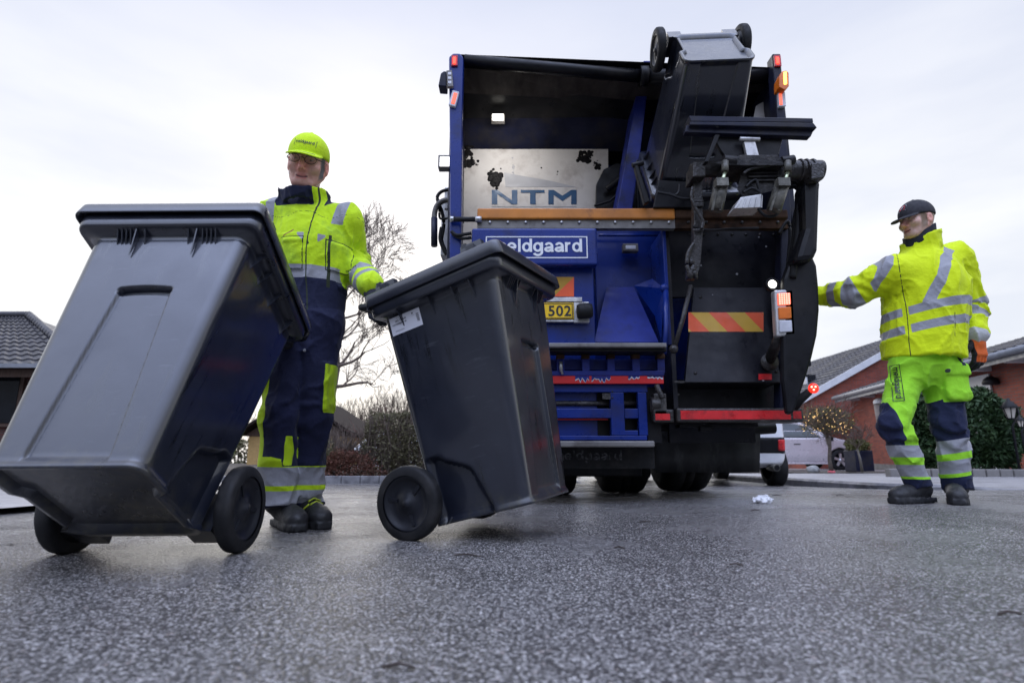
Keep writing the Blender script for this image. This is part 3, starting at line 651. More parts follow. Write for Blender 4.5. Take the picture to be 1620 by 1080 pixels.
def latch(m):
    m.lathe([(-.03, 0), (-.03, .05), (.03, .05), (.03, 0)], at(1036, 640, YR - .06), (1, 0, 0), 16); pr(m, 1035, 622, 1055, 660, YR - .1, .08); m.tube([at(1038, 608, YR - .08), at(1048, 630, YR - .1)], .02, 8)
one(latch, 'rubber_buffer', M_GREASE, truck, .006)
# --- right half: dark bulkhead with reflective board
one(lambda m: (pr(m, 1058.5, 361.5, 1248, 470, 4.05, .04), pr(m, 1058.5, 600, 1250, 662, 4.02, .05), pr(m, 1058.5, 662, 1195, 700, 4.02, .05), pr(m, 1058.5, 361.5, 1066, 650, YR + .02, .25)), 'bulkhead', M_BLACKDOT, truck, .004)
def door(m):
    t0, t1, b0, b1 = at(1098, 455, 3.92), at(1232, 455, 3.92), at(1084, 604, 3.76), at(1234, 604, 3.76)
    P = [t0, t1, b1, b0]; m.add(P + [p + np.array((0, .04, 0)) for p in P], [(0, 1, 2, 3), (4, 7, 6, 5), (0, 4, 5, 1), (1, 5, 6, 2), (2, 6, 7, 3), (3, 7, 4, 0)])
    m.add([b0, b1, b1 + np.array((0, .26, -.02)), b0 + np.array((0, .26, -.02))], [(0, 1, 2, 3)])
dr = one(door, 'rear_door', M_BLACKDOT, truck, 0)
def dpt(x, y, off=.004):                                # point on the sloping door
    t = (y - 455) / 149; return at(x, y, 3.92 + (3.76 - 3.92) * t - off)
def chev(m):
    x0, x1, y0, y1 = 1089, 1208, 494, 524.5; w = (x1 - x0) / 4.0
    def cl(poly):                                       # clip to the board
        out = poly
        for side_, lim in ((-1, x0), (1, x1)):
            new = []
            for i in range(len(out)):
                p, q = out[i], out[(i + 1) % len(out)]; ip = (p[0] - lim) * side_ <= 0; iq = (q[0] - lim) * side_ <= 0
                if ip: new.append(p)
                if ip != iq: s = (lim - p[0]) / (q[0] - p[0]); new.append((lim, p[1] + s * (q[1] - p[1])))
            out = new
            if not out: return []
        return out
    sh = 30
    for k in range(-2, 6):
        p = cl([(x0 - 25 + k * 28.5, y0), (x0 - 25 + (k + 1) * 28.5, y0), (x0 - 25 + (k + 1) * 28.5 + sh, y1), (x0 - 25 + k * 28.5 + sh, y1)])
        if len(p) > 2: m.add([dpt(x, y) for x, y in p], [list(range(len(p)))], k % 2)
one(chev, 'chevron_board', [M_ORA, simple('chevron_yellow', (.62, .36, .03), rough=.45, var=.1)], dr, 0)
one(lambda m: m.add([dpt(x, y) for x, y in ((1200, 591), (1221, 591), (1221, 600.5), (1200, 600.5))], [(0, 1, 2, 3)]), 'small_reflector', M_REDREF, dr, 0)
one(lambda m: (m.tube([at(1093, 452, 3.70), at(1080, 505, 3.68), at(1066, 553, 3.68)], .016, 8), m.ball(at(1066, 552, 3.68), .03)), 'support_rod', M_GREASE, truck, 0)
one(lambda m: (m.tube([at(1251, 440, 3.6), at(1262, 452, 3.6), at(1243, 560, 3.66)], .016, 8)), 'support_rod', M_GREASE, truck, 0)
# rows of bolts and weld seams on the right half
def bolts(m):
    for p in [at(x, 371, 4.05) for x in np.arange(1092, 1236, 22)] + [dpt(x, y, 0) for x, y in ((1108, 470), (1222, 470), (1100, 590), (1228, 588))]: MB().lathe([(0, .010), (-.008, .010), (-.010, 0)], p, (0, 1, 0), 8).build('bolt', M_GREASE, truck)
bolts(None)
one(lambda m: (m.beam(at(1066, 604, 3.78), at(1240, 604, 3.78), .012, .014), m.beam(at(1236, 462, 3.90), at(1236, 640, 3.80), .012, .014)), 'edge_trim', M_GREASE, truck, 0)
# bumper
bp = one(lambda m: (pr(m, 1071, 645, 1272, 667.5, YR - .12, .20), pr(m, 1034, 647, 1067, 668, YR - .10, .18)), 'bumper', M_GREASE, truck, .012)
one(lambda m: (pr(m, 1077, 649, 1251, 663, YR - .1225, .01), pr(m, 1037, 654, 1060, 664, YR - .1025, .01), pr(m, 1255, 650, 1268, 662, YR - .1225, .01)), 'red_strip', M_REDREF, bp, 0)
one(lambda m: (pr(m, 1075, 670, 1200, 676, YR + .02, .10), pr(m, 1108, 674, 1128, 682, YR - .0, .05), m.tube([at(1060, 686, 4.3), at(1225, 676, 4.3)], .045, 12)), 'tow_bar', M_BLACK, truck, .004)
def flap(m):
    xs = np.linspace(1036, 1202, 14); P = []
    for j, y in enumerate((682, 700, 722, 747)):
        for x in xs: p = at(x, y, 4.28); p[1] += .02 * sin(x * .09) * j / 3; P.append(p)
    m.add(P, [(j * 14 + i, j * 14 + i + 1, (j + 1) * 14 + i + 1, (j + 1) * 14 + i) for j in range(3) for i in range(13)], 0, True)
o = one(flap, 'mudflap', simple('dusty_mudflap', (.014, .014, .016), rough=.6, var=.4, scale=6, dirt=(.09, .088, .09), dscale=5, dth=(.55, .75), stretch=(1, 1, .4)), truck, 0); o.modifiers.new('thick', 'SOLIDIFY').thickness = .012
# side shield and lifting column on the right
SH = [(1250, 412), (1262, 404), (1286, 404), (1293, 420), (1296, 450), (1297.5, 490), (1294, 530), (1286, 565), (1277, 595), (1266, 628), (1256, 655), (1246, 655), (1240, 600), (1238, 500), (1240, 440)]
one(lambda m: pp(m, SH, YR - .30, .06), 'side_shield', M_BLACK, truck, .02)
one(lambda m: pp(m, [(1272, 285), (1301, 283), (1299, 300), (1296, 395), (1289, 411), (1258, 414), (1262, 400), (1274, 360)], YR - .40, .16), 'lift_column', M_BLACK, truck, .035)
def hoses(L, par=None):
    for P, r in L: MB().tube(P, r, 8).build('hose', M_HOSE, par or truck)
def curve(pts, Y, n=6):                                # smooth hose through pixel points
    P = [at(x, y, Y if not hasattr(Y, '__len__') else Y[i]) for i, (x, y) in enumerate(pts)]; out = []
    for i in range(len(P) - 1):
        p0, p1, p2, p3 = P[max(i - 1, 0)], P[i], P[i + 1], P[min(i + 2, len(P) - 1)]
        for k in range(n):
            t = k / n; out.append(.5 * (2 * p1 + (p2 - p0) * t + (2 * p0 - 5 * p1 + 4 * p2 - p3) * t * t + (3 * p1 - p0 - 3 * p2 + p3) * t ** 3))
    return out + [P[-1]]
hoses([(curve([(1250, 289), (1262, 288), (1270, 300), (1264, 330), (1262, 365), (1258, 400), (1254, 440)], YR - .3), .022), (curve([(1248, 296), (1260, 296), (1266, 310), (1258, 345), (1256, 380), (1248, 430)], YR - .25), .018), (curve([(1263, 355), (1262, 370), (1255, 390)], YR - .3), .008), (curve([(1232, 370), (1246, 350), (1250, 372), (1246, 420), (1243, 455)], YR - .12), .012)])
# tail light cluster
YT = YR - .30
def rotpix(cx, cy, ang, pts): c, s = cos(RAD(ang)), sin(RAD(ang)); return [(cx + x * c - y * s, cy + x * s + y * c) for x, y in pts]
rc = lambda x0, y0, x1, y1: rotpix(1242.5, 494.5, -3.2, [(x0, y0), (x1, y0), (x1, y1), (x0, y1)])
tl = one(lambda m: pp(m, rc(-15.5, -37, 15.5, 37), YT, .06), 'tail_light', M_ALU, truck, .012)
for (y0, y1, mt, nm) in ((-31.5, -12.5, L_REDL, 'red_lamp'), (-9.5, 9.5, M_AMBL, 'amber_lamp'), (12, 30.5, M_CLRL, 'white_lamp')):
    one(lambda m: pp(m, rc(-10, y0, 10, y1), YT - .012, .02), nm, mt, tl, .006)
one(lambda m: [m.add([at(x, y, YT - .0135) for x, y in rc(-9 + i * 3.7, -30.5 + j * 3.0, -9 + i * 3.7 + 2.6, -30.5 + j * 3.0 + 1.9)], [(0, 1, 2, 3)]) for i in range(5) for j in range(6)], 'lamp_segments', glow('lit_led', (1, .5, .38), 1.6, (.8, .3, .2)), tl, 0)
one(lambda m: (m.tube([at(1216, 572, YR - .04), at(1228, 545, YR - .15), at(1238, 525, YT + .05)], .035, 12), m.lathe([(-.02, 0), (-.02, .06), (.02, .05), (.02, 0)], at(1216, 573, YR - .05), (0, 1, 0), 16)), 'lamp_bracket', M_GREASE, tl, 0)
def rlamp(m): p = at(1221, 450, YR - .22); m.lathe([(.04, 0), (.04, .036), (-.008, .044), (-.012, .040), (-.008, .034), (-.008, 0)], p, (0, 1, 0), 20); m.lathe([(-.010, .027), (-.014, .015), (-.015, 0)], p, (0, 1, 0), 20, 1); m.tube([p + np.array((0, .04, 0)), at(1234, 458, YR - .1)], .012, 8)
one(rlamp, 'reversing_light', [M_BLACK, L_WHT], truck, 0)
def slamp(m): p = at(1287, 614, YR - .18); m.tube([at(1255, 645, YR - .1), at(1265, 632, YR - .12), at(1281, 619, YR - .17)], [.03, .03, .022], 10); m.ball(p, .033, 16, 10, mi=1, sc=(1, .7, 1)); 
one(slamp, 'side_marker', [M_RUB, glow('lit_marker_rim', (1, .035, .015), 1.1, (.7, .02, .02))], truck, 0)
one(lambda m: [m.ball(at(1287 + dx * 1.25, 613 + dy * 1.25, YR - .206), .0062, 10, 6) for dx, dy in ((-2.4, -1), (2.6, -1.2), (0.4, 2.6))], 'marker_bulb', glow('lit_marker_core', (1, .45, .3), 3.0), truck, 0)
# lamps on the posts
YQ = YR - .045
one(lambda m: (pr(m, 714, 87, 724, 104, YQ, .015), pr(m, 716.5, 90, 721, 101, YQ - .006, .01, 1)), 'marker_light', [M_REDL, L_RED], truck, .003)
one(lambda m: (pr(m, 1225.5, 87, 1236, 104.5, YQ, .015), pr(m, 1228, 90, 1233, 101, YQ - .006, .01, 1)), 'marker_light', [M_REDL, L_RED], truck, .003)
one(lambda m: (pp(m, rotpix(718, 155.5, 15, [(-5.5, -12), (5.5, -12), (5.5, 12), (-5.5, 12)]), YQ - .01, .03), pp(m, rotpix(718.5, 155.5, 15, [(-3, -9), (3, -9), (3, 9), (-3, 9)]), YQ - .014, .01, 1)), 'marker_light', [M_CLRL, L_REDL], truck, .003)
one(lambda m: (pp(m, rotpix(1237.5, 157, -4, [(-5.5, -11), (5.5, -11), (5.5, 11), (-5.5, 11)]), YQ - .01, .03), pp(m, rotpix(1236, 157, -4, [(-3, -9), (2, -9), (2, 9), (-3, 9)]), YQ - .014, .01, 1)), 'marker_light', [M_CLRL, L_REDL], truck, .003)
def beacon(m):
    pp(m, [(1233, 122), (1237, 113), (1244, 111.5), (1248, 115), (1248.5, 136), (1242, 143), (1233, 138)], YQ - .06, .09, 0); pp(m, [(1239.5, 114), (1245, 113), (1245.5, 133), (1240.5, 134)], YQ - .064, .01, 1)
one(beacon, 'amber_beacon', [M_AMBL, glow('lit_beacon', (1, .55, .08), 4.0, (.9, .4, .05))], truck, .008)
one(lambda m: (pp(m, rotpix(711.5, 124, -5, [(-4.5, -13), (4.5, -13), (4.5, 13), (-4.5, 13)]), YQ - .03, .03), [pr(m, 708.5, y, 714, y + 4.5, YQ - .034, .01, 1) for y in (114, 121, 128)]), 'side_lamp', [M_STRIP, M_CLRL], truck, .004)
one(lambda m: pp(m, [(693, 136), (697, 116), (702, 112), (707, 113), (706, 137)], YQ - .02, .10), 'camera_cover', M_NAVY, truck, .008)
one(lambda m: (pr(m, 693, 245, 712, 265, YQ + .02, .07), pr(m, 695.5, 247.5, 711, 263, YQ + .016, .01, 1)), 'work_light', [M_STRIP, glow('lit_side_lamp', (1, .97, .93), 1.2)], truck, .005)
# rail, brackets and hoses on the left flank
one(lambda m: (m.tube(curve([(711, 316), (701, 318), (692, 325), (687.5, 338), (687, 360), (687, 390)], YR + .25), .021, 12), m.tube([at(687, 345, YR + .245), at(687, 389, YR + .245)], .025, 12, mi=1)), 'hand_rail', [M_STRIP, M_NAVY], truck, 0)
one(lambda m: (pr(m, 697.5, 318, 709.5, 404, YR + .42, .5), pr(m, 703, 296, 709, 330, YR + .40, .04)), 'flank_box', M_ALU, truck, .006)
hoses([(curve([(711, 300), (699, 303), (692, 311), (694, 322), (699, 335), (702, 355), (698, 380)], YR + .3), .014), (curve([(710, 345), (697, 346), (695, 335), (697, 325)], YR + .28), .009), (curve([(699, 360), (697, 378), (703, 395), (707, 402)], YR + .3), .018), (curve([(714, 366), (722, 372), (733, 371), (746, 369)], YR - .06), .013), (curve([(716, 370), (728, 377), (746, 376)], YR - .05), .012)])
# --- bin lifter
lf = empty('bin_lifter', (0, 0, 0)); lf.parent = truck
def lift_one(fn, name, mat, bevel=.006): return one(fn, name, mat, lf, bevel)
lf_loc = None
YA = 3.18
def topbar(m):
    pp(m, [(1090, 183), (1286, 187), (1287, 194), (1093, 192)], YA + .02, .10)
    pp(m, [(1092, 192.3), (1287, 194.3), (1293, 202), (1092, 197.5)], YA, .10); pp(m, [(1086, 198), (1289, 202.5), (1283, 216), (1084, 209)], YA + .03, .05)
lift_one(topbar, 'clamp_bar', M_NAVY, .004)
def plate_(m):
    pp(m, [(1122, 207), (1240, 212), (1228, 262), (1160, 262), (1142, 240)], YA + .07, .03); pp(m, [(1132, 210), (1141, 210), (1121, 256), (1115, 256)], YA + .04, .05)
    m.lathe([(-.01, .012), (-.014, 0)], at(1134, 201, YA + .02), (0, 1, 0), 8)
lift_one(plate_, 'lift_plate', M_BLACK, .004)
lift_one(lambda m: (pp(m, [(1177, 224), (1195, 224), (1201, 246), (1182, 246)], YA + .03, .03), m.tube([at(1170, 220, YA + .03), at(1202, 221, YA + .03)], .014, 8)), 'clamp_tongue', M_ALU, .003)
def housing(m):
    pp(m, [(1172, 245), (1228, 245), (1244, 256), (1240, 262), (1180, 262), (1152, 261), (1150, 254)], YA - .02, .22)
    m.tube([at(1144, 254, YA), at(1164, 256, YA)], .035, 12); m.tube([at(1236, 256, YA), at(1256, 253, YA)], .03, 12)
    m.add([at(x, y, YA + .05) for x, y in ((1176, 262), (1240, 262), (1232, 300), (1176, 312), (1166, 300))], [(0, 1, 2, 3, 4)])
    for y in (268, 274, 280, 286): m.beam(at(1184, y, YA + .04), at(1232, y - 1, YA + .04), .012, .012)
    m.tube(curve([(1176, 275), (1186, 268), (1205, 264), (1226, 262)], YA), .010, 8)
lift_one(housing, 'lift_housing', simple('greasy_black', (.012, .011, .012), spec=.25, rough=.45, var=.5, scale=12, dirt=(.06, .055, .05), dscale=9, bump=.7, bscale=60, bdist=.006), .005)
def pist(m, a0, a1, b0, b1, w):
    m.tube([at(*a0, YA - .03), at(*a1, YA - .04)], .011, 10, mi=1); m.tube([at(*b0, YA - .04), at(*b1, YA - .02)], w, 14)
    p, q = at(*b0, YA - .07), at(*b1, YA - .05)
    m.beam(p + np.array((-.02, 0, 0)), q + np.array((-.02, 0, 0)), .012, .012, (0, 1, 0)); m.beam(p + np.array((.025, 0, 0)), q + np.array((.025, 0, 0)), .012, .012, (0, 1, 0))
    m.box(p, (.07, .05, .05)); m.tube([at(a0[0], a0[1] - 16, YA - .02), at(*a0, YA - .03)], .022, 8)
M_ROD = simple('greenish_rod', (.42, .46, .30), rough=.25, metal=.8)
M_CYL = simple('grimy_cylinder', (.10, .095, .08), rough=.45, metal=.4, var=.5, scale=16, dirt=(.25, .24, .20), dscale=12, bump=.6)
lift_one(lambda m: pist(m, (1147, 272), (1142, 290), (1141, 290), (1132, 333), .042), 'clamp_cylinder', [M_CYL, M_ROD], 0)
lift_one(lambda m: pist(m, (1246, 272), (1241, 290), (1238, 290), (1224, 333), .042), 'clamp_cylinder', [M_CYL, M_ROD], 0)
lift_one(lambda m: (pp(m, [(1172, 312), (1205, 307), (1205, 328), (1161, 330)], YA - .0, .12), [m.beam(at(1174 + k * 8, 313 - k, YA - .008), at(1165 + k * 10, 329, YA - .008), .006, .006) for k in range(5)]), 'valve_block', M_ALU, .005)
YX = 3.42
lift_one(lambda m: (m.tube([at(1098, 268, YX), at(1160, 268, YX)], .052, 18), pp(m, [(1097, 255), (1116, 254), (1117, 279), (1096, 280)], YX - .09, .16), m.lathe([(-.02, 0), (-.02, .045), (0, .05)], at(1096, 270, YX), (1, 0, 0), 14)), 'cross_tube', M_GREASE, .008)
lift_one(lambda m: (m.tube([at(1230, 270, YX), at(1300, 270, YX)], .066, 18), [m.tube([at(x, 270, YX), at(x + 5, 270, YX)], .076, 18) for x in (1262, 1271, 1281)], pp(m, [(1284, 258), (1305, 255), (1305, 281), (1284, 284)], YX - .09, .18)), 'cross_tube', M_GREASE, .008)
def armpost(m):
    pp(m, [(1098, 280), (1112, 280), (1112, 370), (1108, 420), (1102, 440), (1088, 440), (1090, 410), (1098, 380)], 3.40, .06)
    m.tube(curve([(1096, 296), (1094, 312), (1102, 332), (1112, 350), (1110, 362)], 3.37), .011, 8); m.tube(curve([(1098, 385), (1089, 400), (1087, 420), (1092, 435)], 3.38), .014, 8)
    for y in (318, 322, 325, 364): m.beam(at(1096, y, 3.385), at(1113, y, 3.385), .012, .016)
    for k in range(14):
        r = random.Random(k); m.ball(at(1090 + r.uniform(0, 12), 410 + r.uniform(0, 30), 3.39), r.uniform(.012, .026), 8, 6)
lift_one(armpost, 'lift_arm', M_GREASE, .006)
def wires(m):
    for P in ([(1040, 304), (1060, 308), (1078, 314), (1096, 314)], [(1058, 306), (1068, 309), (1074, 303), (1075, 292)], [(1180, 296), (1188, 288), (1196, 285), (1200, 296), (1204, 310)], [(1176, 305), (1190, 298), (1204, 306)], [(1205, 318), (1200, 330), (1212, 342), (1228, 340), (1236, 328)], [(1096, 358), (1120, 364), (1160, 362), (1200, 361)]):
        MB().tube(curve(P, 3.2 if P[0][0] > 1100 else 3.4), .009, 7).build('hose', M_HOSE, lf)
wires(None)
def cradle(m):
    pp(m, [(1042, 284), (1096, 288), (1096, 328), (1034, 328)], 3.70, .04); pp(m, [(1004, 262), (1010, 262), (1028, 318), (1020, 322)], 3.66, .05); m.tube([at(1000, 262, 3.68), at(1018, 258, 3.68)], .02, 8)
lift_one(cradle, 'bin_cradle', M_BLACK, .005)
# ================================================================ wheelie bins
def bin_plastic():
    m, t, n, l, bs = NT('dark_grey_bin_plastic')
    c = _ramp(n, l, _noise(n, l, 4, 4), [(.3, (.010, .012, .021)), (.7, (.014, .017, .028))])
    drip = _ramp(n, l, _noise(n, l, 1.0, 6, .65, stretch=(24, 24, 1.3)), [(.53, 0.0), (.62, .8)])
    zone = _ramp(n, l, _noise(n, l, 2.6, 2), [(.42, 0.0), (.6, 1.0)])
    c = _mix(n, l, _math(n, l, 'MULTIPLY', drip, zone), c, (.005, .006, .008))
    scuff = _ramp(n, l, _noise(n, l, 1.0, 5, .7, stretch=(9, 9, 60)), [(.58, 0.0), (.68, .5)]); sz = _ramp(n, l, _noise(n, l, 5.5, 3), [(.55, 0.0), (.66, 1.0)])
    c = _mix(n, l, _math(n, l, 'MULTIPLY', scuff, sz), c, (.075, .08, .095))
    dust = _ramp(n, l, _noise(n, l, 130, 3, .6), [(.66, 0.0), (.76, .35)]); c = _mix(n, l, dust, c, (.06, .062, .07))
    l.new(c, bs.inputs['Base Color'])
    # mossy grime at the foot
    tc = n.new('ShaderNodeTexCoord'); sz_ = n.new('ShaderNodeSeparateXYZ'); l.new(tc.outputs['Object'], sz_.inputs[0])
    lowz = n.new('ShaderNodeMapRange'); lowz.inputs['From Min'].default_value = .09; lowz.inputs['From Max'].default_value = .0; l.new(sz_.outputs['Z'], lowz.inputs['Value'])
    c = _mix(n, l, _math(n, l, 'MULTIPLY', lowz.outputs[0], _ramp(n, l, _noise(n, l, 16, 6, .7), [(.48, 0.0), (.66, .8)])), c, (.055, .050, .032)); l.new(c, bs.inputs['Base Color'])
    rgh = _ramp(n, l, _noise(n, l, 9, 5, .6), [(.3, .30), (.7, .48)]); rgh = _mix(n, l, _math(n, l, 'MULTIPLY', drip, zone), rgh, (.16, .16, .16)); l.new(rgh, bs.inputs['Roughness'])
    bs.inputs['Specular IOR Level'].default_value = .45; bs.inputs['Coat Weight'].default_value = .95; bs.inputs['Coat Roughness'].default_value = .13
    b = _bump(n, l, _noise(n, l, 340, 3), .3, .0012, bs); _bump(n, l, _noise(n, l, 7, 3), .25, .006, bs, b)
    return m
M_BIN = bin_plastic()
M_BINB = simple('black_bin_plastic', (.012, .013, .017), spec=.3, rough=.42, var=.2, scale=8, bump=.25, bscale=300, bdist=.0012)
M_MOSS = simple('mossy_grime', (.06, .055, .035), rough=.9, var=.5, scale=40)
BW, BD, WB_, DB_, BH = .556, .546, .424, .424, .935
WR = .141
def ring(w, yf, yb, r, n=(120, 6, 34, 16)):             # rounded rectangle: front, right, back, left; returns points + outward normals
    nf, nc, ns, nk = n; out = []
    def line(a, b, k, nr):
        for i in range(k): t = i / k; out.append((a[0] + (b[0] - a[0]) * t, a[1] + (b[1] - a[1]) * t, *nr))
    def arc(c, a0, k):
        for i in range(k): a = a0 + pi / 2 * i / k; out.append((c[0] + r * cos(a), c[1] + r * sin(a), cos(a), sin(a)))
    h = w / 2
    line((-h + r, yf), (h - r, yf), nf, (0, -1)); arc((h - r, yf + r), -pi / 2, nc); line((h, yf + r), (h, yb - r), ns, (1, 0)); arc((h - r, yb - r), 0, nc)
    line((h - r, yb), (-h + r, yb), nk, (0, 1)); arc((-h + r, yb - r), pi / 2, nc); line((-h, yb - r), (-h, yf + r), ns, (-1, 0)); arc((-h + r, yf + r), pi, nc)
    return np.array(out)
def bin_body():
    zs = np.unique(np.round(np.r_[np.linspace(0, .06, 7), np.linspace(.06, .56, 56), np.linspace(.56, .66, 34), np.linspace(.66, .835, 12)], 5))
    rows = []
    for z in zs:
        t = z / BH; w = WB_ + (BW - WB_) * t; yf = -(DB_ + (BD - DB_) * t); yb = -.02 + .02 * t
        R = ring(w, yf, yb, .038); x, y, nx, ny = R.T
        off = np.zeros(len(R))
        front = (ny < -.99); px_ = .118 - .035 * (z / .62); top = .628 - .9 * x * x
        inp = sm(-.0035, .0035, px_ - np.abs(x)) * sm(-.003, .003, top - z) * sm(-.01, .01, z - .035)
        slot = sm(-.004, .003, px_ + .002 - np.abs(x)) * np.exp(-((z - top + .009) / .0065) ** 2)
        off -= front * (inp * .014 + slot * .045)
        side_ = (np.abs(nx) > .99); yl = -.235 - .14 * sm(.10, .26, .26 - z) * 0; lim = sm(-.012, .012, y - (-.20 - (.25 - z) * .32 + .10 * sm(.17, .25, z)))
        off -= side_ * lim * sm(-.01, .01, .25 - z) * .030
        off += (.010 * sm(.024, .012, z) if z < .024 else 0)
        rows.append(np.column_stack((x + nx * off, y + ny * off, np.full(len(R), z))))
    n = len(rows[0]); t = .86 / BH
    def extra(z, o, r): 
        tt = min(1, z / BH); w = WB_ + (BW - WB_) * tt + 2 * o; R = ring(w, -(DB_ + (BD - DB_) * tt) - o, -.02 + .02 * tt + o * .6, r); return np.column_stack((R[:, 0], R[:, 1], np.full(len(R), z)))
    rows += [extra(.858, .0, .045), extra(.862, .034, .036), extra(.862, .040, .038), extra(.868, .044, .04), extra(.918, .046, .04), extra(.922, .042, .04), extra(.922, -.02, .04), extra(.86, -.024, .04), extra(.12, -.03, .04)]
    inner = rows[0].copy(); cen = inner.mean(0); b1 = cen + (inner - cen) * np.array((.93, .93, 1)); b2 = cen + (inner - cen) * np.array((.86, .86, 1)); b2[:, 2] = .022
    rows = [b2, b1] + rows
    V = np.concatenate(rows); m = len(rows); F = []
    for i in range(m - 1):
        k = np.arange(n); F.append(np.column_stack((i * n + k, i * n + (k + 1) % n, (i + 1) * n + (k + 1) % n, (i + 1) * n + k)))
    F = np.concatenate(F)
    mb = MB(); mb.add(V, F.tolist(), 0, True)
    mb.add(b2, [list(range(n))[::-1]], 0); mb.add(rows[-1], [list(range(n))], 0)
    # stiffening ribs under the rim and the axle housing
    for x in (-.17, -.155, -.14, -.125, -.105, -.075, .075, .105, .125, .14, .155, .17):
        L = .10 if abs(x) in (.105,) else .045; yf = -(DB_ + (BD - DB_) * .9)
        mb.add([(x - .002, yf, .86), (x + .002, yf, .86), (x + .002, yf - .032, .86), (x - .002, yf - .032, .86), (x - .002, yf + .004, .86 - L), (x + .002, yf + .004, .86 - L)], [(0, 1, 2, 3), (3, 2, 5, 4), (0, 3, 4), (1, 5, 2)])
    for s in (-1, 1):
        for y in (-.44, -.36, -.25, -.1):
            xs = s * (WB_ + (BW - WB_) * .91) / 2
            mb.add([(xs, y - .002, .86), (xs, y + .002, .86), (xs + s * .032, y + .002, .86), (xs + s * .032, y - .002, .86), (xs - s * .004, y - .002, .79), (xs - s * .004, y + .002, .79)], [(0, 1, 2, 3), (3, 2, 5, 4), (0, 3, 4), (1, 5, 2)])
        mb.box((s * .185, .035, .085), (.09, .09, .14), taper=(1, .6))
    return mb
def lid_mesh(mb, base=np.zeros(3)):
    w, yf, yb = BW + .104, -(BD + .060), .038
    def rr(z, o, r=.032): R = ring(w + 2 * o, yf - o, yb + o, max(.008, r + o)); return np.column_stack((R[:, 0], R[:, 1], np.full(len(R), z)))
    rows = [rr(.925, -.02), rr(.905, -.004), rr(.903, .0), rr(.907, .002), rr(.950, .0), rr(.958, -.004), rr(.962, -.012), rr(.962, -.050), rr(.978, -.062), rr(.982, -.075)]
    n = len(rows[0]); V = np.concatenate(rows); F = []
    for i in range(len(rows) - 1):
        k = np.arange(n); F.append(np.column_stack((i * n + k, i * n + (k + 1) % n, (i + 1) * n + (k + 1) % n, (i + 1) * n + k)))
    c = [(0, (yf + yb) / 2, .988)]
    mb.add(V, np.concatenate(F).tolist(), 0, True); L = (len(rows) - 1) * n; o = len(mb.v) - len(V); mb.v += c; ci = len(mb.v) - 1
    for k in range(n): mb.f.append([o + L + k, o + L + (k + 1) % n, ci]); mb.m.append(0); mb.sm.append(True)
    mb.add(rows[0], [list(range(n))[::-1]])
    for s in (-1, 1):                                   # stacking pads near the lid corners
        for y in (-.07, yf + .12):
            mb.box((s * (w / 2 - .04), y, .975), (.035, .10, .034), taper=(.8, .9)); mb.box((s * (w / 2 - .022), y, .965), (.02, .035, .03)); mb.box((s * (w / 2 - .04), y + .03, .99), (.03, .02, .02))
    return mb
def hinge_mesh(mb):
    for s in (-1, 1):
        mb.box((s * .17, .035, .93), (.07, .055, .06)); mb.tube([(s * .205, .062, .935), (s * .135, .062, .935)], .020, 14); mb.beam((s * .13, .02, .915), (s * .13, .085, .940), .03, .03)
    mb.tube([(-.27, .09, .945), (.27, .09, .945)], .016, 14)
    for s in (-1, 1): mb.tube([(s * .27, .09, .945), (s * .285, .07, .935), (s * .285, .02, .915)], .016, 12)
    return mb
def wheel_mesh(s):
    w = .052
    t = MB(); t.lathe([(-w/2, WR*.74), (-w/2, WR*.93), (-w*.36, WR*.985), (-w*.15, WR), (w*.15, WR), (w*.36, WR*.985), (w/2, WR*.93), (w/2, WR*.74)], (s * .281, .034, .113), (1, 0, 0), 48)
    r = MB(); pr_ = [(-.022, 0), (-.022, WR*.76), (s * 0 + .018, WR*.76), (.022, WR*.74), (.022, WR*.68), (.012, WR*.65), (.010, WR*.30), (.016, WR*.26), (.018, WR*.12), (.026, WR*.10), (.027, 0)]
    r.lathe([(h * s, q) for h, q in pr_], (s * .281, .034, .113), (1, 0, 0), 48)
    for k in range(3):
        a = 2 * pi * k / 3 + .4; c = np.array((s * (.281 + .011), .034 + cos(a) * WR * .47, .113 + sin(a) * WR * .47))
        r.box(c, (.008, .014, WR * .30), [[1, 0, 0], [0, sin(a), cos(a)], [0, -cos(a), sin(a)]])
    return t, r
def pose(o, loc, yaw, pitch, roll):
    Rz = Matrix.Rotation(RAD(yaw), 3, 'Z'); Rx = Matrix.Rotation(RAD(pitch), 3, 'X'); Ry = Matrix.Rotation(RAD(roll), 3, 'Y')
    o.rotation_mode = 'XYZ'; o.location = loc; o.rotation_euler = (Rz @ Rx @ Ry).to_euler()
    return Matrix.Translation(loc) @ (Rz @ Rx @ Ry).to_4x4()
binA = empty('wheelie_bin', (0, 0, 0), 'dark grey wheelie bin leaning far back at left with its recessed front facing the camera', 'wheelie bin', 'dark grey wheelie bins', local=True)
bin_parts = []
b_ = bin_body().build('body', M_BIN, binA); bin_parts.append(b_)
lid0 = lid_mesh(MB()).build('lid', M_BIN, binA)
hinge_mesh(MB()).build('handle', M_BINB, binA, .004)
MB().tube([(-.30, .034, .113), (.30, .034, .113)], .012, 12).build('axle', M_BINB, binA)
for s in (-1, 1):
    t, r = wheel_mesh(s); tt = t.build('wheel', M_RUB, binA); r.build('rim', M_BINB, tt)
def copy_tree(o, parent=None):
    c = o.copy(); COL.objects.link(c)
    if parent is not None: c.parent = parent; c.matrix_parent_inverse = o.matrix_parent_inverse.copy()
    for ch in list(o.children): copy_tree(ch, c)
    return c
binB = copy_tree(binA); binB['label'] = 'dark grey wheelie bin with white address sticker on its side, tipped on its wheels'
binC = copy_tree(binA); binC['label'] = 'dark grey wheelie bin hanging upside down in the truck lifter above the hopper'
pose(binA, (-1.192, 1.899, .052), -.4, -31.4, -.5)
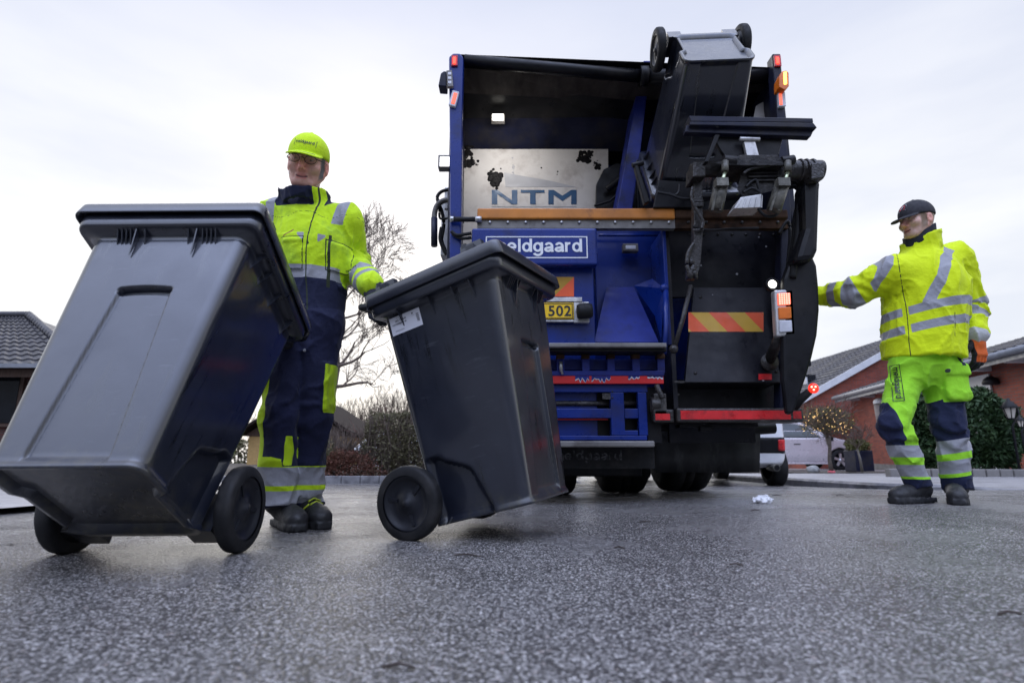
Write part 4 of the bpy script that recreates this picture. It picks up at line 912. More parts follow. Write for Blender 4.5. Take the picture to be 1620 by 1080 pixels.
MBm = pose(binB, (-.218, 2.491, .027), 64.2, -14.1, -2.9)
def ground(o):                                         # set the lower tyre on the road
    bpy.context.view_layer.update()
    mw = o.matrix_world; lo = min((mw @ Vector((s_ * .281, .034, .113))).z - WR * math.sqrt(max(0, 1 - (mw.to_3x3() @ Vector((1, 0, 0))).z ** 2)) for s_ in (-1, 1)); o.location.z -= lo + .004; bpy.context.view_layer.update(); return o.matrix_world.copy()
MAm = ground(binA); MBm = ground(binB)
pose(binC, (1.278, 3.324, 3.069), 181.4, 121.0, -3.2)
for ch in binC.children:
    if ch.name.startswith('lid'):                       # lid has swung open into the hopper
        a = RAD(-38); h = Vector((0, .062, .935)); R_ = Matrix.Rotation(a, 4, 'X')
        ch.matrix_parent_inverse = Matrix.Translation(h) @ R_ @ Matrix.Translation(-h)
# sticker on the near side of the middle bin, found by sighting onto that side
MBi = MBm.inverted()
def on_side(px, py):
    o = MBi @ Vector((0, 0, CAMH)); d = (MBi @ Vector(at(px, py, 2.0))) - o
    a = WB_ / 2; k = (BW - WB_) / 2 / BH                 # plane x = -(a + k z)
    t = (-a - k * o.z - o.x) / (d.x + k * d.z); p = o + d * t; return p.y, p.z
cs = [on_side(*q) for q in ((617, 503), (665, 487), (669, 517), (620, 530))]
y0 = (cs[0][0] + cs[3][0]) / 2; y1 = (cs[1][0] + cs[2][0]) / 2; z1 = (cs[0][1] + cs[1][1]) / 2; z0 = (cs[2][1] + cs[3][1]) / 2
def sp(u, v, o=.002):                                   # sticker coordinates 0..1
    y = y0 + (y1 - y0) * u; z = z0 + (z1 - z0) * v; return (-(WB_ / 2 + (BW - WB_) / 2 / BH * z) - o, y, z)
st = MB().add([sp(0, 0), sp(1, 0), sp(1, 1), sp(0, 1)], [(0, 1, 2, 3)]).build('sticker', simple('white_sticker', (.62, .62, .66), rough=.5, var=.04), binB)
mb = MB()
def stw(s, cx, cy, w, h): put_text(mb, s, w, h, lambda u, v: sp(cx + u, cy + v, .003), .02)
stw('NO. 728630', .36, .74, .36, .11); stw('HAVNEBJERG 43', .30, .55, .46, .11)
for k in range(14):
    v = .30 + k * .034
    if k % 3 != 1: mb.add([sp(.86, v, .003), sp(.95, v, .003), sp(.95, v + .02, .003), sp(.86, v + .02, .003)], [(0, 1, 2, 3)])
mb.add([sp(.73, .78, .003), sp(.77, .78, .003), sp(.78, .86, .003), sp(.74, .88, .003)], [(0, 1, 2, 3)])
mb.build('sticker_lettering', M_INK, st)
mb = MB()
for (a, b, c, d) in ((.12, .42, .17, .22), (.22, .45, .90, .93), (.72, .82, .70, .72)): mb.add([sp(a, c, .003), sp(b, c, .003), sp(b, d, .003), sp(a, d, .003)], [(0, 1, 2, 3)])
mb.build('sticker_print', M_VEIL, st)
# ================================================================ people
from mathutils.bvhtree import BVHTree
LIME = (.56, .80, .012); YELLOW = (.66, .80, .006); GREENY = (.34, .74, .03); NAVYC = (.011, .014, .042); TAPE = (.30, .30, .325)
def unit(v): v = np.asarray(v, float); return v / np.linalg.norm(v)
def frame_of(fwd, up):                                 # columns: right, forward, up
    f = unit(fwd); r = unit(np.cross(f, up)); u = np.cross(r, f); return np.column_stack((r, f, u))
def polyparam(P, pts):                                 # arc length along a limb and distance from it
    best = np.full(len(P), 9.0); s = np.zeros(len(P)); acc = 0
    for a, b in zip(pts[:-1], pts[1:]):
        a = np.asarray(a); d = np.asarray(b) - a; L = np.linalg.norm(d); t = np.clip((P - a) @ d / (L * L), 0, 1); q = np.linalg.norm(P - a - t[:, None] * d, axis=1)
        m = q < best; best[m] = q[m]; s[m] = acc + t[m] * L; acc += L
    return s, best
def head_sdf(q, age=0.0):                              # local: x right, y forward, z up, eyes near z = 0, chin at -.115
    d = ell(q, (0, -.012, .030), (.076, .097, .088))
    d = smin(d, ell(q, (0, .022, -.035), (.060, .070, .082)), .03)
    d = smin(d, ell(q, (0, .066, -.098), (.026, .022, .018)), .03)
    for s in (-1, 1):
        d = smin(d, ell(q, (s * .044, .060, -.028), (.022, .022, .020)), .025)             # cheekbones
        d = smin(d, seg(q, (s * .058, -.005, -.050), (s * .030, .055, -.096), .018, .016), .03)   # jaw
        d = smax(d, -ell(q, (s * .032, .098, .002), (.020, .018, .014)), .014)             # eye sockets
        d = smin(d, ell(q, (s * .031, .0745, .001), (.0135, .0125, .0125)), .003)          # eyeballs
        d = smin(d, seg(q, (s * .014, .088, .017), (s * .048, .076, .016), .008, .006), .010)    # brows
        e = ell(q, (s * .079, -.012, -.012), (.010, .020, .033)); e = smax(e, -ell(q, (s * .090, -.006, -.010), (.009, .011, .020)), .005)
        d = smin(d, e, .006)
        d = smin(d, ell(q, (s * .012, .093, -.042), (.0085, .011, .0085)), .006)           # nostril wings
        if age: d = smax(d, -seg(q, (s * .020, .098, -.044), (s * .036, .078, -.078), .003), .010)   # cheek folds
    d = smin(d, seg(q, (0, .088, .010), (0, .112, -.034), .0085, .0125), .010)
    d = smin(d, seg(q, (-.020, .080, -.066), (.020, .080, -.066), .0065), .007); d = smin(d, seg(q, (-.018, .079, -.078), (.018, .079, -.078), .0070), .007)
    d = smax(d, -seg(q, (-.024, .090, -.0715), (.024, .090, -.0715), .0026), .004)
    d = d + (.0011 if age else .0005) * (1 - np.abs(vn(q * (60, 60, 95) + 2))) ** 3 * (q[:, 1] > .0)
    return d
def head_fields(C, B, S=1.0):
    L = lambda P: (P - C) @ B / S
    def lips(P): q = L(P); return .0105 - np.sqrt(((q[:, 2] + .072)) ** 2 + (np.maximum(np.abs(q[:, 0]) - .016, 0) * 1.6) ** 2 + (np.minimum(q[:, 1] - .07, 0) * 3) ** 2)
    def hair(P):
        q = L(P); h = np.minimum(.042 - q[:, 1] - .35 * np.maximum(q[:, 2] - .02, 0), q[:, 2] + .055 + .6 * np.minimum(q[:, 1] + .02, 0) + .35 * np.maximum(q[:, 1] + .01, 0))
        return np.where((np.abs(q[:, 0]) > .0735) & (q[:, 1] > -.045) & (q[:, 2] < .028), -.02, h)
    def brow(P): q = L(P); return .0055 - np.abs(q[:, 2] - .019) - np.maximum(np.abs(np.abs(q[:, 0]) - .032) - .016, 0) - np.maximum(.06 - q[:, 1], 0)
    def eye(P): q = L(P); return .0078 - np.sqrt((np.abs(q[:, 0]) - .031) ** 2 * .42 + ((q[:, 2] - .000) * 3.0) ** 2) - np.maximum(.066 - q[:, 1], 0) * 3
    def beard(P): q = L(P); return np.minimum(np.minimum(-.040 - q[:, 2], q[:, 1] + .01), .03)
    def mouth(P): q = L(P); return .0034 - np.abs(q[:, 2] + .0735 - 9 * q[:, 0] ** 2) - np.maximum(np.abs(q[:, 0]) - .023, 0) - np.maximum(.07 - q[:, 1], 0)
    def iris(P): q = L(P); return .0054 - np.sqrt((np.abs(q[:, 0]) - .031) ** 2 + (q[:, 2] * 1.9) ** 2) - np.maximum(.066 - q[:, 1], 0) * 3
    def red(P): q = L(P); return np.maximum(.030 - np.linalg.norm((q - (0, .10, -.035)) * (1, .5, 1), axis=1), .012 - np.abs(np.abs(q[:, 0]) - .084)) - np.maximum(-.03 - q[:, 1], 0)
    return dict(lips=lips, hair=hair, brow=brow, eye=eye, iris=iris, red=red, mouth=mouth, beard=beard)
def skin_mat(name, base, hair):
    m, t, n, l, bs = NT(name)
    a = _noise(n, l, 45, 6, .7); c = _ramp(n, l, a, [(0.3, (base[0] * .74, base[1] * .62, base[2] * .60)), (0.5, [q * .9 for q in base]), (0.7, base)])
    st_ = n.new('ShaderNodeAttribute'); st_.attribute_name = 'beard'; sf = n.new('ShaderNodeMapRange'); sf.inputs['From Min'].default_value = -.02; sf.inputs['From Max'].default_value = .015; sf.inputs['To Max'].default_value = .42; l.new(st_.outputs['Fac'], sf.inputs['Value']); c = _mix(n, l, sf.outputs[0], c, [q * .42 for q in base])
    for nm, col, k in (('red', (base[0] * .95, base[1] * .62, base[2] * .60), .6), ('hair', hair, 1), ('brow', [q * .8 for q in hair], .8), ('lips', (base[0] * .70, base[1] * .46, base[2] * .48), 1), ('mouth', (.05, .015, .015), .9), ('eye', (.45, .42, .40), 1), ('iris', (.02, .025, .03), 1)):
        at_ = n.new('ShaderNodeAttribute'); at_.attribute_name = nm
        f = n.new('ShaderNodeMapRange'); f.inputs['From Min'].default_value = -.0015 if nm not in ('red', 'hair') else -.006; f.inputs['From Max'].default_value = .0015 if nm not in ('red', 'hair') else .008; f.inputs['To Max'].default_value = k
        l.new(at_.outputs['Fac'], f.inputs['Value']); c = _mix(n, l, f.outputs[0], c, col)
    l.new(c, bs.inputs['Base Color']); bs.inputs['Roughness'].default_value = .48; bs.inputs['Subsurface Weight'].default_value = .08; bs.inputs['Subsurface Radius'].default_value = (.012, .004, .002)
    _bump(n, l, _noise(n, l, 220, 4), .25, .002, bs); return m
def cap_sdf(q, tilt=0.0):                              # in head coordinates
    c, s = cos(tilt), sin(tilt); q = np.column_stack((q[:, 0], q[:, 1] * c - q[:, 2] * s, q[:, 1] * s + q[:, 2] * c))
    crown = ell(q, (0, -.010, .036), (.0865, .108, .094)); crown = smax(crown, .022 - .10 * np.maximum(-q[:, 1] - .02, 0) - q[:, 2], .006)
    crown = smin(crown, ell(q, (0, -.010, .131), (.009, .009, .006)), .004)
    zb = .027 - 3.1 * q[:, 0] ** 2 - .30 * (q[:, 1] - .085)
    fp = np.sqrt((q[:, 0] / .074) ** 2 + (np.maximum(q[:, 1] - .070, 0) / .098) ** 2 + (np.minimum(q[:, 1] - .060, 0) / .03) ** 2) - 1
    brim = smax(fp * .06, np.abs(q[:, 2] - zb) - .0035, .003)
    return smin(crown, brim, .004)
def hand_sdf(P, W, f, n, t, curl=(.35, .5, .45), spread=.10, thumb=(.75, .55, .2), sc=1.0, fat=1.12):
    """glove: W wrist, f towards the fingers, n out of the palm, t towards the thumb"""
    f, n = unit(f), unit(n); t = unit(np.asarray(t) - f * (np.asarray(t) @ f)); n = unit(n - t * (n @ t) - f * (n @ f))
    B = np.column_stack((t, f, n)); q = P - W
    d = boxs(P, W + f * .055 * sc, (.041 * sc, .050 * sc, .015 * sc * fat), .013 * sc, B)
    d = smin(d, seg(P, W - f * .03, W + f * .02, .033 * sc, .034 * sc, (n, .75)), .02)
    for i, (k, L) in enumerate(((.031, .92), (.0105, 1.0), (-.0105, .95), (-.031, .76))):
        a = W + f * (.100 - .006 * abs(i - 1)) * sc + t * k * sc; dr = unit(f + t * (k * spread * 10)); r = .0105 * sc * fat
        for L_, c in zip((.044 * L, .029 * L, .024 * L), curl):
            ax = np.cross(dr, n); nn = unit(n - dr * (n @ dr)); dr = unit(dr * cos(c) + nn * sin(c)); n_keep = n
            b = a + dr * L_ * sc; d = smin(d, seg(P, a, b, r, r * .94), .004); a = b; r *= .94
    a = W + f * .028 * sc + t * .034 * sc; dr = unit(t * thumb[0] + f * thumb[1] + n * thumb[2]); r = .0135 * sc * fat
    for L_ in (.038, .030):
        b = a + dr * L_ * sc; d = smin(d, seg(P, a, b, r, r * .9), .008); a = b; r *= .9; dr = unit(dr + f * .45 + n * .25)
    return d
def boot_sdf(P, heel, toe, gz, ankle):
    heel = np.array((heel[0], heel[1], gz)); toe = np.array((toe[0], toe[1], gz)); f = unit(toe - heel); L = np.linalg.norm(toe - heel); u = np.array((0, 0, 1.0)); B = np.column_stack((np.cross(f, u), f, u))
    q = (P - heel) @ B; w = .040 + .012 * sm(.10, .22, q[:, 1]) - .022 * sm(L - .05, L + .01, q[:, 1])
    sole = np.maximum(np.maximum(np.abs(q[:, 0]) - w, np.abs(q[:, 1] - L / 2) - L / 2 - .004), np.abs(q[:, 2] - .016) - .016)
    sole = sole + .0 ; tread = (np.sin(q[:, 1] * 210) > .55) & (q[:, 2] < .010); sole = sole + tread * .004
    up = seg(q, (0, .055, .075), (0, L - .075, .055), .047, .046, ((1, 0, 0), .98)); up = smin(up, ell(q, (0, L - .052, .048), (.050, .056, .040)), .02)
    up = smin(up, seg(q, (0, .062, .08), tuple(((np.asarray(ankle) - heel) @ B)), .046, .050), .03); up = smax(up, .012 - q[:, 2], .006)
    return smin(sole, up, .006) + .0015 * vn(P * 90)
def pleats(P, pts, amp, freq, seed=0.0, zone=None):    # folds running round a limb
    s, dd = polyparam(P, pts); ph = 2.2 * vn(P * 5.5 + seed) + 1.3 * vn(P * 11 + seed)
    a = amp * (0.35 if zone is None else .25)
    if zone is not None:
        for c, w in zone: a = a + amp * np.exp(-((s - c) / w) ** 2)
    return a * np.sin(s * freq + ph * 2.6)
def wrinkle(P, a):                                     # soft swell plus sharp creases in cloth
    W = P + .035 * np.column_stack((vn(P * 6 + 1.7), vn(P * 6 + 5.1), vn(P * 6 + 8.3)))
    r1 = (1 - np.abs(vn(W * (10, 10, 5.5)))) ** 5; r2 = (1 - np.abs(vn(W * (19, 19, 12) + 4.4))) ** 5
    return a * (.8 * vn(P * (6, 6, 4)) - 1.15 * r1 - .55 * r2 + .85)
def project_text(V2, origin, U, Vv, direction, bvh, off=.002):
    out = []
    for u, v in V2:
        o = Vector(origin + u * U + v * Vv) - Vector(direction) * .4; h = bvh.ray_cast(o, Vector(direction), 1.2)
        p = h[0] if h[0] is not None else o + Vector(direction) * .4; out.append(np.array(p) - np.asarray(direction) * off)
    return out
def bvh_of(o): me = o.data; return BVHTree.FromPolygons([v.co[:] for v in me.vertices], [p.vertices[:] for p in me.polygons])
def proj_strokes(mb, body, w, h, origin, U, V, direction, bvh, t=_T, off=.003):
    mb2 = MB(); stroke_text(mb2, body, w, h, lambda u, v: (u, 0, v), t=t)
    pts = project_text([(p[0], p[2]) for p in mb2.v], origin, np.asarray(U), np.asarray(V), direction, bvh, off); mb.add(pts, mb2.f)

# ---------------------------------------------------------------- worker behind the bins
def worker_left():
    Y0 = 2.61
    root = empty('person', (at(480, 560, 2.62)[0], 2.62, 0), 'worker in lime cap and jacket with navy trousers gripping the two tilted bins', 'person')
    hipc = at(484, 512, 2.68); ch = at(491, 392, 2.68); nk = at(483, 318, 2.67); hc = at(487, 258, 2.60)
    h1, h2 = at(462, 525, 2.68), at(503, 525, 2.68); k1, k2 = at(445, 652, 2.58), at(493, 650, 2.66); a1, a2 = at(437, 795, 2.60), at(484, 793, 2.74)
    s1, s2 = at(436, 345, 2.70), at(548, 352, 2.70)
    H2 = np.array(MBm @ Vector((-.115, .105, .952))); H1 = np.array(MAm @ Vector((.17, .10, .955)))
    w2 = at(585, 450, H2[1] + .05); w1 = H1 + np.array((-.02, .10, .02)); e2 = at(558, 416, 2.86); e1 = at(428, 430, 2.80)
    HS = 1.13; B = frame_of((.12, -.95, -.30), (0.10, 0, 1)); L = lambda P: (P - hc) @ B / HS
    arms = ([s1, e1, w1], [s2, e2, w2])
    def limbs(P, g):
        d = seg(P, hipc, ch, .125 + g, .150 + g, ((0, 1, 0), .72))
        d = smin(d, seg(P, s1, s2, .06 + g), .06); d = smin(d, seg(P, ch, nk, .12 + g, .055), .05)
        for A in arms: d = smin(d, seg(P, A[0], A[1], .052 + g, .043 + g), .03); d = smin(d, seg(P, A[1], A[2], .043 + g, .030 + g), .02)
        return d
    def body(P):
        d = head_sdf(L(P), 1) * HS; d = smin(d, seg(P, hc + B @ (0, -.03, -.05), nk + np.array((0, .02, -.03)), .055, .062), .03)
        d = smin(d, limbs(P, -.012), .03)
        for h, k, a in ((h1, k1, a1), (h2, k2, a2)): d = smin(d, seg(P, h, k, .075, .05), .03); d = smin(d, seg(P, k, a, .05, .036), .02)
        return d
    allp = np.array([hipc, ch, nk, hc, h1, h2, k1, k2, a1, a2, s1, s2, e1, e2, w1, w2])
    sk = skin_mat('ruddy_skin', (.82, .44, .34), (.14, .13, .125))
    fl_ = head_fields(hc, B, HS); lim = nk[2] - .02
    sdf_obj('body', body, allp.min(0) - .17, allp.max(0) + .17, .0055, sk, root, fl_)
    # jacket
    zc = lambda y: at(490, y, 2.62)[2]
    zb0, zb1, zhem = zc(446), zc(427), zc(503)
    fwd = unit((.10, -1, 0)); rgt = unit((1, .10, 0))
    def jacket(P):
        d = seg(P, hipc + (0.0, 0, .0), ch, .182, .200, ((0, 1, 0), .76)); d = smin(d, seg(P, s1 + (.02, 0, .0), s2 + (-.02, 0, .0), .088, .088, ((0, 1, 0), .95)), .07)
        d = smin(d, seg(P, ch, nk, .17, .08, ((0, 1, 0), .8)), .06)
        for A in arms:
            d = smin(d, seg(P, A[0], A[1], .092, .083), .05); d = smin(d, seg(P, A[1], A[2], .083, .064), .03); d = d + pleats(P, A, .006, 60, A[0][0] * 9, ((.28, .10), (.5, .06))) * (polyparam(P, A)[1] < .13)
        q = (P - nk); col = np.hypot(q[:, 0] + .0, (q[:, 1] + .01) * .95) - (.104 + .30 * (q[:, 2]))
        collar = np.maximum(np.abs(col) - .010, np.abs(q[:, 2] + .006) - .042 + .25 * np.maximum(-q[:, 1] - .05, 0))
        d = smin(d, collar, .015)
        for cx, cy, w, h, t_ in ((459, 398, .056, .080, .010), (459, 372, .058, .030, .006), (528, 398, .05, .074, .009), (484, 380, .024, .30, .004)):                 # chest pockets, flap, front placket
            c = at(cx, cy, 2.50); d = d - t_ * sm(0, .010, np.minimum(w - np.abs(P[:, 0] - c[0]), h - np.abs(P[:, 2] - c[2]))) * (P[:, 1] < ch[1])
        d = smax(d, zhem - P[:, 2] + .01 * vn(P * 8), .01)
        return d + wrinkle(P, .009)
    fr = lambda P: (P[:, 1] < ch[1] + .02)
    xz = at(484, 400, 2.5)[0]
    def torso_only(P): return np.minimum(polyparam(P, arms[0])[1], polyparam(P, arms[1])[1]) - .10
    A2 = arms[1]; L2 = np.linalg.norm(A2[1] - A2[0])
    def navy(P):
        s, dd = polyparam(P, A2); s1_, d1_ = polyparam(P, arms[0])
        inarm = (dd < .105) & (s > .14); inarm1 = (d1_ < .105) & (s1_ > .14)
        low = np.where(inarm | inarm1, -.05, zb0 - P[:, 2]); q = P - nk
        colr = np.minimum(q[:, 2] + .055, .150 + .3 * q[:, 2] - np.hypot(q[:, 0], q[:, 1])); colr = np.minimum(colr, np.abs(P[:, 0] - xz - .008) - .022 + 9 * (q[:, 1] > 0))
        cuff = np.minimum(s - (L2 + .30), .12 - dd)
        return np.maximum(np.maximum(low, colr), np.where(inarm, s - (L2 + .9), -1))
    def tape(P):
        s, dd = polyparam(P, A2); s1_, d1_ = polyparam(P, arms[0]); Lf = np.linalg.norm(A2[2] - A2[1])
        Lt = L2 + Lf; arm = np.maximum(.030 - np.abs(s - (Lt - .112)), .015 - np.abs(s - (Lt - .034))); arm = np.where((dd < .17) & (s > .15) & (P[:, 0] > at(541, 400, 2.6)[0] + .03 * (P[:, 1] - 2.6)), arm, -1)
        belt = np.minimum(P[:, 2] - zb0, zb1 - P[:, 2]); belt = np.where(((dd < .105) & (s > .14)) | ((d1_ < .105) & (s1_ > .14)), -1, belt)
        xs = at(537, 340, 2.6)[0]; strap = np.minimum(.027 - np.abs(P[:, 0] - xs - .15 * (P[:, 2] - s2[2])), P[:, 2] - zc(358) + .0)
        xs1 = at(426, 330, 2.6)[0]; strap1 = np.minimum(.022 - np.abs(P[:, 0] - xs1), P[:, 2] - zc(352))
        tri = np.full(len(P), -1.0)
        for cx, cy, sg_ in ((472, 368, 1), (504, 370, -1)): c = at(cx, cy, 2.5); u = (P[:, 0] - c[0]) * sg_; v = P[:, 2] - c[2]; tri = np.maximum(tri, np.where(fr(P), np.minimum(np.minimum(.014 - v, .016 - np.abs(u)), v + .014 + u), -1))
        return np.maximum.reduce([arm, belt, strap, strap1, tri])
    def dark(P):
        f = fr(P); zx = np.where(f, .0032 - np.abs(P[:, 0] - xz - .01 * np.sin(P[:, 2] * 9)), -1); zx = np.where(P[:, 2] < nk[2] + .08, zx, -1)
        c = at(513, 405, 2.5); z2 = np.where(f, np.minimum(.0065 - np.abs(P[:, 0] - c[0] - .02 * (P[:, 2] - c[2])), .125 - np.abs(P[:, 2] - c[2])), -1)
        out = np.maximum(zx, z2)
        for bx, by in ((483, 302), (484, 381)): b = at(bx, by, 2.5); out = np.maximum(out, np.where(f, .006 - np.hypot(P[:, 0] - b[0], P[:, 2] - b[2]), -1))
        for cx, cy, w, h in ((459, 398, .056, .078), (528, 398, .05, .072)):                   # stitched pocket edges
            b = at(cx, cy, 2.52); e = np.maximum(np.abs(P[:, 0] - b[0]) - w, np.abs(P[:, 2] - b[2]) - h); out = np.maximum(out, np.where(f, .0022 - np.abs(e), -1))
        y = zc(345); out = np.maximum(out, np.where(f, .0018 - np.abs(P[:, 2] - y - .015 * np.sin(P[:, 0] * 30)), -1))
        return out
    def pen(P): c = at(452, 364, 2.5); u = (P[:, 0] - c[0]); v = P[:, 2] - c[2] - .62 * u; return np.where(fr(P), np.minimum(.004 - np.abs(v), .024 - np.abs(u)), -1)
    m = masked('lime_work_jacket', LIME, [('navy', NAVYC, .85), ('tape', TAPE, .5), ('dark', (.03, .04, .02), .8), ('pen', (.28, .07, .03), .6)], dirt=(.15, .30, .03), dth=(.50, .74), dscale=6)
    J = sdf_obj('jacket', jacket, allp.min(0) * (1, 1, 0) + (-.2, -.26, zhem - .05), allp.max(0) * (1, 1, 0) + (.2, .2, nk[2] + .16), .0055, m, root, dict(navy=navy, tape=tape, dark=dark, pen=pen))
    bj = bvh_of(J); mb = MB(); o = at(534, 401, 2.4)
    proj_strokes(mb, 'meldgaard', .062, .020, o, (.97, 0, .26), (-.26, 0, .97), (0, 1, 0), bj, .2); mb.build('printed_lettering', M_INK, J)
    # trousers
    legs = ([h1, k1, a1], [h2, k2, a2])
    def trousers(P):
        d = seg(P, hipc + (-.03, 0, .02), hipc + (.03, 0, .02), .16, .16, ((0, 1, 0), .85))
        dl = None
        for A in legs:
            e = smin(seg(P, A[0], A[1], .105, .086), seg(P, A[1], A[2], .086, .078), .03) + pleats(P, A, .0065, 48, A[0][0] * 7, ((.42, .10), (.80, .08)))
            dl = e if dl is None else smin(dl, e, .005)
        d = smin(d, dl, .05); d = smin(d, boxs(P, at(519, 612, 2.66), (.022, .07, .12), .015), .012)
        d = smax(d, np.minimum(a1[2], a2[2]) - .012 - P[:, 2], .006); d = smax(d, P[:, 2] - zhem - .08, .01)
        return d + wrinkle(P, .010)
    zl = lambda y: at(460, y, 2.6)[2]
    def tape_t(P): z = P[:, 2] + .02 * (P[:, 0] - a1[0]); return np.maximum(np.minimum(z - zl(767), zl(738) - z), np.minimum(z - zl(797), zl(775) - z))
    def lime_t(P):
        z = P[:, 2]; low = np.minimum(z - zl(800), zl(722) - z - .25 * np.maximum(P[:, 0] - k1[0], 0) * (P[:, 0] < (a1[0] + a2[0]) / 2))
        low = np.where(P[:, 0] > (a1[0] + a2[0]) / 2 + .0, np.minimum(z - zl(800), zl(737) - z), low)
        xs = at(438, 665, 2.6)[0] + .0; s1_ = np.minimum(np.minimum(at(429, 690, 2.6)[0] - .25 * (z - zl(690)) * 0 - P[:, 0], z - zl(730)), zl(585) - z)
        xr = at(513, 610, 2.6)[0]; s2_ = np.minimum(np.minimum(P[:, 0] - xr, z - zl(652)), zl(575) - z)
        xi = at(466, 690, 2.6)[0]; s3 = np.minimum(np.minimum(.012 - np.abs(P[:, 0] - xi), z - zl(735)), zl(690) - z)
        return np.maximum.reduce([low, s1_, s2_, s3])
    def hem(P): return zl(797) - P[:, 2]
    def but(P): b = at(472, 549, 2.5); return np.where(P[:, 1] < 2.66, .008 - np.hypot(P[:, 0] - b[0], P[:, 2] - b[2]), -1)
    m = masked('navy_work_trousers', (.012, .015, .048), [('lime', LIME, .8), ('tape', (.36, .36, .39), .5), ('hem', NAVYC, .85), ('button', (.4, .4, .4), .3)], var=.3)
    lo = np.minimum(np.minimum(a1, a2), np.minimum(h1, k1)) - (.16, .2, .06); hi = np.maximum(h2, k2) + (.16, .2, .30)
    sdf_obj('trousers', trousers, lo, hi, .006, m, root, dict(lime=lime_t, tape=tape_t, hem=hem, button=but))
    M_BOOT = simple('black_work_boot', (.016, .016, .017), rough=.55, var=.3, scale=25, bump=.4, bscale=200); M_LACE = simple('yellow_lace', (.45, .55, .03), rough=.7)
    for hx, hy, tx, ty, a in ((at(438, 830, 2.70)[0], 2.72, at(474, 838, 2.48)[0], 2.47, a1), (at(478, 830, 2.74)[0], 2.76, at(513, 838, 2.56)[0], 2.56, a2)):
        bt = sdf_obj('boot', lambda P: boot_sdf(P, (hx, hy), (tx, ty), .0, a), (min(hx, tx) - .12, ty - .09, -.02), (max(hx, tx) + .12, hy + .12, a[2] + .07), .006, M_BOOT, root)
        f = unit((tx - hx, ty - hy, 0)); rr = np.array((f[1], -f[0], 0)); mb = MB()
        for k in range(4):
            c = np.array((hx, hy, 0)) + f * (.085 + .028 * k) + np.array((0, 0, .135 - .012 * k)); mb.tube([c - rr * .03 + (0, 0, -.012), c, c + rr * .03 + f * .012 + (0, 0, -.012)], .004, 6)
        mb.tube([np.array((hx, hy, .06)) + f * .02 + rr * .050, np.array((hx, hy, .075)) + f * .12 + rr * .052, np.array((hx, hy, .10)) + f * .15 + rr * .036], .004, 6)
        mb.build('lace', M_LACE, bt)
    # gloves closed round the bin handles
    M_GLV = simple('dark_knit_glove', (.016, .017, .026), rough=.8, var=.3, scale=60, bump=.6, bscale=500, dirt=(.10, .10, .11), dscale=14, dth=(.6, .75))
    for W, Hd, axis, tside in ((w2, H2, MBm.to_3x3() @ Vector((1, 0, 0)), -1), (w1, H1, Vector((1, 0, 0)), 1)):
        f = unit(unit(Hd - W) + np.array((0, -.15, -.75))); axis = np.array(axis); nrm = unit(np.cross(f, axis)); nrm = nrm if nrm @ (Hd - W) > 0 or nrm[1] < 0 else -nrm
        Wg = Hd - f * .085 - nrm * .03
        sdf_obj('glove', lambda P: smin(hand_sdf(P, Wg, f, nrm, axis * tside, (.7, .95, .8), .05, (.4, .7, .5), 1.05, 1.2), seg(P, Wg, W, .034, .042), .02), np.minimum(Wg, W) - .22, np.maximum(Wg, W) + .22, .0045, M_GLV, root)
    # cap with the company name, glasses
    T = RAD(-3)
    cmat = masked('lime_cap', (.60, .84, .012), [('arc', (.05, .065, .05), .8), ('under', (.05, .07, .03), .8)], var=.08)
    def arc(P): q = L(P); r = np.sqrt((q[:, 0] / .062) ** 2 + ((q[:, 1] - .070) / .077) ** 2); return np.where((q[:, 1] > .10) & (q[:, 2] > -.02), .11 - np.abs(r - .87), -1)
    def under(P): q = L(P); zb = .027 - 3.1 * q[:, 0] ** 2 - .30 * (q[:, 1] - .085); return np.where(q[:, 1] > .085, zb - .001 - q[:, 2], -1)
    c_ = sdf_obj('cap', lambda P: cap_sdf(L(P), T) * HS, hc - .24, hc + .24, .0045, cmat, root, dict(arc=arc, under=under))
    bc = bvh_of(c_); mb = MB(); proj_strokes(mb, 'meldgaard', .088, .022, hc + HS * (B @ (.0, .0, .070)), -B[:, 0], B[:, 2], B @ (0, -1, 0), bc, .2)
    mb2 = MB(); frame_strips(mb2, .104, .033, .0022, lambda u, v: (u, 0, v)); mb.add(project_text([(p[0], p[2]) for p in mb2.v], hc + HS * (B @ (0, 0, .070)), -B[:, 0], B[:, 2], B @ (0, -1, 0), bc), mb2.f)
    mb.build('cap_lettering', M_INK, c_)
    mb = MB(); W_ = lambda x, y, z: hc + HS * (B @ (x, y, z))
    for s in (-1, 1):
        mb.tube([W_(s * .034 + .024 * cos(a), .104 - .004 * abs(cos(a)), -.002 + .017 * sin(a)) for a in np.linspace(0, 2 * pi, 22)], .0013, 6, caps=False); mb.tube([W_(s * .058, .100, .004), W_(s * .079, .04, .006), W_(s * .081, -.01, .004)], .0018, 6)
    mb.tube([W_(-.010, .104, .002), W_(0, .107, .005), W_(.010, .104, .002)], .0016, 6); gl = mb.build('glasses', M_INK, root)
    mb = MB()
    for s in (-1, 1): mb.add([W_(s * .034 + .023 * cos(a), .103 - .004 * abs(cos(a)), -.002 + .016 * sin(a)) for a in np.linspace(0, 2 * pi, 20, endpoint=False)], [list(range(20))])
    gm, t, n, l, bs = NT('tinted_lens'); bs.inputs['Transmission Weight'].default_value = 1; bs.inputs['Roughness'].default_value = .05; bs.inputs['Base Color'].default_value = (.8, .8, .8, 1); bs.inputs['IOR'].default_value = 1.05
    mb.build('lens', gm, gl)
worker_left()

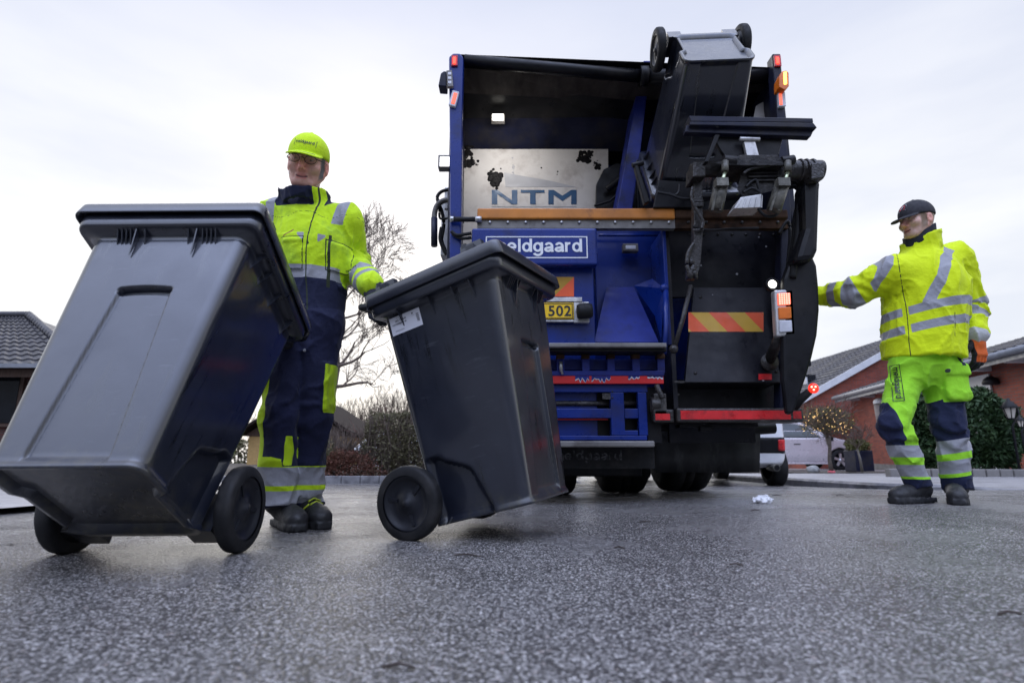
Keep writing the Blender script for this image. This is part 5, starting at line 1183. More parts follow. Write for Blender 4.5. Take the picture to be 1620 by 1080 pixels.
# ---------------------------------------------------------------- worker beside the truck
def worker_right():
    g0 = .04
    root = empty('person', (at(1470, 600, 3.42)[0], 3.42, g0), 'worker in yellow reflective jacket and dark cap, one arm stretched out to the truck side', 'person')
    hipc = at(1461, 575, 3.44); ch = at(1462, 460, 3.44); nk = at(1456, 388, 3.45); hc = at(1450, 349, 3.42)
    h1, h2 = at(1433, 592, 3.45), at(1488, 588, 3.46); k1, k2 = at(1415, 672, 3.36), at(1499, 668, 3.42); a1, a2 = at(1453, 767, 3.42), at(1517, 770, 3.46)
    s1, s2 = at(1414, 432, 3.40), at(1511, 412, 3.48); e1 = at(1352, 463, 3.54); w1 = at(1303, 466, 3.72); e2 = at(1534, 488, 3.54); w2 = at(1543, 530, 3.44)
    HS = 1.04; B = frame_of((-.975, -.20, -.06), (0, 0, 1)); L = lambda P: (P - hc) @ B / HS
    arms = ([s1, e1, w1], [s2, e2, w2]); nF = unit((-.50, -.866, 0)); rL = unit((.866, -.50, 0))
    def body(P):
        d = head_sdf(L(P), 0) * HS; d = smin(d, seg(P, hc + B @ (0, -.035, -.04), nk + np.array((0, .0, -.04)), .052, .060), .03)
        d = smin(d, seg(P, hipc, ch, .125, .145, ((0, 1, 0), .72)), .03); d = smin(d, seg(P, s1, s2, .06), .06); d = smin(d, seg(P, ch, nk, .12, .05), .05)
        for A in arms: d = smin(d, seg(P, A[0], A[1], .045, .038), .03); d = smin(d, seg(P, A[1], A[2], .038, .028), .02)
        for h, k, a in ((h1, k1, a1), (h2, k2, a2)): d = smin(d, seg(P, h, k, .075, .05), .03); d = smin(d, seg(P, k, a, .05, .036), .02)
        return d
    allp = np.array([hipc, ch, nk, hc, h1, h2, k1, k2, a1, a2, s1, s2, e1, e2, w1, w2])
    sdf_obj('body', body, allp.min(0) - .17, allp.max(0) + .17, .0055, skin_mat('fair_skin', (.78, .49, .38), (.24, .16, .10)), root, head_fields(hc, B, HS))
    zc = lambda y: at(1460, y, 3.36)[2]
    zh = zc(566)
    def jacket(P):
        d = seg(P, hipc + (0, 0, .02), ch, .222, .240, (nF, .84)); d = smin(d, seg(P, s1 + (.03, 0, .0), s2 + (-.03, 0, 0), .10, .105, ((0, 1, 0), .95)), .08); d = smin(d, seg(P, ch, nk, .18, .085, ((0, 1, 0), .85)), .06)
        for A in arms:
            d = smin(d, seg(P, A[0], A[1], .108, .096), .05); d = smin(d, seg(P, A[1], A[2], .096, .070), .03); d = d + pleats(P, A, .0075, 52, A[0][0] * 5, ((.27, .10), (.45, .07))) * (polyparam(P, A)[1] < .15)
        q = P - nk - (0.0, 0, .0); col = np.hypot(q[:, 0] - .01, q[:, 1]) - (.098 + .06 * q[:, 2]); tilt = .42 * q[:, 0] - .015
        d = smin(d, np.maximum(np.abs(col) - .013, np.abs(q[:, 2] - .008 - tilt) - .058), .02)
        d = smax(d, zh - P[:, 2] + .012 * vn(P * 7) - .03 * (P[:, 0] - hipc[0]), .012)
        return d + wrinkle(P, .011)
    fr = lambda P: (P - ch) @ nF > -.04
    zp0 = at(1434, 500, 3.33); xz = (zp0 - ch) @ rL; lx = lambda P: (P - ch) @ rL
    s_el = np.linalg.norm(e1 - s1); s_el2 = np.linalg.norm(e2 - s2)
    def tape(P):
        sA, dA = polyparam(P, arms[0]); sB, dB = polyparam(P, arms[1]); inA = (dA < .155) & (sA > .14); inB = (dB < .15) & (sB > .17) & (P[:, 0] > at(1516, 470, 3.4)[0])
        x = lx(P); kx = .17 * np.maximum(x - xz, 0) - .10 * np.maximum(xz - x, 0); gap = np.abs(x - xz) - .016
        b1 = np.minimum(.026 - np.abs(P[:, 2] - zc(494) - kx), np.where(fr(P), gap, .1)); b2 = np.minimum(.026 - np.abs(P[:, 2] - zc(522) - kx), np.where(fr(P), gap, .1))
        belts = np.where(inA | inB, -1, np.maximum(b1, b2))
        def line(pts, w):
            out = np.full(len(P), -1.0)
            for a, b in zip(pts[:-1], pts[1:]):
                a, b = np.array((a[0], a[2])), np.array((b[0], b[2])); q = P[:, [0, 2]] - a; d = b - a; t = np.clip(q @ d / (d @ d), 0, 1); out = np.maximum(out, w - np.linalg.norm(q - t[:, None] * d, axis=1))
            return out
        br = np.maximum(line([at(1516, 380, 3.4), at(1488, 412, 3.32), at(1467, 478, 3.28)], .028), line([at(1410, 400, 3.34), at(1400, 440, 3.3), at(1402, 488, 3.26)], .024)); br = np.where(fr(P) & ~(inA), br, -1)
        Ltot = s_el + np.linalg.norm(w1 - e1)
        armA = np.maximum(.030 - np.abs(sA - s_el - .005), .030 - np.abs(sA - s_el - .115)); armB = np.maximum(.028 - np.abs(sB - s_el2 + .035), .028 - np.abs(sB - s_el2 - .085))
        return np.maximum.reduce([belts, br, np.where(inA, armA, -1), np.where(inB, armB, -1)])
    def dark(P):
        z = np.where(fr(P) & (P[:, 2] < nk[2]), .0026 - np.abs(lx(P) - xz - .006 * np.sin(P[:, 2] * 12)), -1)
        b = at(1500, 515, 3.3); pk_ = np.where(fr(P), np.minimum(.0026 - np.abs(P[:, 0] - b[0] - .12 * (P[:, 2] - b[2])), .075 - np.abs(P[:, 2] - b[2])), -1)
        c = at(1440, 389, 3.3); zp = np.where(fr(P), .010 - np.sqrt((P[:, 0] - c[0]) ** 2 * 4 + (P[:, 2] - c[2]) ** 2 * .35), -1)
        return np.maximum.reduce([z, pk_, zp])
    def cuff(P): sB, dB = polyparam(P, arms[1]); return np.where(dB < .12, sB - (s_el2 + np.linalg.norm(w2 - e2) - .004), -1)
    m = masked('yellow_reflective_jacket', YELLOW, [('tape', TAPE, .45), ('dark', (.03, .035, .02), .8), ('cuff', (.5, .5, .5), .8)], var=.06)
    sdf_obj('jacket', jacket, (w1[0] - .14, 3.05, zh - .06), (w2[0] + .22, 3.9, nk[2] + .17), .0065, m, root, dict(tape=tape, dark=dark, cuff=cuff))
    # dark neck warmer
    def snood(P): q = P - nk; col = np.hypot(q[:, 0] + .005, q[:, 1] + .01) - .078; return np.maximum(np.abs(col) - .014, np.abs(q[:, 2] - .052 - .45 * q[:, 0]) - .042) + .004 * vn(P * 30)
    sdf_obj('neck_warmer', snood, nk - (.15, .15, .08), nk + (.15, .15, .2), .006, simple('navy_knit', (.010, .012, .020), rough=.9, var=.3, bump=.6, bscale=300), root)
    legs = ([h1, k1, a1], [h2, k2, a2])
    pkc = at(1507, 606, 3.37)
    def trousers(P):
        d = seg(P, hipc + (-.04, 0, .0), hipc + (.04, 0, .0), .165, .165, ((0, 1, 0), .85)); dl = None
        for A in legs:
            e = smin(seg(P, A[0], A[1], .104, .088), seg(P, A[1], A[2], .088, .080), .03) + pleats(P, A, .0075, 42, A[0][0] * 3, ((.40, .10), (.82, .08)))
            dl = e if dl is None else smin(dl, e, .005)
        d = smin(d, dl, .05)
        pk1 = boxs(P, pkc, (.066, .055, .105), .02); pk1 = smin(pk1, boxs(P, pkc + (-.005, -.012, .075), (.068, .055, .036), .015), .006); d = smin(d, pk1, .008)
        d = smax(d, np.where(P[:, 0] < (a1[0] + a2[0]) / 2, a1[2], a2[2]) - .02 - P[:, 2], .006); d = smax(d, P[:, 2] - zh - .045, .01)
        return d + wrinkle(P, .012)
    mid = lambda P: P[:, 0] > ((k1[0] + k2[0]) / 2 + .02 + (P[:, 2] - k1[2]) * -.12)
    z_ = lambda y: at(1450, y, 3.34)[2]
    def tape_t(P):
        z = P[:, 2]; k = .18 * (P[:, 0] - k2[0])
        l1 = np.maximum(np.minimum(z - z_(723), z_(704) - z), np.minimum(z - z_(754), z_(735) - z)); l2 = np.maximum(np.minimum(z + -k - z_(716), z_(694) - z + k), np.minimum(z - k - z_(749), z_(727) - z + k))
        return np.where(mid(P), l2, l1)
    def navy_t(P):
        z = P[:, 2]; x = P[:, 0]
        n1 = np.minimum(np.minimum(z - z_(704), z_(632) + .35 * (k1[0] - x) - z), at(1424, 665, 3.3)[0] - .20 * (z - k1[2]) - x); n1 = np.where(P[:, 1] < 3.52, n1, .02 * np.sign(n1))
        n2 = np.minimum(z - z_(700) + .18 * (k2[0] - x), z_(624) + .5 * (x - k2[0]) * (x < k2[0]) - z); pkt = np.maximum.reduce([np.abs(x - pkc[0]) - .072, np.abs(z - pkc[2]) - .112, P[:, 1] - pkc[1] - .02]); n2 = np.minimum(n2, pkt)
        hem1 = z_(758) - z; hem2 = z_(753) + .18 * (x - a2[0]) - z; out = np.where(mid(P), np.maximum(n2, hem2), np.maximum(n1, hem1))
        side = np.minimum(x - at(1534, 730, 3.4)[0], z_(705) - z); cut = np.maximum.reduce([.012 - np.abs(x - at(1511, 570, 3.36)[0]) - 9 * (z < z_(580)) - 9 * (P[:, 1] > 3.4)])
        return np.maximum(np.maximum(out, side), cut)
    def but(P): b = at(1500, 586, 3.3); return np.where(P[:, 1] < 3.36, .012 - np.hypot(P[:, 0] - b[0], P[:, 2] - b[2]), -1)
    m = masked('green_work_trousers', GREENY, [('navy', (.012, .017, .050), .85), ('tape', (.34, .34, .37), .45), ('button', (.05, .055, .05), .4)], var=.14)
    lo = np.minimum(np.minimum(a1, a2), np.minimum(h1, k1)) - (.18, .22, .06); hi = np.maximum(np.maximum(h2, k2), a2) + (.2, .22, 0); hi[2] = zh + .15
    Tr = sdf_obj('trousers', trousers, lo, hi, .007, m, root, dict(tape=tape_t, navy=navy_t, button=but))
    bt_ = bvh_of(Tr); mb = MB(); o = at(1416, 603, 3.3); dirn = unit((.62, .78, 0)); U = np.array((.03, -.02, -1.0)); V = unit((.78, -.62, 0))
    proj_strokes(mb, 'meldgaard', .195, .046, o, U, V, dirn, bt_, .22, .007)
    mb2 = MB(); frame_strips(mb2, .225, .058, .004, lambda u, v: (u, 0, v)); mb.add(project_text([(p[0], p[2]) for p in mb2.v], o, U, V, dirn, bt_, .007), mb2.f); mb.build('printed_lettering', M_INK, Tr)
    M_B2 = simple('dusty_black_boot', (.014, .014, .016), rough=.6, var=.3, scale=25, bump=.4, bscale=200, dirt=(.06, .058, .06), dscale=16, dth=(.55, .8))
    for hx, hy, tx, ty, a in ((at(1478, 790, 3.42)[0], 3.45, at(1408, 790, 3.38)[0], 3.36, a1), (at(1516, 795, 3.5)[0], 3.52, at(1509, 798, 3.3)[0], 3.26, a2)):
        gz_ = float(G(hx, hy)); bt = sdf_obj('boot', lambda P: boot_sdf(P, (hx, hy), (tx, ty), gz_, a), (min(hx, tx) - .12, min(ty, hy) - .10, gz_ - .02), (max(hx, tx) + .12, max(hy, ty) + .12, a[2] + .06), .0065, M_B2, root)
    # gloves: the hanging one orange with black palm and thumb, the other holding the shield edge
    f2 = unit((-.02, -.10, -1)); n2 = unit((-.35, .9, -.1)); t2 = unit((-1, -.2, -.1))
    def gfun(P): return smin(hand_sdf(P, w2 + f2 * .022, f2, n2, t2, (.38, .55, .45), .16, (.75, .85, .1), 1.12, 1.25), seg(P, w2 - f2 * .03, w2 + f2 * .05, .043, .041, (n2, .8)), .02)
    def blk(P):
        q = P - w2 - f2 * .02; u, v, w = q @ t2, q @ f2, q @ n2
        return np.maximum.reduce([u - .052, w - .016 + .0 * v, v - .150])
    gm = masked('orange_glove', (.72, .13, .02), [('black', (.012, .012, .014), .7)], rough=.7, wscale=900, weave=.4)
    sdf_obj('glove', gfun, w2 - (.14, .14, .27), w2 + (.14, .14, .08), .0045, gm, root, dict(black=blk))
    f1 = unit((-1, .25, .0)); sdf_obj('glove', lambda P: hand_sdf(P, w1 + f1 * .005, f1, (0, -1, -.1), (0, 0, 1), (.4, .5, .4), .1, (.6, .7, .4), 1.1, 1.25), w1 - (.28, .16, .16), w1 + (.08, .2, .16), .005, gm, root, dict(black=lambda P: P[:, 1] * 0 - 1))
    # dark cap with a small red and white badge
    T = RAD(4); cm = simple('charcoal_cap', (.030, .029, .034), rough=.85, var=.2, scale=20, bump=.4, bscale=400)
    c_ = sdf_obj('cap', lambda P: cap_sdf(L(P), T) * HS, hc - .26, hc + .26, .0048, cm, root); bc = bvh_of(c_)
    mb = MB(); pu = lambda pts, off: project_text(pts, hc + HS * (B @ (0, 0, .078)), -B[:, 0], B[:, 2], B @ (0, -1, 0), bc, off)
    mb.add(pu([(-.024, -.022), (.024, -.022), (.024, .010), (.014, .022), (-.014, .022), (-.024, .010)], .0015), [(0, 1, 2, 3, 4, 5)], 0); mb.add(pu([(-.018, -.016), (.018, -.016), (.018, .008), (.010, .016), (-.010, .016), (-.018, .008)], .0025), [(0, 1, 2, 3, 4, 5)], 1)
    mb.add(pu([(-.010, -.008), (-.004, -.010), (.010, .008), (.004, .010)], .0035), [(0, 1, 2, 3)], 0); mb.build('cap_badge', [simple('badge_white', (.62, .60, .62)), simple('badge_red', (.45, .03, .05))], c_)
worker_right()
# ================================================================ houses, cars, trees and plants around
def brick_mat(name, c1, c2, mortar, sx=.236, sy=.068):
    m, t, n, l, bs = NT(name)
    geo = n.new('ShaderNodeNewGeometry'); tc = n.new('ShaderNodeTexCoord'); sp_ = n.new('ShaderNodeSeparateXYZ'); l.new(tc.outputs['Object'], sp_.inputs[0])
    sn = n.new('ShaderNodeSeparateXYZ'); l.new(geo.outputs['Normal'], sn.inputs[0])
    f = _math(n, l, 'GREATER_THAN', _math(n, l, 'ABSOLUTE', sn.outputs['X']), .6)
    mx = n.new('ShaderNodeMix'); l.new(f, mx.inputs[0]); l.new(sp_.outputs['X'], mx.inputs[2]); l.new(sp_.outputs['Y'], mx.inputs[3])
    cb_ = n.new('ShaderNodeCombineXYZ'); l.new(mx.outputs[0], cb_.inputs[0]); l.new(sp_.outputs['Z'], cb_.inputs[1])
    b = n.new('ShaderNodeTexBrick'); b.inputs['Scale'].default_value = 1; b.inputs['Brick Width'].default_value = sx; b.inputs['Row Height'].default_value = sy; b.inputs['Mortar Size'].default_value = .007
    b.inputs['Color1'].default_value = (*c1, 1); b.inputs['Color2'].default_value = (*c2, 1); b.inputs['Mortar'].default_value = (*mortar, 1); l.new(cb_.outputs[0], b.inputs['Vector'])
    v = _ramp(n, l, _noise(n, l, 1.2, 5), [(.3, .72), (.7, 1.1)]); c = _mix(n, l, 1.0, b.outputs['Color'], v, 'MULTIPLY'); l.new(c, bs.inputs['Base Color']); bs.inputs['Roughness'].default_value = .75
    _bump(n, l, _math(n, l, 'SUBTRACT', 1.0, b.outputs['Fac']), .6, .008, bs); return m
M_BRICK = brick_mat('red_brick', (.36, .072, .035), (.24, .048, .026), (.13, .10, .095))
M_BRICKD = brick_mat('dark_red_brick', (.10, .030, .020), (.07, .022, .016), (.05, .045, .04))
M_TILE = simple('dark_roof_tile', (.042, .040, .046), rough=.5, var=.4, scale=3, dirt=(.07, .07, .065), dscale=6, dth=(.55, .75))
M_TRIM = simple('white_trim', (.66, .66, .67), rough=.5, var=.08, scale=4); M_GUT = simple('grey_gutter', (.22, .23, .25), rough=.4, var=.15)
M_WOODB = simple('brown_boards', (.075, .045, .032), rough=.8, var=.35, scale=4, stretch=(8, 8, .6)); M_YELW = simple('ochre_wall', (.42, .27, .10), rough=.8, var=.15)
M_WIN = simple('dark_window_glass', (.012, .013, .016), rough=.06, var=.2, rvar=.03); M_FOUND = simple('grey_plinth', (.20, .19, .18), rough=.85, var=.2)
def roof_plane(mb, A, B_, C, D, nu, nv, mi=0, wave=.018, step=.03):
    """A-B along the eave, D-C along the ridge; courses of interlocking tiles"""
    A, B_, C, D = [np.array(q, float) for q in (A, B_, C, D)]; N = unit(np.cross(B_ - A, D - A)); N = N if N[2] > 0 else -N
    us = np.linspace(0, 1, nu); vs_ = []
    for k in range(nv): vs_ += [(k + .001) / nv, (k + .98) / nv]
    P = []
    L = np.linalg.norm(B_ - A)
    for v in vs_:
        fr_ = (v * nv) % 1
        for u in us: P.append((A * (1 - u) + B_ * u) * (1 - v) + (D * (1 - u) + C * u) * v + N * (step * (1 - fr_) + wave * sin(u * L / .30 * 2 * pi)))
    n = len(us); mb.add(P, [(j * n + i, j * n + i + 1, (j + 1) * n + i + 1, (j + 1) * n + i) for j in range(len(vs_) - 1) for i in range(n - 1)], mi, False)
# ---- left house
def house_left():
    Y = 12.0; ze = at(40, 577, Y)[2]; xr = at(128, 600, Y)[0]; xl = xr - 11; zg = float(G(xr, Y)) - .1; zr = at(45, 500, 15.6)[2]; xh = at(45, 500, 15.6)[0]
    r = empty('brick_house', (xr - 4, Y + 3, zg), 'low dark brick house with hipped tile roof behind the leftmost bin', 'house')
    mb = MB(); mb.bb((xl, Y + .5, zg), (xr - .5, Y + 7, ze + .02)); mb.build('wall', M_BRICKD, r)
    mb = MB(); xe = xr; yb = Y + 8.0
    roof_plane(mb, (xl - .4, Y, ze), (xe, Y, ze), (xh, 15.6, zr), (xl + 3, 15.6, zr), 230, 13)
    mb.add([(xe, Y, ze + .02), (xe, yb, ze), (xh, 15.6, zr)], [(0, 1, 2)]); mb.add([(xl, yb, ze), (xe, yb, ze), (xh, 15.6, zr), (xl + 3, 15.6, zr)], [(0, 1, 2, 3)])
    rf = mb.build('roof', M_TILE, r)
    mb = MB()
    for k in range(22): a = np.array((xh, 15.6, zr)); b = np.array((xe, Y, ze)); p = a + (b - a) * k / 22; q = a + (b - a) * (k + 1.08) / 22; mb.tube([p + (0, 0, .05), q + (0, 0, .02)], [.10, .12], 8)
    mb.tube([(xl + 3, 15.6, zr + .04), (xh, 15.6, zr + .04)], .10, 8); mb.build('ridge_tile', M_TILE, rf)
    mb = MB(); mb.box(((xl + xe) / 2, Y - .06, ze - .03), (xe - xl, .12, .09)); mb.build('gutter', M_GUT, r)
    mb = MB(); mb.box(((xl + xe) / 2, Y + .10, ze - .17), (xe - xl - .1, .04, .16)); mb.build('fascia', M_WOODB, r)
    x1 = at(37, 630, Y + .5)[0]; z0 = at(20, 675, Y + .5)[2]; z1 = at(20, 592, Y + .5)[2]
    mb = MB(); mb.bb((x1 - 2.6, Y + .44, z0), (x1, Y + .52, z1)); w = mb.build('window', M_WOODB, r)
    mb = MB(); mb.bb((x1 - 2.5, Y + .425, z0 + .08), (x1 - .08, Y + .45, z1 - .06)); mb.build('pane', M_WIN, w)
house_left()
# ---- L-shaped brick house on the right
def house_right():
    YG = 22.5; xw = 11.0; SK = .20; Y0 = 13.0; YE = 21.3; zg = float(YD(12, 18)) - .25
    e0 = at(1258, 634, YG); e1 = at(1395, 556, YG); sl = (e1[2] - e0[2]) / (e1[0] - e0[0]); xr_ = e0[0] + 5.6; zr = e0[2] + sl * 5.6
    r = empty('brick_house', (12, 18, zg), 'red brick house with white bargeboard and a low wing on the right', 'house')
    mb = MB(); mb.prism([(e0[0] + .55, zg), (xr_ * 2 - e0[0] - .5, zg), (xr_ * 2 - e0[0] - .5, e0[2] + .2), (xr_, zr - .1), (e0[0] + .55, e0[2] + .2)], (0, YG, 0), (1, 0, 0), (0, 0, 1), (0, 9, 0)); mb.build('wall', M_BRICK, r)
    mb = MB(); yb = YG + 9.3
    roof_plane(mb, (e0[0], yb, e0[2]), (e0[0], YG - .12, e0[2]), (xr_, YG - .12, zr), (xr_, yb, zr), 60, 16, wave=.02); mb.add([(xr_ * 2 - e0[0], YG - .12, e0[2]), (xr_ * 2 - e0[0], yb, e0[2]), (xr_, yb, zr), (xr_, YG - .12, zr)], [(0, 1, 2, 3)])
    rf = mb.build('roof', M_TILE, r)
    mb = MB(); p = at(1288, 583, YG + 3); 
    mb.box((e0[0] + 1.9, YG + 2.6, e0[2] + sl * 1.9 + .20), (.55, .5, .28)); mb.build('skylight', M_WIN, rf)
    mb = MB(); mb.box((e0[0] + 1.66, YG + 2.45, e0[2] + sl * 1.7 + .16), (.06, .6, .30)); mb.build('skylight_frame', M_TRIM, rf)
    mb = MB()
    d = unit((1, 0, sl)); mb.beam(np.array((e0[0] - .1, YG - .16, e0[2] - .14)), np.array((xr_, YG - .16, zr - .10)), .05, .24, (0, 0, 1)); mb.beam(np.array((xr_, YG - .16, zr - .10)), np.array((xr_ * 2 - e0[0], YG - .16, e0[2] - .14)), .05, .24, (0, 0, 1))
    mb.build('bargeboard', M_TRIM, r)
    skew = []
    # wing: wall facing the road, gutter running towards the camera
    za = lambda y: at(1560, 577, 13.1)[2] + .0 * y
    zgut = za(0); x_g = xw - .55
    mb = MB(); mb.bb((xw, 10.2, zg), (xw + 6, YE, zgut - .05)); skew.append(mb.build('wing_wall', M_BRICK, r))
    mb = MB(); mb.bb((xw - .015, 10.2, zg), (xw + .1, YE - .01, zg + .42)); skew.append(mb.build('plinth', M_FOUND, r))
    mb = MB(); roof_plane(mb, (x_g, YE + .2, zgut + .05), (x_g, 9.8, zgut + .05), (xw + 3.2, 9.8, zgut + 1.25), (xw + 3.2, YE + .2, zgut + 1.25), 200, 11, wave=.022, step=.035); mb.add([(xw + 6.5, 9.8, zgut + .05), (xw + 6.5, YE + .2, zgut + .05), (xw + 3.2, YE + .2, zgut + 1.25), (xw + 3.2, 9.8, zgut + 1.25)], [(0, 1, 2, 3)])
    skew.append(mb.build('wing_roof', M_TILE, r))
    mb = MB(); mb.tube([(x_g - .03, 9.8, zgut), (x_g - .03, YE + .2, zgut)], .07, 10); mb.bb((x_g + .03, 9.85, zgut - .16), (x_g + .06, YE + .2, zgut + .02)); skew.append(mb.build('gutter', M_GUT, r))
    mb = MB(); 
    for y in np.arange(10.4, YE, 1.25): skew.append(MB().bb((x_g + .06, y, zgut - .17), (xw - .002, y + .09, zgut - .06)).build('rafter_end', M_TRIM, r))
    # white boarded door, windows
    def ywall(px): u = (px - 810) / FPX / .985; return (xw - SK * Y0) / (u - SK)
    xk = lambda y: xw + SK * (y - Y0)
    y1, y0 = ywall(1524), ywall(1561); mb = MB()
    for k in range(12): a = y0 + (y1 - y0) * k / 12; mb.bb((xw - .05, a, zg + .1), (xw - .004, a + (y1 - y0) / 12 - .012, zgut - .22))
    skew.append(mb.build('garage_door', M_TRIM, r))
    for o_ in skew:
        for vt in o_.data.vertices: vt.co.x += SK * (vt.co.y - Y0)
    pw = at(1375, 638, YG - .02); pv = at(1381, 690, YG - .02); mb = MB(); mb.bb((pw[0] - .12, YG - .05, pv[2]), (pv[0] + .15, YG + .02, pw[2])); w = mb.build('window', M_TRIM, r)
    mb = MB(); zz = (pw[2] + pv[2]) / 2; mb.bb((pw[0] - .05, YG - .062, pv[2] + .07), (pv[0] + .08, YG - .045, zz - .035)); mb.bb((pw[0] - .05, YG - .062, zz + .035), (pv[0] + .08, YG - .045, pw[2] - .07)); mb.build('pane', simple('pale_blind', (.20, .21, .22), rough=.15), w)
    # lamps on the wing
    mb = MB(); y = ywall(1568); p = at(1568, 604, y); mb.lathe([(0, .02), (.0, .15), (.04, .17), (.13, .13), (.19, .05), (.20, 0)], (xk(y) - .12, y, p[2] - .06), (0, 0, 1), 18); tag(mb.build('wall_lamp', M_BLACK), 'dark domed lamp on the brick wall above the big bush', 'wall lamp')
    y = ywall(1387); p0 = at(1387, 640, y); p1 = at(1388, 682, y); mb = MB(); mb.lathe([(0, 0), (0, .16), (p0[2] - p1[2], .19), (p0[2] - p1[2] + .02, 0)], (xk(y) - .22, y - .2, p1[2]), (0, 0, 1), 18); o = mb.build('wall_box', simple('grey_beige_cover', (.22, .19, .18), rough=.6)); tag(o, 'grey rounded box with a white cap fixed to the corner of the brick house', 'wall box')
    mb = MB(); mb.lathe([(0, .20), (.05, .20), (.12, .17), (.17, .08), (.18, 0)], (xk(y) - .22, y - .2, p0[2] + .022), (0, 0, 1), 18); mb.build('cap', M_TRIM, o)
house_right()
# ---- far brown house, pale shed
def house_far():
    Y = 40; a = at(562, 689, Y); b = at(500, 648, Y); zg = float(G(0, Y)) - .2
    r = empty('timber_house', (b[0], Y + 4, zg), 'distant ochre house with brown boarded gable beside the big bare tree', 'house')
    sl = (b[2] - a[2]) / (a[0] - b[0]); xm = b[0] - 1.2; zm = b[2] + sl * 1.2
    mb = MB(); mb.bb((2 * xm - a[0] + .7, Y, zg), (a[0] - .8, Y + 9, at(520, 690, Y)[2])); mb.build('wall', M_YELW, r)
    zz = at(520, 690, Y)[2] + .02
    mb = MB(); mb.prism([(2 * xm - a[0] + .6, zz), (a[0] - .7, zz), (a[0] - .7, a[2] + .15), (xm, zm - .2), (2 * xm - a[0] + .6, a[2] + .15)], (0, Y - .05, 0), (1, 0, 0), (0, 0, 1), (0, 9, 0)); mb.build('gable', M_WOODB, r)
    mb = MB()
    for s in (1, -1): xe = a[0] if s > 0 else 2 * xm - a[0]; mb.add([(xm, Y - .8, zm), (xe, Y - .8, a[2]), (xe, Y + 10, a[2]), (xm, Y + 10, zm), (xm, Y - .8, zm + .22), (xe, Y - .8, a[2] + .22), (xe, Y + 10, a[2] + .22), (xm, Y + 10, zm + .22)], [(0, 1, 2, 3), (4, 7, 6, 5), (0, 4, 5, 1), (1, 5, 6, 2), (2, 6, 7, 3)])
    mb.build('roof', simple('brown_roof', (.028, .021, .018), rough=.95, spec=.1, var=.3, scale=4), r)
    Y = 22; zt = at(600, 696, Y)[2]; zb = at(600, 712, Y)[2]; x0 = at(556, 700, Y)[0]; x1 = x0 + 9
    r = empty('shed', (x0 + 4, Y + 2, float(G(0, Y))), 'low pale shed with corrugated bluish roof behind the clipped hedge', 'shed')
    mb = MB(); mb.bb((x0 + .2, Y + .3, float(G(0, Y)) - .1), (x1, Y + 4, zb + .02)); mb.build('wall', M_TRIM, r)
    mb = MB(); roof_plane(mb, (x0, Y, zb), (x1, Y, zb), (x1, Y + 4, zt + .5), (x0, Y + 4, zt + .5), 240, 1, wave=.02, step=0); mb.build('roof', simple('pale_blue_sheet', (.42, .47, .56), rough=.35, var=.15, scale=3), r)
house_far()

# ---- parked cars
def polysd(q, poly):
    poly = np.asarray(poly, float); d = np.full(len(q), 1e9); s = np.ones(len(q)); n = len(poly)
    for i in range(n):
        a, b = poly[i], poly[i - 1]; e = b - a; w = q - a; t = np.clip((w @ e) / (e @ e), 0, 1); v = w - t[:, None] * e; d = np.minimum(d, (v * v).sum(1))
        c1 = q[:, 1] >= a[1]; c2 = q[:, 1] < b[1]; c3 = e[0] * w[:, 1] > e[1] * w[:, 0]; f = (c1 & c2 & c3) | (~c1 & ~c2 & ~c3); s[f] *= -1
    return s * np.sqrt(d)
def car_sdf(q, prof, hw, th0, th1, tum, wheels, wr, k=.10):   # q: x length (front +), y width, z up
    w = hw - tum * sm(th0, th1, q[:, 2]) - .05 * sm(.5, .2, q[:, 2])
    xm = (prof[:, 0].max() + prof[:, 0].min()) / 2; hl = (prof[:, 0].max() - prof[:, 0].min()) / 2
    w = w - .16 * sm(.62, 1.02, np.abs(q[:, 0] - xm) / hl) ** 1.5
    d = smax(polysd(q[:, [0, 2]], prof) + .03, np.abs(q[:, 1]) - w, k) - .01
    for x in wheels: d = smax(d, -np.maximum(np.hypot(q[:, 0] - x, q[:, 2] - wr) - wr - .055, .55 * hw - np.abs(q[:, 1])), .02)
    return d
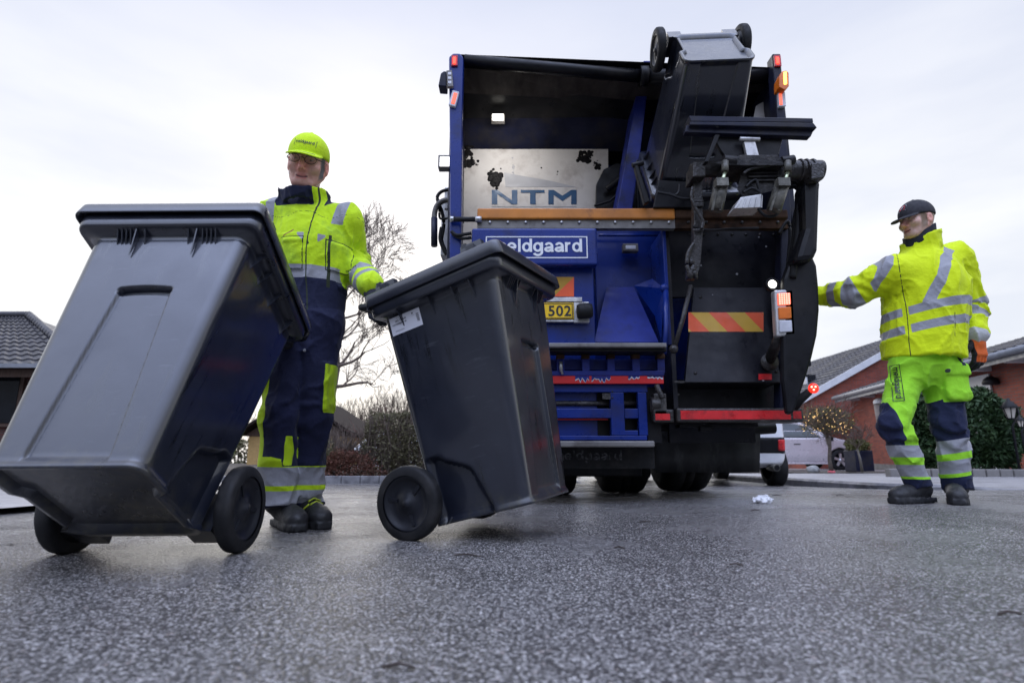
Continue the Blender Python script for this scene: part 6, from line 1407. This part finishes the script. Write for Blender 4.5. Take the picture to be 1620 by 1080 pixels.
def make_car(label, loc, yaw, prof, hw, th, tum, wheels, wr, paint, glass, side_win, extra):
    r = empty('parked_car', loc, label, 'car'); r.rotation_euler = (0, 0, yaw); r['_local'] = 1
    prof = np.array(prof, float); f = lambda q: car_sdf(q, prof, hw, th[0], th[1], tum, wheels, wr)
    lo = (prof[:, 0].min() - .1, -hw - .1, prof[:, 1].min() - .1); hi = (prof[:, 0].max() + .1, hw + .1, prof[:, 1].max() + .1)
    cut = lambda q: np.minimum.reduce([np.maximum(polysd(q[:, [0, 2]], p), .3 * hw - np.abs(q[:, 1])) for p in side_win])
    sdf_obj('body', lambda q: smax(f(q), -np.maximum(cut(q), -(f(q) + .012)), .004), lo, hi, .026, paint, r)
    for p in side_win:
        p = np.array(p, float)
        for s in (-1, 1): sdf_obj('window', lambda q: np.maximum.reduce([f(q) + .008, polysd(q[:, [0, 2]], p) + .004, -(f(q) + .03), .3 * hw - s * q[:, 1]]), (p[:, 0].min() - .05, -hw if s < 0 else .2, p[:, 1].min() - .05), (p[:, 0].max() + .05, -.2 if s < 0 else hw, p[:, 1].max() + .05), .016, glass, r, margin=3)
    for x in wheels:
        for s in (-1, 1):
            y = s * (hw - .11); mb = MB(); w = .19; mb.lathe([(-w/2, wr*.66), (-w/2, wr*.92), (-w*.38, wr), (w*.38, wr), (w/2, wr*.92), (w/2, wr*.66)], (x, y, wr), (0, 1, 0), 32); t = mb.build('wheel', M_RUB, r)
            mb = MB(); mb.lathe([(s * .03, 0), (s * .03, wr * .60), (s * .085, wr * .62), (s * .085, wr * .68), (s * .0, wr * .68)], (x, y, wr), (0, 1, 0), 28, 1)
            for k in range(5):
                a = 2 * pi * k / 5 + .3; c = np.array((x + cos(a) * wr * .33, y + s * .075, wr + sin(a) * wr * .33)); mb.box(c, (wr * .60, .03, .075), [[cos(a), 0, -sin(a)], [0, 1, 0], [sin(a), 0, cos(a)]], 0)
            mb.lathe([(s * .06, 0), (s * .06, .05), (s * .095, .045), (s * .10, 0)], (x, y, wr), (0, 1, 0), 14, 0); mb.build('rim', [M_RIM, M_BLACK], t)
    extra(r, f); return r
M_RIM = simple('alloy_rim', (.55, .55, .57), rough=.3, metal=.7, var=.1); M_CGL = simple('car_glass', (.05, .06, .065), rough=.04, var=.3, rvar=.02, scale=2)
M_SILV = simple('silver_pink_paint', (.56, .51, .53), rough=.28, metal=.2, var=.06, scale=1.5, coat=.5); M_WHT = simple('white_car_paint', (.72, .72, .73), rough=.22, var=.04, coat=.6)
def mpv_extra(r, f):
    mb = MB(); mb.box((1.02, -.98, .98), (.12, .16, .13)); mb.box((1.02, -.88, .95), (.06, .10, .04)); mb.build('mirror', M_BLACK, r, .03)
    mb = MB(); mb.bb((-.9, -.905, .52), (.85, -.86, .555)); mb.build('side_trim', M_BLACK, r); mb = MB(); mb.bb((-.12, -.915, .80), (.10, -.87, .835)); mb.build('door_handle', M_BLACK, r, .008)
    mb = MB(); mb.bb((-1.1, -.88, .20), (.98, -.82, .255)); mb.build('sill_trim', M_SILV, r, .01)
    for x in (-.45, .78): mb = MB(); mb.bb((x, -.893, .32), (x + .007, -.85, .92)); mb.build('door_gap', M_BLACK, r)
    mb = MB(); mb.ball((1.93, -.66, .74), .11, 14, 10, sc=(1.3, .9, .8)); mb.build('headlight', M_GLASSK, r); mb = MB(); mb.bb((2.0, -.8, .24), (2.2, .8, .30)); mb.build('bumper_trim', M_SILV, r, .02)
prof_mpv = [(-2.2, .28), (-2.22, .75), (-2.15, 1.05), (-2.0, 1.45), (-1.7, 1.60), (-.6, 1.66), (.15, 1.60), (.65, 1.40), (1.15, 1.06), (1.75, .93), (2.05, .74), (2.17, .5), (2.15, .22), (-1.9, .2)]
wy = 18.4; wxf = at(1328, 727, wy)[0]
make_car('silver pinkish people carrier parked side on behind the small round tree', (wxf - 1.33, wy + .8, float(YD(8, wy + .8))), 0, prof_mpv, .90, (.95, 1.6), .20, (-1.33, 1.33), .325, M_SILV, M_CGL,
         [[(-.42, 1.0), (.82, 1.0), (.42, 1.36), (.05, 1.48), (-.42, 1.52)], [(-1.55, 1.02), (-.50, 1.0), (-.50, 1.52), (-1.3, 1.48)], [(.90, 1.0), (1.12, 1.0), (.62, 1.28)]], mpv_extra)
def hatch_extra(r, f):                                  # car faces +x locally, rear at -x
    x = -1.74
    for s in (-1, 1):
        p = [(-1.76, .92), (-1.40, .92), (-1.40, 1.0), (-1.70, 1.04)]
        sdf_obj('tail_lamp', lambda q: np.maximum.reduce([f(q) - .012, -(f(q) + .02), polysd(q[:, [0, 2]], p), .52 - s * q[:, 1]]), (-1.9, -.9 if s < 0 else .4, .85), (-1.3, -.4 if s < 0 else .9, 1.1), .014, M_REDP, r, margin=3)
    sdf_obj('bumper_insert', lambda q: np.maximum.reduce([f(q) - .008, -(f(q) + .03), np.abs(q[:, 2] - .56) - .11, np.abs(q[:, 1]) - .66, q[:, 0] + 1.45]), (-1.95, -.85, .4), (-1.4, .85, .72), .016, M_BLACK, r, margin=3)
    for s in (-1, 1): sdf_obj('reflector', lambda q: np.maximum.reduce([f(q) - .016, -(f(q) + .02), np.abs(q[:, 2] - .56) - .075, np.abs(s * q[:, 1] - .60) - .05, q[:, 0] + 1.45]), (-1.95, -.85 if s < 0 else .4, .4), (-1.4, -.4 if s < 0 else .85, .72), .012, M_REDREF, r, margin=3)
    mb = MB(); mb.tube([(-1.79, -.48, .27), (-1.55, -.48, .27)], .045, 14, mi=0); mb.lathe([(-.001, .036), (-.002, 0)], (-1.79, -.48, .27), (1, 0, 0), 14, 1); mb.build('exhaust', [M_CYL, M_BLACK], r)
prof_h = [(-1.70, .30), (-1.74, .62), (-1.70, .95), (-1.52, 1.20), (-1.30, 1.44), (-.6, 1.49), (.1, 1.44), (.95, 1.0), (1.55, .85), (1.72, .60), (1.70, .25), (-1.5, .24)]
wr_ = .285; hX = at(1228, 735, 8.25)[0]
make_car('white hatchback parked along the kerb just beyond the truck', (hX - .70, 9.42, float(G(3, 8.6)) - .008), RAD(90 - 2), prof_h, .80, (.9, 1.45), .16, (-1.17, 1.17), wr_, M_WHT, M_CGL, [[(-.35, .98), (.80, .98), (.12, 1.36), (-.35, 1.38)], [(-1.35, 1.0), (-.42, .98), (-.42, 1.38), (-1.15, 1.36)]], hatch_extra)

# ---- trees and plants
M_BARK = simple('grey_bark', (.105, .085, .068), rough=.85, var=.5, scale=5, bump=.8, bscale=25, bdist=.02, stretch=(1, 1, 3)); M_TWIG = simple('brown_twig', (.13, .098, .078), rough=.9, var=.3)
M_TWIGF = simple('far_twig', (.115, .085, .062), rough=.9, var=.3)
def grow(mb, rng, p, d, r, L, depth, up=.10, spread=.55, n=4, rmin=.006, kids=(2, 3), drop=0.0):
    p = np.array(p, float); d = unit(d); pts = [p.copy()]; rs = [r]; k = 4 if depth > 1 else 3
    for i in range(k):
        d = unit(d + rng.normal(0, .13, 3) + np.array((0, 0, up - drop * (depth < 2)))); p = p + d * L / k; pts.append(p.copy()); rs.append(max(rmin, r * (1 - .45 * (i + 1) / k)))
    mb.tube(pts, rs, n if r > .03 else 3, caps=False)
    if depth == 0: return
    for j in range(rng.randint(kids[0], kids[1] + 1) + (1 if depth < 3 else 0)):
        i = rng.randint(1, k + 1) if j else k; ax = rng.normal(0, 1, 3); ax -= d * (ax @ d); ax = unit(ax)
        grow(mb, rng, pts[i], unit(d * cos(spread) + ax * sin(spread) * rng.uniform(.7, 1.3)), max(rmin, rs[i] * rng.uniform(.55, .8)), L * rng.uniform(.62, .86), depth - 1, up, spread, n, rmin, kids, drop)
def big_tree():
    Y = 14.0; rng = np.random.RandomState(11); zg = float(G(-4, Y))
    T = [at(x, y, Y) for x, y in ((511, 745), (514, 690), (519, 650), (527, 612), (533, 580), (531, 540), (533, 505), (541, 480), (549, 455))]; T[0][2] = zg - .1
    r = empty('bare_tree', T[0] * (1, 1, 0) + (0, 0, zg), 'tall leafless tree with a leaning trunk between the left worker and the middle bin', 'tree')
    mb = MB(); mb.tube(T, [.17, .135, .115, .10, .085, .072, .060, .05, .04], 12); mb.build('trunk', M_BARK, r)
    mb = MB()
    for i, dirs in ((8, [(.5, .1, 1), (.15, -.3, 1), (.9, .3, .8)]), (7, [(-.8, .2, .7), (.8, -.3, .6)]), (6, [(1, .3, .35), (-.9, -.2, .6)]), (5, [(-.9, .2, .5), (.9, .3, .5), (.7, -.5, .2)]), (4, [(1, .1, .45), (.9, -.4, .2), (-.8, .4, .4)]), (3, [(.8, .5, .1), (-.9, .1, .3)])):
        for d in dirs: grow(mb, rng, T[i], d, (.035 if i > 4 else .045) * rng.uniform(.8, 1.1), rng.uniform(.75, 1.05), 5, up=.08, spread=.5, rmin=.0055, kids=(2, 3), drop=.10)
    grow(mb, rng, T[8], (.55, 0, .9), .04, 1.0, 5, up=.12, spread=.45, rmin=.0055)
    mb.build('crown', M_TWIG, r, fix=False)
big_tree()
def far_trees():
    protos = []; rng = np.random.RandomState(5)
    for k in range(4):
        r = empty('bare_tree', (0, 0, 0), local=True); mb = MB(); mb.tube([(0, 0, -.4), (.1, 0, 3), (.0, .1, 6)], [.16, .12, .07], 6); mb.build('trunk', M_TWIGF, r)
        mb = MB()
        for z in np.linspace(1.6, 6.2, 11): a = rng.uniform(0, 6.28); grow(mb, rng, (0, 0, z), (cos(a) * .55, sin(a) * .55, 1), .055, rng.uniform(1.3, 1.9) * (1.15 - z / 12), 3, up=.22, spread=.36, rmin=.013, kids=(1, 2))
        mb.build('crown', M_TWIGF, r, fix=False); protos.append(r)
    i = 0
    for px in list(np.linspace(508, 655, 24)) + list(np.linspace(380, 500, 8)):
        Y = 62 + rng.uniform(0, 14); p = at(px, 690, Y); o = protos[i] if i < 4 else copy_tree(protos[i % 4])
        sc_ = rng.uniform(.82, 1.02) * (.80 + .25 * sm(520, 600, px)) * Y / 66; o.location = (p[0], Y, float(G(0, Y))); o.scale = (sc_ * 1.1, sc_ * 1.1, sc_); o.rotation_euler = (0, 0, rng.uniform(0, 6)); tag(o, 'distant leafless tree in the row on the skyline', 'tree', 'leafless trees in the far row'); i += 1
far_trees()
def leaves(rng, n, fn, size, asp=2.2, tilt=None):       # n small pointed leaves; fn(rng, n) -> centres, outward directions
    C, O = fn(rng, n); T = rng.normal(0, 1, (n, 3)) + O * .9 + (0 if tilt is None else np.array(tilt)); T /= np.linalg.norm(T, axis=1)[:, None]; S = np.cross(T, rng.normal(0, 1, (n, 3))); S /= np.linalg.norm(S, axis=1)[:, None]
    s = size * rng.uniform(.6, 1.4, (n, 1)); a = C - T * s * asp * .5; b = C + S * s * .5; c = C + T * s * asp * .5; d = C - S * s * .5
    V = np.stack([a, b, c, d], 1).reshape(-1, 3); F = np.arange(4 * n).reshape(-1, 4); return V, F
def leaf_mat(name, cols, scale=7):
    m, t, n, l, bs = NT(name); c = _ramp(n, l, _noise(n, l, scale, 5, .7), [(.30 + .4 * i / max(1, len(cols) - 1), q) for i, q in enumerate(cols)]); l.new(c, bs.inputs['Base Color']); bs.inputs['Roughness'].default_value = .65; bs.inputs['Specular IOR Level'].default_value = .3; return m
M_CONIF = leaf_mat('dark_conifer_needles', [(.012, .030, .010), (.025, .055, .018), (.055, .10, .03)], 6); M_HEDGE = leaf_mat('brown_green_hedge', [(.085, .072, .040), (.12, .11, .055), (.17, .14, .08)], 5)
M_REDSH = leaf_mat('russet_leaves', [(.075, .030, .018), (.13, .050, .030), (.12, .085, .06)], 5); M_PLANT = leaf_mat('olive_leaves', [(.05, .06, .02), (.10, .10, .03), (.16, .13, .05)], 8)
def shell(rad, cen, cut=None, inner=.55, lump=.16, seed=1.0):
    def fn(rng, n):
        D = rng.normal(0, 1, (n, 3)); D /= np.linalg.norm(D, axis=1)[:, None]; D[:, 2] = np.where(D[:, 2] < -.75, -D[:, 2], D[:, 2])
        k = rng.uniform(inner ** 3, 1, n) ** (1 / 3) * (1 + lump * vn(D * 2.6 + seed) + lump * .7 * vn(D * 6 + seed)); return np.asarray(cen) + D * k[:, None] * np.asarray(rad), D
    return fn
def bush(name, label, cat, base, rad, zc_, n, size, mat, seed, lump=.16, stem=True, asp=2.2, inner=.55, tilt=None):
    rng = np.random.RandomState(seed); r = empty(name, base, label, cat); c = np.array(base) + (0, 0, zc_)
    V, F = leaves(rng, n, shell(rad, c, inner=inner, lump=lump, seed=seed), size, asp, tilt); V[:, 2] = np.maximum(V[:, 2], base[2] + .01); npmesh('foliage', V, F, mat, r, smooth=False)
    mb = MB()
    for k in range(7): a = k * .9; mb.tube([np.array(base) + (0, 0, -.03), np.array(base) + (rad[0] * .3 * cos(a), rad[1] * .3 * sin(a), zc_ * .7), np.array(base) + (rad[0] * .6 * cos(a), rad[1] * .6 * sin(a), zc_ * 1.3)], [.03, .02, .008], 5)
    mb.build('stem', M_BARK, r); return r
b0 = at(1528, 738, 10.2); b0[2] = float(YD(8, 10.2))
bush('conifer_bush', 'big rounded dark green conifer bush behind the right worker', 'bush', b0, (.92, .85, .84), .72, 26000, .036, M_CONIF, 4, lump=.13, asp=2.6, inner=.72)
mb = MB(); xb = at(1412, 740, 9.3)[0]
rng = np.random.RandomState(2)
blk_root = None
for k in range(16):
    x = xb + k * .215; z = float(YD(x, 9.3)); mb = MB(); mb.box((x, 9.28 + .02 * sin(k), z + .06), (.20, .14, .13))
    if k == 0: blk = mb.build('edging_block', simple('grey_concrete_block', (.17, .16, .15), rough=.85, var=.3, scale=6, bump=.4), bevel=.012); b_org = x
    else: blk = blk.copy(); COL.objects.link(blk); blk.location = (blk.location[0] + .215, blk.location[1] + .012 * rng.uniform(-1, 1), blk.location[2] - .0008)
    tag(blk, 'grey concrete edging block in the low row under the conifer bush', 'edging block', 'edging blocks under the conifer bush')
# hedge and shrubs on the left
def boxfn(lo, hi):
    lo, hi = np.array(lo), np.array(hi)
    def fn(rng, n):
        C = rng.uniform(lo, hi, (n, 3)); q = (C - lo) / (hi - lo) * 2 - 1; ax = np.argmax(np.abs(q), 1); O = np.zeros((n, 3)); O[np.arange(n), ax] = np.sign(q[np.arange(n), ax])
        m = rng.rand(n) < .75; k = np.arange(n)[m]; C[k, ax[m]] = np.where(O[k, ax[m]] > 0, hi[ax[m]], lo[ax[m]]) + .05 * vn(C[m] * 3) + rng.normal(0, .025, m.sum()); O[:, 2] += .4; return C, O
    return fn
def hedge():
    Y = 10.7; x0 = at(574, 700, Y)[0]; x1 = at(760, 700, Y)[0]; zg = float(G(-2, Y)) + .05; zt = at(600, 655, Y)[2]
    r = empty('hedge', ((x0 + x1) / 2, Y + .5, zg), 'clipped brown green hedge along the bed left of the truck', 'hedge')
    V, F = leaves(np.random.RandomState(3), 26000, boxfn((x0, Y, zg), (x1, Y + 1.0, zt)), .022, 2.4); npmesh('foliage', V, F, M_HEDGE, r, smooth=False)
    mb = MB(); rg = random.Random(4)
    for k in range(240): x = rg.uniform(x0, x1); y = Y + rg.uniform(0, .9); mb.tube([(x, y, zg - .05), (x + rg.uniform(-.06, .06), y - .02, (zg + zt) / 2), (x + rg.uniform(-.12, .12), y, zt)], [.012, .009, .005], 4, caps=False)
    mb.build('stem', M_TWIG, r)
hedge()
def twig_shrub(name, label, px, Y, h, w, seed, mat, n=60, r0=.012):
    rng = np.random.RandomState(seed); p = at(px, 745, Y); p[2] = float(G(p[0], Y)) + .05; mb = MB()
    for k in range(n): a = rng.uniform(0, 6.28); s = rng.uniform(.1, .8); grow(mb, rng, p + (rng.normal(0, w * .35), rng.normal(0, .2), 0), (cos(a) * s, sin(a) * s * .6, 1), r0, h * rng.uniform(.28, .5), 2, up=.12, spread=.5, rmin=.004, kids=(2, 4))
    o = mb.build(name, mat, None, fix=False); return tag(o, label, 'shrub')
twig_shrub('bare_shrub', 'wide leafless brown shrub in front of the ochre house', 540, 10.9, 1.0, .8, 8, M_TWIG, 55)
twig_shrub('bare_shrub', 'thin leafless shrub showing above the clipped hedge', 612, 12.2, 1.45, .3, 9, simple('red_brown_twig', (.13, .07, .055), rough=.9), 50)
p = at(540, 745, 10.25); p[2] = float(G(-3, 10.2)) + .05
bush('russet_shrub', 'low russet leaved shrub spreading at the kerb', 'shrub', p, (.70, .30, .36), .12, 7000, .018, M_REDSH, 6, lump=.34, inner=.35)
p = at(478, 745, 10.4); p[2] = float(G(-3, 10.2)) + .05
bush('russet_shrub', 'brown leaved shrub half hidden behind the left worker', 'shrub', p, (.7, .35, .5), .25, 6000, .024, M_HEDGE, 16, lump=.22, inner=.4)
# small round tree with a string of lights, post lantern, planter, stone
def ball_tree():
    Y = 12.6; b = at(1315, 742, Y); b[2] = float(YD(b[0], Y)); r = empty('round_tree', b, 'small round headed tree wound with fairy lights in front of the silver car', 'tree'); rng = np.random.RandomState(12)
    t = b + (.0, 0, .78); mb = MB(); mb.tube([b + (0, 0, -.05), b + (-.015, 0, .3), b + (.02, 0, .55), t], [.05, .038, .036, .06], 10); mb.build('trunk', M_BARK, r)
    mb = MB()
    for k in range(34): a = rng.uniform(0, 6.28); s = rng.uniform(.1, 1.6); grow(mb, rng, t + (0, 0, rng.uniform(-.02, .1)), (cos(a) * s, sin(a) * s, .75), .014, rng.uniform(.26, .36), 3, up=.02, spread=.55, rmin=.004, kids=(2, 3))
    mb.build('crown', M_TWIG, r, fix=False)
    V, F = leaves(rng, 2600, shell((.62, .55, .36), t + (0, 0, .30), inner=.3), .018, 2.0); npmesh('leaf_buds', V, F, M_PLANT, r, smooth=False)
    mb = MB(); D, O = shell((.62, .55, .36), t + (0, 0, .28), inner=.45)(rng, 170)
    for p in D: mb.ball(p, .0048, 6, 4)
    for k in range(0, 168, 2): mb.tube([D[k], (D[k] + D[k + 1]) / 2 + (0, 0, -.02), D[k + 1]], .0015, 3, caps=False, mi=1) if np.linalg.norm(D[k] - D[k + 1]) < .4 else None
    tag(mb.build('fairy_lights', [glow('warm_bulb', (1, .62, .22), 5.0), M_HOSE]), 'string of tiny warm fairy lights wound through the small round tree', 'fairy lights')
    mb = MB(); mb.lathe([(0, .058), (0, .075), (.05, .07), (.055, .05)], b + (0, 0, .0), (0, 0, 1), 18); tag(mb.build('trunk_guard', simple('pink_guard', (.75, .14, .16), rough=.5)), 'pink guard ring around the foot of the round tree', 'tree guard')
ball_tree()
def lantern(px, py0, py1, Y, label, small=1.0):
    a = at(px, py0, Y); b = at(px, py1, Y); h = a[2] - b[2]; z = b[2]; g = float(YD(a[0], Y)); r = empty('lantern', (a[0], Y, g), label, 'lantern'); w = h * .36
    mb = MB(); mb.lathe([(h * .52, w * 1.0), (h * .56, w * 1.02), (h * .72, w * .62), (h * .80, w * .55), (h * .84, w * .25), (h * .93, w * .22), (h * .97, w * .10), (h, 0)], (a[0], Y, z), (0, 0, 1), 24); mb.lathe([(0, 0), (.0, w * .3), (h * .06, w * .42), (h * .08, w * .42)], (a[0], Y, z), (0, 0, 1), 16)
    for k in range(6): t = k * pi / 3; mb.tube([(a[0] + w * .42 * cos(t), Y + w * .42 * sin(t), z + h * .07), (a[0] + w * .74 * cos(t), Y + w * .74 * sin(t), z + h * .53)], .006, 5)
    mb.build('lamp_hood', M_BLACK, r)
    mb = MB(); mb.lathe([(h * .08, w * .38), (h * .52, w * .70)], (a[0], Y, z), (0, 0, 1), 24); mb.build('glass', simple('milky_glass', (.50, .46, .40), rough=.25), r)
    mb = MB(); mb.tube([(a[0] + w * 1.0, Y, z + h * .5), (a[0] + w * 1.05, Y, z + h * .2), (a[0] + w * .3, Y, z - h * .1), (a[0], Y, z - h * .3), (a[0], Y, g)], .018, 8); mb.build('post', M_BLACK, r)
lantern(1594, 629, 664, 9.25, 'black post lantern with milky glass beside the conifer bush')
lantern(1612, 656, 676, 9.0, 'smaller dark lantern at the right edge behind the post lantern')
def planter():
    Y = 14.2; a = at(1352, 712, Y); b = at(1384, 740, Y); z = float(YD(8, Y)); r = empty('planter', ((a[0] + b[0]) / 2, Y + .25, z), 'dark square planter with an olive shrub by the corner of the brick house', 'planter')
    mb = MB(); mb.bb((a[0], Y, z), (b[0], Y + .5, a[2])); mb.build('tub', M_NAVY, r, .02)
    V, F = leaves(np.random.RandomState(21), 3600, shell(((b[0] - a[0]) * .62, .32, .17), ((a[0] + b[0]) / 2, Y + .25, a[2] + .10), inner=.3, lump=.25), .022); tag(npmesh('clipped_plant', V, F, M_PLANT, None, smooth=False), 'olive green shrub growing in the dark planter', 'plant')
    Y = 12.9; b = at(1364, 742, Y); b[2] = float(YD(b[0], Y)); rng = np.random.RandomState(31); r = empty('sapling', b, 'thin bare sapling standing in front of the planter', 'tree'); mb = MB(); mb.tube([b, b + (-.02, 0, .3), b + (-.06, 0, .55)], [.03, .024, .016], 8); mb.build('trunk', simple('pale_bark', (.22, .2, .17), rough=.8), r); mb = MB()
    for k in range(10): grow(mb, rng, b + (-.06, 0, .52), (rng.normal(0, .7), rng.normal(0, .6), .8), .007, .25, 3, up=.05, rmin=.003)
    mb.build('crown', M_TWIG, r, fix=False)
    p = at(1286, 740, 12.7); p[2] = float(YD(p[0], 12.7)) + .07
    V, F = sdf_mesh(lambda P: ell(P, p, (.14, .11, .10)) + .015 * vn(P * 14), p - .2, p + .2, .012); tag(npmesh('stone', V, F, simple('grey_stone', (.30, .30, .29), rough=.8, var=.3, scale=12, bump=.5)), 'round grey stone on the planting strip under the silver car', 'stone')
planter()
# crumpled paper and twigs on the road
p = at(1206, 796, 3.55); p[2] = float(G(p[0], 3.55)) + .02
V, F = sdf_mesh(lambda P: ell(P, p, (.055, .05, .022)) + .018 * vn(P * 38) + .010 * vn(P * 80), p - .1, p + .1, .004); tag(npmesh('crumpled_paper', V, F, simple('white_tissue', (.72, .72, .74), rough=.8)), 'crumpled white paper lying on the wet road near the truck', 'litter')
M_STICK = simple('wet_twig', (.035, .022, .016), rough=.6)
rg = random.Random(8)
for (px, py) in ((1195, 815), (1020, 828), (1165, 898), (740, 880), (630, 1058), (1600, 985), (1330, 792), (1230, 792), (980, 868)):
    ang = math.atan((py - 540) / FPX) - PITCH; Y = CAMH / math.tan(ang); q = at(px, py, Y); z = float(G(q[0], Y)) + .003; L = rg.uniform(.015, .04) * (.5 + Y / 3); a = rg.uniform(-.5, .5); d = np.array((cos(a), sin(a), 0))
    c = np.array((q[0], Y, z)); mb = MB(); mb.tube([c - d * L, c + (0, .006, .004), c + d * L], [.002, .003, .0015], 5); o = mb.build('fallen_twig', M_STICK); tag(o, 'small dark wet twig lying on the asphalt', 'twig', 'wet twigs on the road')
# far greenery closing the horizon
def far_hedge():
    rng = np.random.RandomState(41); n = 24000; x = rng.uniform(-75, 75, n); y = 52 + rng.uniform(0, 3, n); h = 2.2 + .5 * vn(np.column_stack((x * .25, x * 0, x * 0))); z = G(0, 52) + rng.uniform(-.3, 1, n) * h; C = np.column_stack((x, y, z))
    V, F = leaves(rng, n, lambda r_, k: (C, np.tile((0, -1, .5), (k, 1))), .30, 1.5); tag(npmesh('far_hedgerow', V, F, M_HEDGE, None, smooth=False), 'distant mass of hedgerow along the horizon', 'hedgerow', kind='stuff')
far_hedge()
